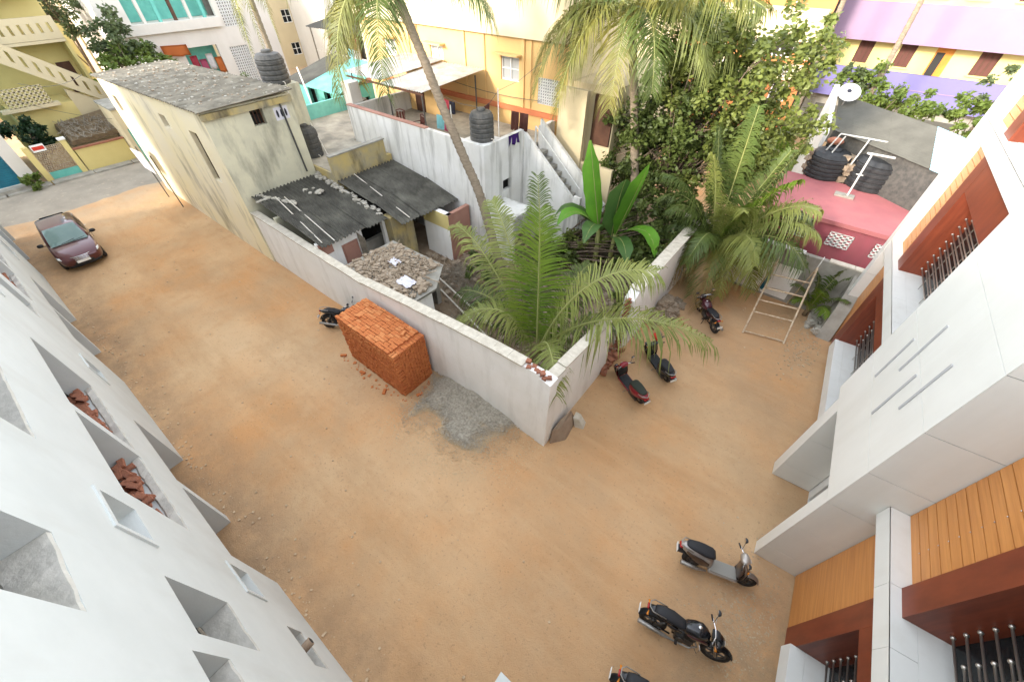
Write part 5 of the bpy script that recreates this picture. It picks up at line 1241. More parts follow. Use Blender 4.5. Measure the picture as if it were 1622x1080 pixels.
# rubble covered slab hut
hu = thing('slab_hut', 'small hut whose flat roof slab is covered with brick rubble', 'hut', (-11.4, 7.2, 0))
bm = BM(); prism(bm, [(-13.2, 5.95, 1.86), (-10.2, 5.9, 1.80), (-9.5, 6.1, 1.80), (-9.4, 7.3, 1.82), (-10.2, 8.45, 1.85), (-13.1, 8.4, 1.9)], [(-13.2, 5.95, 1.99), (-10.2, 5.9, 1.93), (-9.45, 6.1, 1.93), (-9.35, 7.3, 1.95), (-10.2, 8.5, 1.98), (-13.1, 8.4, 2.03)]); obj('roof_slab', bm, 'concrete', hu)
obj('wall', bbox(-9.75, -9.6, 5.98, 7.25, -.1, 1.79), 'wall_white', hu); obj('wall', bbox(-13.0, -9.8, 6.0, 6.15, -.1, 1.79), 'concrete', hu); obj('wall', bbox(-13.0, -10.4, 8.1, 8.3, -.1, 1.84), 'concrete', hu); obj('wall', bbox(-13.0, -12.85, 6.2, 8.0, -.1, 1.86), 'concrete', hu)
bm = BM()
for k in range(1500):
    x = rr.uniform(-13.1, -9.55); y = rr.uniform(6.0, 8.35); s = rr.choice((.018, .025, .03, .04, .05, .07, .1))
    if x > -10.3 and y > 7.3: continue
    rock(bm, (x, y, 1.99 + s * .3), s, rr, .6)
for k in range(70):
    x = rr.uniform(-12.6, -10.2); y = rr.uniform(6.2, 8.0); a = rr.uniform(0, pi); l = rr.uniform(.3, .9); tube(bm, [(x, y, 2.08), (x + l * cos(a), y + l * sin(a), 2.05 + rr.uniform(0, .1))], .022, 5)
o = obj('roof_rubble', bm, 'rubble', hu); stuff(o)
for (x, y, s, lab) in ((-11.7, 7.35, .24, 'crumpled pale sack lying on the rubble covered hut slab'), (-10.35, 6.75, .34, 'flattened lilac plastic sheet near the edge of the hut slab')):
    bm = BM(); n = 9; g = {}
    for i in range(n):
        for j in range(n): g[i, j] = bm.verts.new((x + (i / (n - 1) - .5) * 2 * s, y + (j / (n - 1) - .5) * 1.4 * s, 2.12 + .10 * noise.noise(Vector((i * .7, j * .7, s * 30)))))
    for i in range(n - 1):
        for j in range(n - 1): bm.faces.new((g[i, j], g[i + 1, j], g[i + 1, j + 1], g[i, j + 1]))
    o = obj('plastic_sheet', bm, 'tarp_white', smooth=True); tag(o, lab, 'plastic sheet')
# debris over the plot
bm = BM()
for k in range(2600):
    x = rr.uniform(-13.5, -3.7); y = rr.uniform(5.9, 17.2)
    if -13.2 < x < -9.4 and y < 8.4: continue
    if x < -11.2 and y > 12.2: continue
    s = rr.choice((.025, .04, .04, .06, .09, .13)); rock(bm, (x, y, .08 + s * .3 + .1 * abs(noise.noise(Vector((x * .7, y * .7, 9))))), s, rr, .55)
for k in range(260):
    x = rr.uniform(-12.5, -3.8); y = rr.uniform(6, 16); a = rr.uniform(0, pi); l = rr.uniform(.3, 1.3)
    if -13.2 < x < -9.0 and y < 8.6: continue
    tube(bm, [(x, y, .14), (x + l * cos(a), y + l * sin(a), .14 + rr.uniform(0, .25))], .014, 4)
o = obj('plot_debris', bm, 'rubble'); stuff(o); tag(o, 'brick bits and dry sticks littering the plot behind the wall', 'debris')
for k, (a, b) in enumerate((((-11.2, 8.9, .75), (-7.4, 8.2, .45)), ((-10.6, 8.5, .55), (-7.2, 7.7, .35)))):
    bm = BM(); tube(bm, [a, b], .035, 7); o = obj('loose_pipe', bm, 'pvc'); tag(o, ('long pale pipe lying behind the boundary wall, farther of two', 'long pale pipe lying behind the boundary wall, nearer of two')[k], 'pipe', 'pipes lying in the plot')

bm = BM()
for (cx_, cy_, rad_, n_) in ((-9.2, 9.6, 1.1, 420), (-7.6, 10.6, 1.2, 320), (-11.0, 9.9, .9, 260), (-8.9, 7.4, .7, 160)):
    for k in range(n_):
        a = rr.uniform(0, 2 * pi); q = rad_ * rr.random() ** .6; x, y = cx_ + q * cos(a), cy_ + q * sin(a); z = .12 + .5 * max(0, 1 - q / rad_) * rr.random()
        b_ = rr.uniform(0, 2 * pi); l = rr.uniform(.25, .9); tube(bm, [(x, y, z), (x + l * .5 * cos(b_), y + l * .5 * sin(b_), z + rr.uniform(.02, .2)), (x + l * cos(b_), y + l * sin(b_), z + rr.uniform(-.08, .25))], [.010, .007, .003], 3)
o = obj('dry_brushwood', bm, 'twig'); stuff(o); tag(o, 'tangled dry brushwood on the plot between hut slab and young palm', 'brushwood')
for k, (x, y, a, lab) in enumerate(((-8.0, 9.2, 2.6, 'fallen dry palm frond lying nearest the young palm'), (-9.6, 10.9, .5, 'fallen dry palm frond lying towards the leaning trunk'), (-6.2, 10.9, 1.4, 'fallen dry palm frond lying behind the young palm'))):
    t = thing('fallen_frond', lab, 'palm frond', (x, y, .2), 0, 'fallen fronds'); d = Vector((cos(a), sin(a), 0)); frond(t, (x, y, .25), Vector((x, y, .55)) + d * 1.2, Vector((x, y, .2)) + d * 2.6, .6, 44, .5, 'frond_dry', rp, .15, .04)

# ================================================================ FLAT ROOF HOUSE BEHIND THE SHEDS
fh = thing('flat_roof_house', 'grimy flat roofed house with mould stained yellow parapet behind the shed', 'house', (-21.4, 11, 0))
bm = BM(); box(bm, -25.6, -17.4, 9.02, 12.25, -.1, 3.48); box(bm, -25.6, -20.4, 12.25, 15.4, -.1, 3.47); obj('body', bm, 'stained_yellow', fh)
bm = BM(); box(bm, -25.58, -17.62, 9.1, 12.24, 3.482, 3.50); box(bm, -25.58, -20.42, 12.24, 15.38, 3.482, 3.50); obj('roof_floor', bm, 'terrace', fh)
obj('parapet', bbox(-17.60, -17.38, 9.0, 11.95, 3.3, 4.24), 'stained_yellow', fh); obj('parapet', bbox(-25.62, -25.4, 9.2, 15.4, 3.501, 3.95), 'concrete', fh)
obj('parapet_coping', bbox(-17.64, -17.34, 8.98, 11.99, 4.242, 4.29), 'concrete', fh)
obj('turquoise_parapet', bbox(-25.3, -25.15, 11.2, 15.4, 3.502, 4.25), 'teal_roof', fh); obj('turquoise_parapet', bbox(-25.1, -21.5, 15.2, 15.35, 3.502, 4.0), 'orange_wall', fh)
water_tank('slim black water tank beside the end wall on the grimy flat roof', -20.2, 9.72, 3.5, .48, 1.35)
water_tank('grey water tank at the corner of the white pillar on the terrace', -22.6, 14.6, 3.5, .42, 1.2, 'asbestos_mid')
bm = BM(); tube(bm, [(-20.15, 10.05, 4.9), (-19.6, 10.1, 3.6), (-18.0, 10.0, 3.3)], .025, 6); obj('water_pipe', bm, 'pvc', fh)

# ================================================================ WHITE TERRACE HOUSE
wt = thing('white_terrace_house', 'white terrace house with streaked parapet, outside stair and tin canopy', 'house', (-15.8, 15.5, 0))
bm = BM(); wallgrid(bm, lambda u, d, z: (u, 12.3 + d, z), -20.35, -11.2, -.1, 5.15, [], .2); wl = obj('front_wall', bm, 'wall_white2', wt)
bm = BM(); wallgrid(bm, lambda u, d, z: (-11.2 - d, u, z), 12.502, 15.0, -.1, 5.12, [(13.5, 14.1, 2.85, 3.35)], .2); obj('end_wall', bm, 'wall_white2', wt)
bm = BM(); box(bm, -20.35, -11.42, 12.51, 17.55, 4.05, 4.2); obj('terrace_floor', bm, 'terrace', wt)
obj('side_wall', bbox(-20.35, -20.15, 12.51, 17.5, -.1, 5.1), 'wall_white2', wt); obj('side_wall', bbox(-11.4, -11.2, 16.42, 17.5, -.1, 4.9), 'wall_white2', wt)
obj('red_coping', bbox(-20.35, -14.6, 12.27, 12.53, 5.152, 5.19), 'door_pink', wt)
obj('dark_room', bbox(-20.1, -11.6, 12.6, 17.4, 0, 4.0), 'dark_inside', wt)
# porch roof at the foot of the wall
obj('porch_slab', bbox(-11.19, -9.6, 12.35, 13.6, 2.45, 2.56), 'wall_white2', wt); obj('porch_wall', bbox(-11.19, -9.75, 12.4, 12.55, -.1, 2.448), 'wall_white2', wt)
# stair
nst = 15
for k in range(nst):
    x = -11.0 + k * .29; z = 4.05 - k * .265
    obj('step', bbox(x, x + .33, 15.16, 16.24, z - .16, z), 'concrete', wt)
def slope_wall(y0, y1, x0, zt0, zb0, x1, zt1, zb1):
    bm = BM(); prism(bm, [(x0, y0, zb0), (x1, y0, zb1), (x1, y1, zb1), (x0, y1, zb0)], [(x0, y0, zt0), (x1, y0, zt1), (x1, y1, zt1), (x0, y1, zt0)]); return bm
obj('stair_wall', slope_wall(15.002, 15.15, -11.19, 5.05, -.1, -8.35, 2.75, -.1), 'wall_white2', wt); obj('stair_wall', slope_wall(16.25, 16.4, -11.19, 5.25, -.1, -7.4, 2.3, -.1), 'wall_white2', wt)
obj('stair_pier', bbox(-8.349, -8.0, 15.0, 15.152, -.1, 2.9), 'wall_white2', wt)
bm = BM()
for i in range(9):
    for j in range(2):
        a = i / 9; tube(bm, [(-8.3 + .12 * i, 15.02, .2 if j else 1.9), (-8.3 + .12 * (i + 1), 15.02, 1.9 if j else .2)], .008, 4)
obj('mesh_screen', bm, 'iron_white', wt)
bm = BM(); tube(bm, [(-10.9, 15.5, 4.2), (-10.9, 15.5, 5.2)], .04, 8); tube(bm, [(-10.9, 15.5, 5.2), (-8.3, 15.4, 3.1)], .02, 6); obj('stair_rail', bm, 'iron_white', wt)
# canopy
for k in range(6):
    xa = -21.3 + 5.7 * k / 6; xb = xa + 5.7 / 6 + .05; j = rr.uniform(-.03, .03)
    bm = BM(); corrugated(bm, lambda a, b: (xa + (xb - xa) * a, 13.2 + 4.2 * b, 6.20 + .22 * b + j + .14 * (k < 3)), 6, .022); obj('canopy_sheet', bm, 'tin', wt)
for (x, y) in ((-21.1, 13.5), (-18.2, 13.4), (-15.8, 13.4), (-15.8, 17.0)): bm = BM(); tube(bm, [(x, y, 4.2), (x, y, 6.22)], .035, 6); obj('canopy_post', bm, 'dust_black', wt)
obj('canopy_beam', bbox(-21.3, -15.6, 13.3, 13.36, 6.06, 6.14), 'dark_wood', wt)
obj('pillar', bbox(-21.0, -20.36, 12.7, 13.3, -.1, 6.0), 'white_bldg', wt)
obj('room_wall', bbox(-20.1, -17.8, 16.2, 16.35, 4.2, 6.2), 'orange_wall', wt); obj('room_door', bbox(-19.6, -18.9, 16.16, 16.198, 4.21, 5.9), 'dark_wood', wt)
def chair(label, x, y, z, rz):
    c = thing('chair', label, 'chair', (x, y, z), rz, 'brown chairs on the terrace', frame=False)
    obj('seat', bbox(-.22, .22, -.22, .22, .40, .44), 'chair_brown', c, bevel=.01)
    for sx in (-1, 1):
        bm = BM(); tube(bm, [(sx * .2, .2, .401), (sx * .21, .28, .9)], .022, 6); obj('back_post', bm, 'chair_brown', c)
        bm = BM(); tube(bm, [(sx * .22, .22, .64), (sx * .24, -.18, .64), (sx * .22, -.2, .441)], .02, 6); obj('armrest', bm, 'chair_brown', c)
        for sy in (-1, 1): obj('leg', bbox(sx * .2 - .02, sx * .2 + .02, sy * .2 - .02, sy * .2 + .02, 0, .399), 'chair_brown', c)
    for k in range(3): obj('back_slat', bbox(-.2 + .14 * k, -.12 + .14 * k, .24, .262, .5, .86), 'chair_brown', c)
    bm = BM(); tube(bm, [(-.22, .28, .9), (0, .29, .96), (.22, .28, .9)], .025, 6); obj('back_rail', bm, 'chair_brown', c)
chair('brown chair on the white terrace, left of the two under the tin canopy', -17.55, 13.25, 4.2, .5)
chair('brown chair on the white terrace, right of the two, next to the leaning trunk', -16.3, 13.35, 4.2, -.3)
water_tank('ribbed black water tank on the corner of the white terrace wall', -11.85, 12.98, 5.12, .50, 1.12)
obj('tank_plinth', bbox(-12.5, -11.42, 12.51, 13.6, 4.21, 5.118), 'wall_white2', wt)
# clothes lines with washing
cl = thing('clothes_line', 'clothes line strung over the terrace between thin poles', 'clothes line', (-12.6, 14.2, 4.2))
P = [(-15.7, 14.2, 6.0), (-12.9, 14.2, 5.85), (-12.05, 14.3, 6.6), (-10.6, 15.3, 7.6)]
for a, b in zip(P[:-1], P[1:]):
    bm = BM(); mid = ((a[0] + b[0]) / 2, (a[1] + b[1]) / 2, (a[2] + b[2]) / 2 - .12); tube(bm, [a, mid, b], .010, 4); obj('rope', bm, 'dust_black', cl)
for (x, y, zt) in ((-12.9, 14.2, 5.9), (-12.05, 14.3, 6.7), (-13.6, 13.0, 6.1)): bm = BM(); tube(bm, [(x, y, 4.2), (x, y, zt)], .022, 6); obj('pole', bm, 'iron_white', cl)
def cloth(label, a, b, drop, m, cat='cloth', name='hung_cloth', group=None, sway=.05):
    a, b = Vector(a), Vector(b); bm = BM(); n = 7; g = {}; nrm = (b - a).cross(Vector((0, 0, 1))).normalized()
    for i in range(n):
        for j in range(6):
            p = a.lerp(b, i / (n - 1)) - Vector((0, 0, drop * j / 5 * (1 + .06 * sin(i * 2.1)))) + nrm * sway * sin(i * 1.9 + j * .4) * (.3 + j / 5); g[i, j] = bm.verts.new(p)
    for i in range(n - 1):
        for j in range(5): bm.faces.new((g[i, j], g[i + 1, j], g[i + 1, j + 1], g[i, j + 1]))
    bmesh.ops.solidify(bm, geom=bm.faces[:], thickness=.008)
    o = obj(name, bm, m, smooth=True); tag(o, label, cat, group); return o
GW = 'washing hung out to dry'
cloth('dark red cloth on the terrace line beside a black one', (-15.3, 14.2, 5.85), (-14.95, 14.2, 5.82), .45, 'cloth_red', group=GW); cloth('black cloth hung on the terrace line beside the red one', (-14.9, 14.2, 5.82), (-14.55, 14.2, 5.80), .5, 'cloth_dark', group=GW)
cloth('pale cyan towel on the terrace line left of the black tank', (-15.2, 13.6, 5.35), (-14.75, 13.6, 5.35), .6, 'cloth_cyan', group=GW); cloth('pink cloth on the terrace line beside the cyan towel', (-14.7, 13.6, 5.35), (-14.4, 13.6, 5.35), .6, 'cloth_pink', group=GW)
cloth('brown towel hung at the stair head, left of two', (-11.9, 15.0, 5.75), (-11.5, 15.02, 5.75), .75, 'cloth_brown', group=GW); cloth('reddish brown towel hung at the stair head, right of two', (-11.45, 15.03, 5.75), (-11.02, 15.05, 5.75), .75, 'cloth_brown', group=GW)
cloth('purple cloth draped over the white end wall below the towels', (-11.18, 13.9, 5.13), (-11.16, 14.6, 5.13), .42, 'cloth_purple', group=GW); cloth('grey shirt on the rope above the black tank', (-12.9, 14.3, 5.85), (-12.55, 14.3, 6.1), .35, 'cloth_brown', group=GW)

# ================================================================ ORANGE HOUSE
def window(root, P, u0, u1, z0, z1, n=2, m='white_paint', pane='glass_dark', rows=2, frame=.06, dep=.10):
    """P(u, d, z): d behind the wall face"""
    def bx_(bm, ua, ub, da, db, za, zb):
        c = [P(u, d, z) for z in (za, zb) for d in (da, db) for u in (ua, ub)]; v = [bm.verts.new(q) for q in c]
        for f in ((0, 2, 3, 1), (4, 5, 7, 6), (0, 1, 5, 4), (2, 6, 7, 3), (0, 4, 6, 2), (1, 3, 7, 5)): bm.faces.new([v[i] for i in f])
    bm = BM(); bx_(bm, u0, u1, dep + .03, dep + .05, z0, z1); w = obj('window', bm, pane, root)
    bm = BM(); f = frame
    bx_(bm, u0, u1, dep - .03, dep + .028, z0, z0 + f); bx_(bm, u0, u1, dep - .03, dep + .028, z1 - f, z1)
    for k in range(n + 1):
        u = u0 + (u1 - u0 - f) * k / n; bx_(bm, u, u + f, dep - .03, dep + .027, z0 + f, z1 - f)
    for k in range(1, rows): z = z0 + (z1 - z0) * k / rows; bx_(bm, u0 + f, u1 - f, dep - .028, dep + .026, z - f * .4, z + f * .4)
    obj('frame', bm, m, w)
    return w
def jali(root, P, u0, u1, z0, z1, nu, nz, m='white_paint', name='jali_screen', d0=.0, d1=.06):
    bm = BM()
    def bx_(ua, ub, za, zb):
        c = [P(u, d, z) for z in (za, zb) for d in (d0, d1) for u in (ua, ub)]; v = [bm.verts.new(q) for q in c]
        for f in ((0, 2, 3, 1), (4, 5, 7, 6), (0, 1, 5, 4), (2, 6, 7, 3), (0, 4, 6, 2), (1, 3, 7, 5)): bm.faces.new([v[i] for i in f])
    pu = (u1 - u0) / nu; pz = (z1 - z0) / nz; t = .42
    for k in range(nu + 1): u = u0 + pu * k; bx_(max(u0, u - pu * t / 2), min(u1, u + pu * t / 2), z0, z1)
    for k in range(nz + 1): z = z0 + pz * k; d0 += 0; bx_(u0, u1, max(z0, z - pz * t / 2) + .001, min(z1, z + pz * t / 2) - .001)
    return obj(name, bm, m, root)
oh = thing('orange_house', 'two storey pale orange house with red band and white windows behind the palms', 'house', (-17, 17.6, 0))
OY = 17.6
Po = lambda u, d, z: (u, OY + d, z)
oo = [(-14.6, -13.5, 6.12, 7.1), (-19.5, -18.55, 6.45, 7.05), (-12.36, -10.98, 5.42, 6.5), (-23.4, -22.4, 6.2, 7.0)]
bm = BM(); wallgrid(bm, Po, -25.2, -10.75, -.1, 7.88, oo, .25); obj('wall', bm, 'orange_wall', oh)
bm = BM(); wallgrid(bm, lambda u, d, z: (u, OY - .22 + d, z), -25.5, -10.7, 7.885, 11.5, [], .25); obj('parapet_wall', bm, 'cream_wall', oh)
bm = BM(); wallgrid(bm, lambda u, d, z: (-25.21 - d, u, z), OY + .001, OY + 6, -.1, 11.4, [], .2); obj('end_wall', bm, 'cream_wall', oh)
obj('red_band', bbox(-25.2, -10.76, OY - .13, OY - .002, 4.88, 5.10), 'red_band', oh)
for x in (-13.25, -17.0, -21.2): obj('pilaster', bbox(x - .10, x + .10, OY - .07, OY - .001, 5.105, 7.87), 'orange_wall', oh)
for (a, b, c, d) in oo[:2] + oo[3:]:
    window(oh, Po, a, b, c, d, 2, pane='gutter_grey'); obj('sunshade', bbox(a - .2, b + .2, OY - .42, OY - .001, d + .08, d + .15), 'orange_wall', oh)
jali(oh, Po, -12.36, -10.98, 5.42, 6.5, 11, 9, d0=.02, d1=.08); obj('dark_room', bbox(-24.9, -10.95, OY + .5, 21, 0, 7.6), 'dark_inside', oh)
bm = BM(); wallgrid(bm, lambda u, d, z: (u, 16.9 + d, z), -10.7, -9.3, -.1, 6.5, [], .25); obj('white_pier', bm, 'cream_wall', oh); obj('pier_side', bbox(-10.74, -10.5, OY + .02, 24, -.1, 11), 'cream_wall', oh)
obj('doorway', bbox(-9.25, -8.3, OY - .05, OY + .05, 4.3, 6.3), 'dark_wood', oh); obj('rear_block', bbox(-10.49, -8.25, OY + .06, 24, -.1, 6.6), 'cream_wall', oh)
for x in (-15.6, -20.4, -12.75): bm = BM(); tube(bm, [(x, OY - .06, 5.15), (x, OY - .06, 7.86)], .028, 6); obj('drain_pipe', bm, 'orange_wall', oh)
obj('lower_wall', bbox(-9.28, -7.6, 16.95, 17.1, -.1, 3.6), 'cream_wall', oh)
# dish on the low wall
def dish(label, x, y, z, r, rz, el, m='white_paint', mark=True):
    t = thing('satellite_dish', label, 'satellite dish', (x, y, z), rz, None, frame=False)
    bm = BM(); rings = []
    for i in range(6):
        q = i / 5 * r; rings.append([bm.verts.new((q * cos(2 * pi * k / 24), q * sin(2 * pi * k / 24), .22 * q * q / r)) for k in range(24)] if i else [bm.verts.new((0, 0, 0))])
    for k in range(24): bm.faces.new((rings[0][0], rings[1][k], rings[1][(k + 1) % 24]))
    for i in range(1, 5):
        for k in range(24): bm.faces.new((rings[i][k], rings[i + 1][k], rings[i + 1][(k + 1) % 24], rings[i][(k + 1) % 24]))
    M = Matrix.Translation((0, 0, .55)) @ Matrix.Rotation(el, 4, 'X')
    bmesh.ops.transform(bm, matrix=M, verts=bm.verts); bmesh.ops.solidify(bm, geom=bm.faces[:], thickness=.012); d_ = obj('reflector', bm, m, t, smooth=True)
    if mark:
        bm = BM(); lathe(bm, [(r * .20, 0), (r * .20, .006)], (0, r * .28, .075 * r), 16); lathe(bm, [(r * .11, .008), (r * .11, .010)], (0, r * .28, .075 * r), 12); bmesh.ops.transform(bm, matrix=M, verts=bm.verts); obj('round_mark', bm, 'cloth_dark', d_)
        bm = BM()
        for k in range(2): box(bm, -r * .25, r * .25, -r * .16 - k * r * .22, -r * .09 - k * r * .22, .05 * r, .058 * r)
        bmesh.ops.transform(bm, matrix=M, verts=bm.verts); obj('print_line', bm, 'gutter_grey', d_)
    bm = BM(); tube(bm, [(0, 0, 0), (0, 0, .55)], .03, 7); obj('mast', bm, 'steel_dull', t)
    tip = M @ Vector((0, -r * .2, r * 1.0)); bm = BM(); tube(bm, [M @ Vector((0, -r * .9, .18 * r)), tip], .012, 5); ball(bm, tip, .05, 6); obj('feed_arm', bm, 'steel_dull', t)
    return t

# ================================================================ PINK HOUSE AND ITS NEIGHBOUR
ph = thing('pink_house', 'low pink flat roofed house behind the grey compound wall', 'house', (1.2, 20.4, 0))
obj('front_wall', bbox(-1.2, 3.6, 18.6, 18.8, -.1, 3.26), 'pink_dark', ph); obj('side_wall', bbox(-1.2, -1.0, 18.802, 22.3, -.1, 3.26), 'pink_dark', ph)
obj('roof_slab', bbox(-1.35, 3.7, 18.5, 22.5, 3.265, 3.42), 'pink', ph)
Pp = lambda u, d, z: (u, 18.6 + d, z)
for (a, b) in ((-.15, .55), (1.25, 2.05), (2.75, 3.4)): jali(ph, Pp, a, b, 2.45, 3.0, 4, 4, 'white_paint', 'ventilator', -.05, -.002)
bm = BM(); box(bm, .75, 1.45, 20.95, 21.3, 3.422, 3.50); obj('vent_cap', bm, 'concrete', ph)
bm = BM(); tube(bm, [(1.2, 21.1, 3.5), (1.17, 21.1, 5.1), (1.0, 21.1, 5.15), (1.9, 21.15, 5.15)], .035, 7); tube(bm, [(1.05, 21.1, 4.35), (1.3, 21.1, 4.35)], .02, 6); obj('roof_pipe', bm, 'iron_white', ph)
ch = thing('rooftop_rail', 'white pipe railing standing over the tanks behind the pink roof', 'railing', (1.2, 22.8, 3.4))
for a, b in (((-.15, 22.75, 5.2), (1.75, 23.0, 5.15)), ((-.15, 22.75, 5.2), (-.35, 22.7, 4.5)), ((.05, 22.6, 5.18), (-.1, 22.55, 4.5)), ((.9, 22.85, 5.2), (.75, 22.6, 4.0)), ((2.45, 22.95, 5.3), (2.3, 22.55, 3.7)), ((2.0, 22.5, 3.7), (3.5, 22.9, 3.75))):
    bm = BM(); tube(bm, [a, b], .028, 6); obj('pipe', bm, 'iron_white', ch)
water_tank('squat black water tank behind the pink roof, left of two', -.05, 23.0, 3.42, .80, 1.1, 'black_plastic'); water_tank('wide ribbed black water tank behind the pink roof, right of two', 1.75, 22.95, 3.42, .92, 1.25, 'black_plastic')
o = thing('roof_junk', 'pile of old tiles and junk behind the pink roof tanks', 'junk', (1.5, 23.9, 3.4))
bm = BM()
for k in range(190): rock(bm, (rr.uniform(-.9, 3.4), rr.uniform(22.6, 23.6), 3.5 + rr.uniform(0, .9)), rr.uniform(.08, .2), rr)
stuff(obj('junk_piece', bm, 'rubble', o))
for (x, y, z, s, m, lab) in ((-.2, 23.3, 4.75, .3, 'brick_old', 'orange brown bundle on the left roof tank'), (1.7, 23.4, 4.75, .32, 'cloth_orange', 'faded orange sack on the right roof tank')):
    bm = BM(); ball(bm, (x, y, z), s, 10, 1.1, .8, .5); o = obj('sack', bm, m, smooth=True); tag(o, lab, 'sack')
gh = thing('grey_roof_house', 'house with grey corrugated asbestos roof and white gable behind the pink house', 'house', (.9, 24, 0))
TL, TR, BL, BR = Vector((-1.1, 26.9, 5.75)), Vector((2.72, 23.9, 5.75)), Vector((-.44, 23.86, 5.0)), Vector((3.0, 21.3, 5.0))
for k in range(5):
    a0, a1 = k / 5, (k + 1) / 5 + .012
    bm = BM(); corrugated(bm, lambda a, b: (TL.lerp(TR, a0 + (a1 - a0) * b)).lerp(BL.lerp(BR, a0 + (a1 - a0) * b), a) + Vector((0, 0, .012 * (k % 2))), 16, .02); obj('roof_sheet', bm, 'asbestos_mid', gh)
bm = BM(); prism(bm, [(-1.45, 26.9, -.1), (-.75, 23.6, -.1), (-.6, 23.65, -.1), (-1.25, 26.95, -.1)], [(-1.45, 26.9, 6.1), (-.75, 23.6, 4.9), (-.6, 23.65, 4.9), (-1.25, 26.95, 6.1)]); obj('gable_wall', bm, 'white_paint', gh)
bm = BM(); prism(bm, [(-.5, 24.2, -.1), (3.7, 21.0, -.1), (3.9, 21.2, -.1), (-.4, 24.5, -.1)], [(-.5, 24.2, 4.95), (3.7, 21.0, 4.95), (3.9, 21.2, 4.95), (-.4, 24.5, 4.95)]); obj('wall', bm, 'dust_black', gh)
bm = BM(); prism(bm, [(2.76, 23.95, 5.7), (3.75, 23.3, 5.6), (3.6, 20.9, 4.95), (3.05, 21.3, 4.97)], [(2.76, 23.95, 5.75), (3.75, 23.3, 5.65), (3.6, 20.9, 5.0), (3.05, 21.3, 5.02)]); o = obj('blue_tarp', bm, 'sky_blue'); tag(o, 'pale blue sheet over the roof end beside the clad building', 'tarp')
dish('white satellite dish with round dark mark on the grey sheet roof', -.72, 25.9, 5.45, .45, radians(15), radians(38))

# ================================================================ PURPLE HOUSE, RED BALCONY HOUSE
pu = thing('purple_house', 'long purple and lemon yellow house with brown windows at the upper right', 'house', (4, 40, 0))
Pq = lambda u, d, z: (u, 40.6 + d, z)
wo = [(-1.95, -1.1, 5.0, 6.2), (.35, 1.2, 5.0, 6.2), (2.2, 3.1, 4.7, 6.2), (4.35, 5.3, 5.0, 6.2), (7.0, 7.9, 5.0, 6.2), (9.2, 10.1, 5.0, 6.2), (11.5, 12.4, 5.0, 6.2)]
wo2 = [(a, b, 8.5, 9.7) for (a, b, c, d) in wo]
bm = BM(); wallgrid(bm, Pq, -3.0, 16, 3.1, 11.5, wo + wo2, .2); obj('wall', bm, 'lemon', pu)
obj('balcony_wall', bbox(-3.95, 16, 39.6, 39.8, 3.12, 4.86), 'purple', pu); obj('balcony_floor', bbox(-3.95, 16, 39.8, 40.59, 3.12, 3.3), 'purple', pu)
obj('upper_band', bbox(-4.0, 16, 39.55, 39.8, 6.32, 8.25), 'mauve', pu); obj('upper_floor', bbox(-4.0, 16, 39.8, 40.59, 6.33, 6.5), 'mauve', pu)
obj('string_line', bbox(-3.95, 16, 39.57, 39.598, 4.0, 4.04), 'mauve', pu); obj('end_wall', bbox(-3.94, -3.7, 39.81, 46, -.1, 11.5), 'lemon', pu); obj('side_return', bbox(-3.69, -3.01, 40.3, 40.5, 3.31, 6.32), 'lemon', pu)
for w_ in wo + wo2:
    if abs(w_[0] - 2.2) < .01:
        f = obj('door_frame', bbox(w_[0], w_[1], 40.62, 40.66, w_[2], w_[3]), 'door_orange', pu); obj('door_opening', bbox(w_[0] + .08, w_[0] + .5, 40.59, 40.619, w_[2], w_[3] - .25), 'dark_inside', f)
    else: window(pu, Pq, *w_, 3, 'dark_wood', 'cloth_brown', 1)
    obj('window_sill', bbox(w_[0] - .08, w_[1] + .08, 40.5, 40.598, w_[2] - .08, w_[2] - .01), 'lemon', pu)
obj('ground_floor', bbox(-3.6, 16, 40.4, 40.58, -.1, 3.1), 'concrete', pu)
for k in range(6): obj('shutter', bbox(-2.8 + k * 3, -.6 + k * 3, 40.34, 40.398, 0, 2.4), 'asbestos_mid', pu)
obj('dark_room', bbox(-3.4, 15, 41, 45, .1, 11), 'dark_inside', pu)
rd = thing('red_balcony_house', 'orange red house with cream balconies and white barred windows beside the purple house', 'house', (-7, 36, 0))
Pr = lambda u, d, z: (u, 36.9 + d, z)
ro_ = [(-6.5, -5.2, 5.35, 6.3), (-4.45, -3.95, 5.3, 6.2), (-5.65, -4.55, 2.85, 4.0), (-8.2, -7.0, 5.35, 6.3), (-8.2, -7.0, 2.85, 4.0), (-10.8, -9.6, 5.35, 6.3)]
bm = BM(); wallgrid(bm, Pr, -12.5, -3.93, -.1, 11.5, ro_, .2); obj('wall', bm, 'rust_orange', rd)
obj('upper_parapet', bbox(-12.5, -3.96, 36.0, 36.2, 6.35, 8.0), 'cream_wall', rd); obj('upper_floor', bbox(-12.5, -3.96, 36.2, 36.89, 6.36, 6.5), 'cream_wall', rd)
bl_ = obj('balcony_wall', bbox(-12.5, -3.96, 36.0, 36.2, 4.25, 5.15), 'cream_wall', rd); obj('balcony_floor', bbox(-12.5, -3.96, 36.2, 36.89, 4.26, 4.4), 'cream_wall', rd)
jali(rd, lambda u, d, z: (u, 36 + d, z), -6.2, -4.7, 4.45, 5.0, 7, 3, 'white_paint', 'jali_panel', -.04, -.002); jali(rd, lambda u, d, z: (u, 36 + d, z), -9.4, -7.9, 4.45, 5.0, 7, 3, 'white_paint', 'jali_panel', -.04, -.002)
for w_ in ro_: window(rd, Pr, *w_, 3, 'white_paint', 'dark_inside', 1, .09)
obj('dark_room', bbox(-12.3, -4.1, 37.3, 40, .1, 11), 'dark_inside', rd)
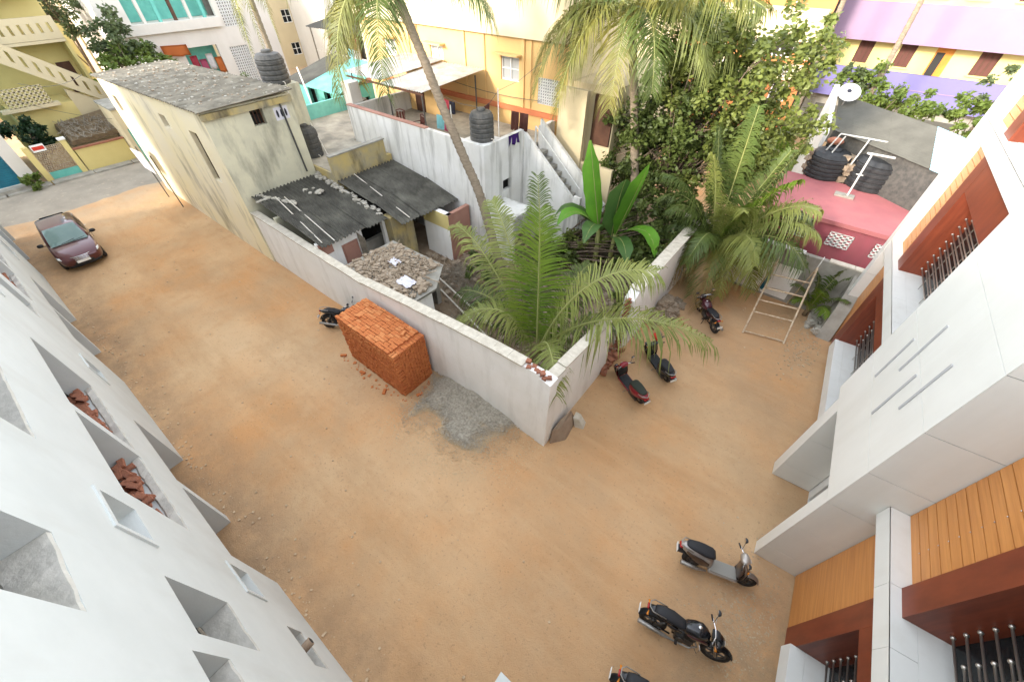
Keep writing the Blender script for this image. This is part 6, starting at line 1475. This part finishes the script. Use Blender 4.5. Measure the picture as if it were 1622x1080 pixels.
bm = BM(); tube(bm, [(-6.0, 36.1, 8.0), (-6.0, 36.1, 8.5)], .03, 6); ball(bm, (-6.0, 36.1, 8.6), .2, 10); obj('ball_finial', bm, 'white_paint', rd)
for k, (x, lab) in enumerate(((-12.5, 'cream plastered house between the orange house and the red balcony house'), )):
    h = thing('cream_house', lab, 'house', (-15, 34, 0)); bm = BM(); wallgrid(bm, lambda u, d, z: (u, 34 + d, z), -22.5, -12.6, -.1, 12.5, [(-20, -18.8, 6, 7.2), (-16, -14.8, 6, 7.2)], .2); obj('wall', bm, 'cream_wall', h)
    for a in (-20, -16): window(h, lambda u, d, z: (u, 34 + d, z), a, a + 1.2, 6, 7.2, 2)

# ================================================================ BRICK HOUSE AND TURQUOISE HUT (upper middle left)
bh_ = thing('brick_house', 'unplastered brick house with open storey and sagging grey sheet roof, upper middle left', 'house', (-38, 25, 0))
Pb = lambda u, d, z: (u, 26 + d, z)
bo = [(-41.8, -39.2, 2.6, 5.0), (-38.6, -36.4, 2.6, 5.0), (-35.8, -33.6, 2.6, 5.2)]
bm = BM(); wallgrid(bm, Pb, -43, -33, -.1, 5.4, bo, .25); obj('wall', bm, 'brick_old', bh_)
bm = BM(); wallgrid(bm, lambda u, d, z: (u, 28 + d, z), -44, -32, 5.4, 10.5, [(-41, -39.5, 6.4, 7.6)], .25); obj('upper_wall', bm, 'brick_old', bh_); obj('back_room', bbox(-42.8, -33.2, 26.6, 27.8, .1, 5.3), 'interior', bh_)
for k in range(5):
    xa = -43.4 + 10 * k / 5; bm = BM(); corrugated(bm, lambda a, b: (xa + 2.05 * a, 24.2 + 3.6 * b, 5.35 + .55 * b + .03 * (k % 2)), 8, .03); obj('roof_sheet', bm, 'asbestos_mid', bh_)
for x in (-43, -39, -36.1, -33.2): bm = BM(); tube(bm, [(x, 24.4, -.1), (x, 24.4, 5.35)], .06, 6); obj('roof_post', bm, 'twig', bh_)
for z in (2.7, 3.6): bm = BM(); tube(bm, [(-43, 24.45, z), (-33.2, 24.45, z)], .035, 6); obj('rail', bm, 'pvc', bh_)
for k, (x, m, lab) in enumerate(((-40.5, 'cloth_white', 'white cloth hung on the brick house rail'), (-38.0, 'cloth_cyan', 'blue grey cloth hung on the brick house rail'), (-37.0, 'tin', 'pale striped sheet hung on the brick house rail'))):
    cloth(lab, (x, 24.4, 4.2), (x + .9, 24.4, 4.2), 1.3, m, group=GW)
for (x, lab) in ((-42.0, 'white roof tank above the brick house, left of two'), (-39.8, 'white roof tank above the brick house, right of two')):
    t = water_tank(lab, x, 27.2, 6.1, .55, 1.2, 'white_paint'); t['group'] = 'white roof tanks'
    obj('tank_base', bbox(x - .6, x + .6, 26.6, 27.8, 5.5, 6.09), 'concrete', bh_)
th = thing('turquoise_hut', 'turquoise hut with faded turquoise sheet roof behind the flat roofed house', 'hut', (-30, 17.4, 0))
bm = BM(); wallgrid(bm, lambda u, d, z: (u, 16.4 + d, z), -32.6, -26.9, -.1, 4.1, [(-31.6, -30.7, 1.6, 3.6), (-29.6, -28.8, 1.6, 3.6)], .2); obj('wall', bm, 'teal', th)
bm = BM(); wallgrid(bm, lambda u, d, z: (-26.9 - d, u, z), 16.602, 19.4, -.1, 4.1, [(17.2, 18.2, 1.8, 3.4)], .2); obj('side_wall', bm, 'teal', th)
for k in range(5):
    xa = -33 + 6.4 * k / 5; bm = BM(); corrugated(bm, lambda a, b: (xa + 1.32 * a, 15.6 + 4.2 * b, 4.0 + .95 * b + .02 * (k % 2)), 6, .025); obj('roof_sheet', bm, 'teal_roof' if k > 1 else 'asbestos_mid', th)
obj('dark_room', bbox(-32.3, -27.2, 16.8, 19.2, 0, 3.8), 'dark_inside', th)
for (a, b) in (((-30.2, 14.2, 4.9), (-27.6, 13.4, 3.4)), ((-28.6, 14.6, 5.4), (-27.0, 14.0, 3.4))):
    bm = BM(); tube(bm, [a, b], .05, 6); o = obj('leaning_pole', bm, 'pvc'); tag(o, ('pale leaning pole in front of the turquoise hut, left of two', 'pale leaning pole in front of the turquoise hut, right of two')[a[0] > -29], 'pole', 'poles leaning by the turquoise hut')

# ================================================================ HOUSES ACROSS THE LANE (upper left)
wb = thing('white_jali_building', 'tall cream white building with turquoise balcony and pierced screens, upper left', 'building', (-44, 15, 0))
Pw = lambda u, d, z: (-44.0 - d, u, z)
wops = [(11.3, 17.2, 6.6, 9.6), (13.7, 16.3, 2.9, 4.9), (17.6, 19.2, 5.9, 9.4), (17.2, 18.7, 1.6, 4.6)]
bm = BM(); wallgrid(bm, Pw, 9.6, 21.6, -.1, 12, wops, .3); obj('wall', bm, 'white_bldg', wb); obj('side_wall', bbox(-52, -44.31, 21.3, 21.6, -.1, 12), 'white_bldg', wb); obj('side_wall', bbox(-52, -44.31, 9.6, 9.9, -.1, 12), 'white_bldg', wb)
jali(wb, Pw, 17.6, 19.2, 5.9, 9.4, 8, 18, 'white_paint', 'jali_screen', .05, .12); jali(wb, Pw, 17.2, 18.7, 1.6, 4.6, 8, 16, 'white_paint', 'jali_screen', .05, .12)
obj('balcony_back', bbox(-45.7, -45.5, 11.3, 17.2, 6.6, 9.6), 'teal', wb); obj('balcony_floor', bbox(-45.6, -44.31, 11.2, 17.3, 6.4, 6.59), 'white_bldg', wb)
for k in range(5): obj('balcony_column', bbox(-44.28, -44.05, 12.1 + k * 1.05, 12.3 + k * 1.05, 6.6, 9.6), ('white_bldg', 'teal', 'dark_wood')[k % 3], wb)
obj('lower_room', bbox(-45.6, -45.4, 13.5, 16.5, 2.8, 5.0), 'teal', wb); obj('screen_room', bbox(-45.0, -44.9, 17, 19.4, 1, 10), 'interior', wb)
obj('parapet_beam', bbox(-43.998, -43.7, 9.8, 17.3, 6.0, 6.58), 'white_bldg', wb)
for k, (a, m, lab) in enumerate(((13.9, 'cloth_red', 'dark red cloth drying in the lower opening of the white building'), (14.5, 'cloth_pink', 'pink cloth drying in the lower opening of the white building'), (15.1, 'cloth_white', 'white cloth drying in the lower opening of the white building'), (15.7, 'cloth_orange', 'orange cloth drying in the lower opening of the white building'))):
    cloth(lab, (-43.95, a, 4.4 - .3 * (k % 2)), (-43.95, a + .55, 4.4 - .3 * (k % 2)), 1.1, m, group=GW)
cloth('terracotta rug hung over the ledge of the white building', (-43.6, 12.2, 5.3), (-43.6, 14.0, 5.2), .7, 'cloth_orange', group=GW, sway=.08)
# stepped cream house
ch_ = thing('cream_stair_house', 'cream house with slotted stair parapet and balcony at the upper left corner', 'house', (-42, 4, 0))
def slot_wall(root, pts_lo, pts_hi, n, x, name):
    """sloping parapet with upright slots: (y, z) ends of lower and upper edge"""
    (ya, za), (yb, zb) = pts_lo; (yc, zc), (yd, zd) = pts_hi; bm = BM()
    def P_(a, h): return (x, ya + (yb - ya) * a, (za + (zb - za) * a) * (1 - h) + (zc + (zd - zc) * a) * h)
    def quadbox(a0, a1, h0, h1):
        f = [P_(a0, h0), P_(a1, h0), P_(a1, h1), P_(a0, h1)]; prism(bm, f, [(p[0] - .15, p[1], p[2]) for p in f])
    quadbox(0, 1, 0, .30); quadbox(0, 1, .72, 1)
    for k in range(n):
        a0 = (k + .32) / n; a1 = (k + 1.0) / n if k < n - 1 else 1; quadbox(a0, a1, .3005, .7195)
    quadbox(0, .32 / n, .3005, .7195); obj(name, bm, 'cream_wall', root)
slot_wall(ch_, ((2.4, 6.3), (7.2, 2.75)), ((2.4, 7.65), (7.2, 4.0)), 11, -42.0, 'stair_parapet')
slot_wall(ch_, ((2.8, 6.4), (7.1, 6.4)), ((2.8, 7.55), (7.1, 7.55)), 9, -43.4, 'balcony_parapet')
obj('wall', bbox(-45.2, -45.0, 1.5, 7.2, -.1, 8.6), 'lemon', ch_); obj('side_wall', bbox(-45.0, -43.6, 7.0, 7.2, -.1, 6.38), 'lemon', ch_); obj('balcony_floor', bbox(-45, -43.41, 2.8, 7.1, 6.22, 6.38), 'cream_wall', ch_)
obj('door', bbox(-44.99, -44.95, 6.0, 6.8, 3.2, 5.0), 'dark_wood', ch_)
bm = BM(); prism(bm, [(-42.16, 2.0, -.1), (-42.16, 5.2, -.1), (-44.9, 5.2, -.1), (-44.9, 2.0, -.1)], [(-42.16, 2.0, 3.3), (-42.16, 5.2, 3.3), (-44.9, 5.2, 3.3), (-44.9, 2.0, 3.3)]); obj('lower_block', bm, 'lemon', ch_)
jali(ch_, lambda u, d, z: (-42 + .3 - d, u, z), 2.1, 4.2, 3.5, 4.5, 9, 5, 'cream_wall', 'balcony_jali', 0, .08); obj('balcony_slab', bbox(-42.15, -41.6, 1.6, 4.5, 3.302, 3.48), 'cream_wall', ch_)
bm = BM(); prism(bm, [(-42.16, 5.2, -.1), (-42.16, 7.2, -.1), (-42.5, 7.2, -.1), (-42.5, 5.2, -.1)], [(-42.16, 5.2, 4.0), (-42.16, 7.2, 2.7), (-42.5, 7.2, 2.7), (-42.5, 5.2, 4.0)]); obj('stair_wall', bm, 'cream_wall', ch_)
obj('roof_slab', bbox(-45.3, -43.0, 1.5, 7.3, 8.6, 8.8), 'concrete', ch_)
# shop with the blue shutter
sp = thing('shutter_shop', 'pale shop building with a blue rolling shutter at the left picture edge', 'shop', (-42, -6, 0))
bm = BM(); wallgrid(bm, lambda u, d, z: (-38.95 - d, u, z), -30, .75, -.1, 5.2, [(-2.6, .05, .3, 2.35), (-6.5, -3.6, .3, 2.35)], .3); obj('wall', bm, 'white_bldg', sp)
obj('side_wall', bbox(-46, -39.26, .45, .75, -.1, 9), 'sky_blue', sp); obj('lane_shade_block', bbox(-46, -39.4, -30, .44, 5.2, 12.0), 'white_bldg', sp)  # unseen upper block and southward length added to shade the lane
for (a, b) in ((-2.6, .05), (-6.5, -3.6)):
    shb = obj('rolling_shutter', bbox(-39.12, -39.08, a, b, .3, 2.35), 'shutter_blue', sp)
    for k in range(17): obj('shutter_lath', bbox(-39.078, -39.05, a, b, .31 + k * .12, .40 + k * .12), 'shutter_blue', shb)
obj('step', bbox(-38.94, -38.4, -7, .8, .10, .29), 'concrete', sp)
# yellow compound wall, gate, thatched ruin
yw = thing('yellow_compound_wall', 'low yellow wall with dark coping across the lane', 'wall', (-38.9, 4.6, 0)); obj('wall_length', bbox(-38.95, -38.75, 3.25, 6.0, -.1, 1.42), 'lemon', yw); obj('coping', bbox(-39.0, -38.70, 3.2, 6.02, 1.422, 1.5), 'brick_old', yw); obj('gate_pier', bbox(-39.0, -38.7, 2.9, 3.18, -.1, 2.1), 'lemon', yw); obj('gate_pier', bbox(-39.0, -38.7, 1.05, 1.35, -.1, 2.1), 'lemon', yw); obj('pier_cap', bbox(-39.05, -38.65, 2.85, 3.23, 2.102, 2.2), 'white_paint', yw)
gt = thing('wire_gate', 'brown wire mesh gate with green foot panel across the lane', 'gate', (-38.85, 2.1, 0)); jali(gt, lambda u, d, z: (-38.82 - d, u, z), 1.40, 2.88, .55, 1.95, 16, 14, 'iron_rust', 'mesh'); obj('foot_panel', bbox(-38.86, -38.80, 1.4, 2.88, .08, .54), 'teal', gt)
bm = BM(); box(bm, -38.86, -38.80, 1.36, 1.40, .06, 2.0); obj('gate_post', bm, 'iron_rust', gt); obj('gate_post', bbox(-38.86, -38.80, 2.881, 2.899, .06, 2.0), 'iron_rust', gt)
sg = thing('small_signboard', 'small red and white signboard on the gate across the lane', 'signboard', (-38.7, 2.0, 1.7)); obj('board', bbox(-38.78, -38.75, 1.45, 2.1, 1.75, 2.15), 'white_paint', sg); obj('print_block', bbox(-38.748, -38.744, 1.5, 2.05, 1.85, 2.05), 'red_cloth', sg)
tr_ = thing('thatched_ruin', 'ruined hut with sagging brown thatch between yellow wall and stair house', 'hut', (-40.6, 5, 0)); bm = BM(); prism(bm, [(-42.0, 3.4, 2.0), (-39.4, 3.4, 1.5), (-39.4, 6.2, 1.6), (-42.0, 6.4, 2.1)], [(-41.9, 3.5, 2.3), (-39.4, 3.5, 1.75), (-39.4, 6.1, 1.85), (-41.9, 6.3, 2.6)]); obj('thatch', bm, 'boot_palm', tr_); obj('post', bbox(-39.6, -39.5, 3.5, 3.6, 0, 1.5), 'twig', tr_); obj('post', bbox(-39.6, -39.5, 6.0, 6.1, 0, 1.55), 'twig', tr_); obj('mud_wall', bbox(-41.9, -41.7, 3.5, 6.2, -.1, 1.98), 'cream_wall', tr_)
bm = BM()
for k in range(200):
    x = rr.uniform(-41.9, -39.5); y = rr.uniform(3.5, 6.2); a = rr.gauss(0, .5); tube(bm, [(x, y, 1.8 + (-39.4 - x) * .25 + .08), (x + .5 * cos(a), y + .5 * sin(a), 1.8 + (-39.4 - x) * .25)], .018, 3)
stuff(obj('loose_straw', bm, 'twig', tr_))
dh = thing('cream_gatehouse', 'cream gatehouse with a teal door at the far end of the yellow house', 'house', (-38, 7, 0)); bm = BM(); wallgrid(bm, lambda u, d, z: (-37.6 - d, u, z), 6.05, 9.6, -.1, 3.3, [(6.3, 7.2, 0, 2.15)], .2); obj('wall', bm, 'cream_wall', dh); obj('door', bbox(-37.78, -37.74, 6.3, 7.2, 0, 2.14), 'teal', dh); obj('roof_slab', bbox(-40.5, -37.5, 6.0, 9.7, 3.302, 3.42), 'concrete', dh); obj('side_wall', bbox(-40.4, -37.81, 6.05, 6.25, -.1, 3.3), 'cream_wall', dh)
# far blocks closing the view
for (nm, lab, x0, x1, y0, y1, h, m) in (('far_block', 'plain cream block far behind the white jali building', -66, -56, 12, 34, 11, 'cream_wall'), ('far_block', 'plain grey block at the far end of the lane', -60, -46, 30, 44, 9, 'white_bldg'), ('far_block', 'plain ochre block far behind the stair house', -68, -58, -6, 10, 9, 'lemon'), ('far_block', 'plain pale block far behind the brick house', -44, -31, 40, 50, 12, 'white_bldg')):
    h_ = thing(nm, lab, 'building', ((x0 + x1) / 2, (y0 + y1) / 2, 0))
    bm = BM(); ol = [(y0 + 1.2 + 2.6 * k, y0 + 2.3 + 2.6 * k, z, z + 1.2) for k in range(int((y1 - y0 - 2) / 2.6)) for z in (1.2, 4.2, 7.0) if z + 1.5 < h]
    wallgrid(bm, lambda u, d, z: (x1 - d, u, z), y0, y1, -.1, h, ol, .2); obj('wall', bm, m, h_)
    for q in ol: window(h_, lambda u, d, z: (x1 - d, u, z), *q, 2)
    box_ = BM(); box(box_, x0, x1 - .21, y0, y1, -.1, h - .02); obj('body', box_, m, h_)

# ================================================================ MORE TREES AND SHRUBS
GT = 'trees and shrubs between the far houses'
tree('green_tree', 'bright green bushy tree in front of the cream stair house', (-40.2, 8.6, 0), [(-40.2, 8.6, 0), (-40.3, 8.8, 2), (-40.6, 9.2, 4)], [((-41.5, 9.2, 4.3), (2.3, 2.2, 1.8), 3600, .26, 'leaf_lime', 34), ((-42.0, 10.0, 6.3), (1.8, 2.0, 1.4), 2400, .26, 'leaf_dull', 24), ((-40.6, 10.8, 4.0), (1.4, 1.6, 1.4), 1500, .24, 'leaf_lime', 18)], group=GT)
tree('dark_tree', 'dark green dense tree between the blue shutter shop and the wire gate', (-40.2, 1.6, 0), [(-40.2, 1.6, 0), (-40.3, 1.8, 1.2), (-40.4, 2.0, 2.2)], [((-40.4, 1.9, 2.3), (1.0, 1.1, 1.1), 2600, .2, 'leaf_dark', 24)], group=GT)
tree('pale_tree', 'pale grey green tree behind the stepped balcony at the upper left', (-47.5, 8.0, 0), [(-47.5, 8.0, 0), (-47.5, 8.2, 4), (-47.6, 8.4, 6.5)], [((-47.6, 8.2, 7.6), (2.0, 2.4, 1.6), 2600, .26, 'leaf_dull', 26)], group=GT)
tree('far_tree', 'dense tree behind the slotted balcony at the picture corner', (-50, 2.5, 0), [(-50, 2.5, 0), (-50, 2.6, 4), (-50, 2.6, 7)], [((-50, 2.8, 8.6), (2.2, 3.0, 1.8), 2600, .28, 'leaf_dull', 26)], group=GT)
tree('thin_tree', 'thin dry tree with bare twigs left of the turquoise hut', (-30.6, 13.2, 0), [(-30.6, 13.2, 0), (-30.6, 13.2, 2.5), (-30.8, 13.4, 4.2)], [((-30.7, 13.3, 4.4), (1.3, 1.3, 1.2), 900, .14, 'leaf_dull', 22), ((-30.2, 13.6, 3.0), (1.0, 1.2, 1.0), 1000, .16, 'leaf_tree', 16)], group=GT, limb_r=.035)
tree('feathery_tree', 'light green feathery tree below the purple balcony, in front of its trunk', (.6, 33.5, 0), [(.6, 33.5, 0), (.6, 33.5, 2.0), (.5, 33.4, 3.4)], [((.3, 33.5, 5.0), (2.2, 1.2, 1.1), 2200, .22, 'leaf_lime', 30), ((1.9, 33.0, 4.4), (1.5, 1.0, 1.0), 1300, .2, 'leaf_lime', 18), ((-1.2, 33.6, 5.2), (1.1, 1.0, .7), 700, .2, 'leaf_dull', 12)], group=GT)
tree('round_shrub', 'rounded yellow green shrub beside the clad building edge', (5.3, 33.0, 0), [(5.3, 33.0, 0), (5.3, 33.0, 1.6), (5.3, 33.0, 2.8)], [((4.7, 33.0, 4.5), (1.5, 1.1, 1.0), 2400, .2, 'leaf_lime', 22), ((5.2, 33.6, 5.7), (1.0, .9, .9), 900, .2, 'leaf_dull', 12)], group=GT)
tree('hedge_shrub', 'green shrub row in front of the red balcony house', (-4.2, 29.5, 0), [(-4.2, 29.5, 0), (-4.2, 29.5, .8), (-4.2, 29.5, 1.6)], [((-4.4, 29.5, 1.9), (2.2, 1.2, 1.2), 2600, .22, 'leaf_lime', 26), ((-2.2, 28.5, 1.8), (1.5, 1.2, 1.1), 1600, .22, 'leaf_lime', 18)], cat='shrub', group=GT)
p5 = thing('garden_palm', 'bright green palm clump in front of the red balcony house', 'palm', (-2.6, 27.6, 0), 0, G_P); C5 = Vector((-2.6, 27.6, 1.2))
bm = BM(); tube(bm, [(-2.6, 27.6, 0), (-2.6, 27.6, 1.3)], .14, 8); obj('trunk', bm, 'boot_palm', p5)
for (dx, dy, dz) in [(-.7, -.2, 3.2), (.5, -.1, 3.4), (-1.4, -.4, 2.2), (1.3, -.3, 2.4), (0, -.8, 2.8), (-.2, .3, 3.9), (1.8, -.6, 1.0), (-1.8, -.6, .9)]: frond(p5, C5, C5 + Vector((dx * .4, dy * .4, .6 + dz * .6)), C5 + Vector((dx, dy, dz)), .6, 40, .6, 'frond_bright', rp, .15, .06)
sb = tree('lane_shrub', 'small bright green shrub growing at the lane kerb by the blue shutter', (-38.15, .45, 0), [(-38.15, .45, 0), (-38.15, .45, .25), (-38.15, .5, .45)], [((-38.15, .45, .48), (.55, .5, .38), 700, .2, 'leaf_lime', 14)], cat='shrub', limb_r=.015, r0=.04)
tree('back_tree', 'dense green tree mass behind the red balcony house roof', (-11, 41, 0), [(-11, 41, 0), (-11, 41, 5), (-11, 41, 9)], [((-9, 40.5, 9.8), (4, 2, 2), 3200, .34, 'leaf_tree_b', 36)], group=GT)
tree('plot_bush', 'low scrubby bush at the foot of the stair and banana clump', (-8.4, 13.6, 0), [(-8.4, 13.6, 0), (-8.4, 13.6, .5), (-8.4, 13.6, 1.0)], [((-8.2, 13.4, 1.1), (1.3, 1.1, .9), 2400, .17, 'leaf_tree', 22), ((-5.0, 15.4, 1.0), (1.7, 1.4, 1.1), 4200, .17, 'leaf_tree', 34), ((-3.9, 12.6, .7), (.6, 1.4, .6), 900, .15, 'leaf_tree', 14), ((-6.6, 16.2, 1.2), (1.4, .9, 1.1), 2200, .17, 'leaf_tree', 26), ((-4.4, 16.9, 1.3), (1.0, .7, 1.2), 1800, .17, 'leaf_tree', 22), ((-4.1, 14.6, 1.9), (.8, 1.5, 1.1), 3000, .17, 'leaf_tree', 34), ((-5.6, 16.8, 2.4), (1.6, .8, 1.2), 3000, .18, 'leaf_tree', 34), ((-7.2, 14.8, 1.2), (1.2, 1.0, 1.0), 2200, .17, 'leaf_tree_b', 26), ((-10.0, 10.6, .7), (1.1, .9, .6), 1200, .14, 'leaf_tree', 14)], cat='shrub')
# power cables
for k, (a, b, sag, lab) in enumerate((((-38.4, 3.0, 5.2), (-31.5, 4.9, 6.2), .3, 'thin cable from the stair house to the yellow house'), ((-38.3, 2.2, 4.6), (-38.6, 6.2, 2.6), .2, 'thin cable sagging in front of the thatched ruin'), ((-20.5, 17.0, 6.2), (-12.0, 17.45, 5.6), .3, 'thin cable crossing in front of the orange house'))):
    a, b = Vector(a), Vector(b); bm = BM(); tube(bm, [a.lerp(b, i / 10) - Vector((0, 0, sag * 4 * (i / 10) * (1 - i / 10))) for i in range(11)], .013, 4); o = obj('cable', bm, 'dust_black'); tag(o, lab, 'cable', 'overhead cables')
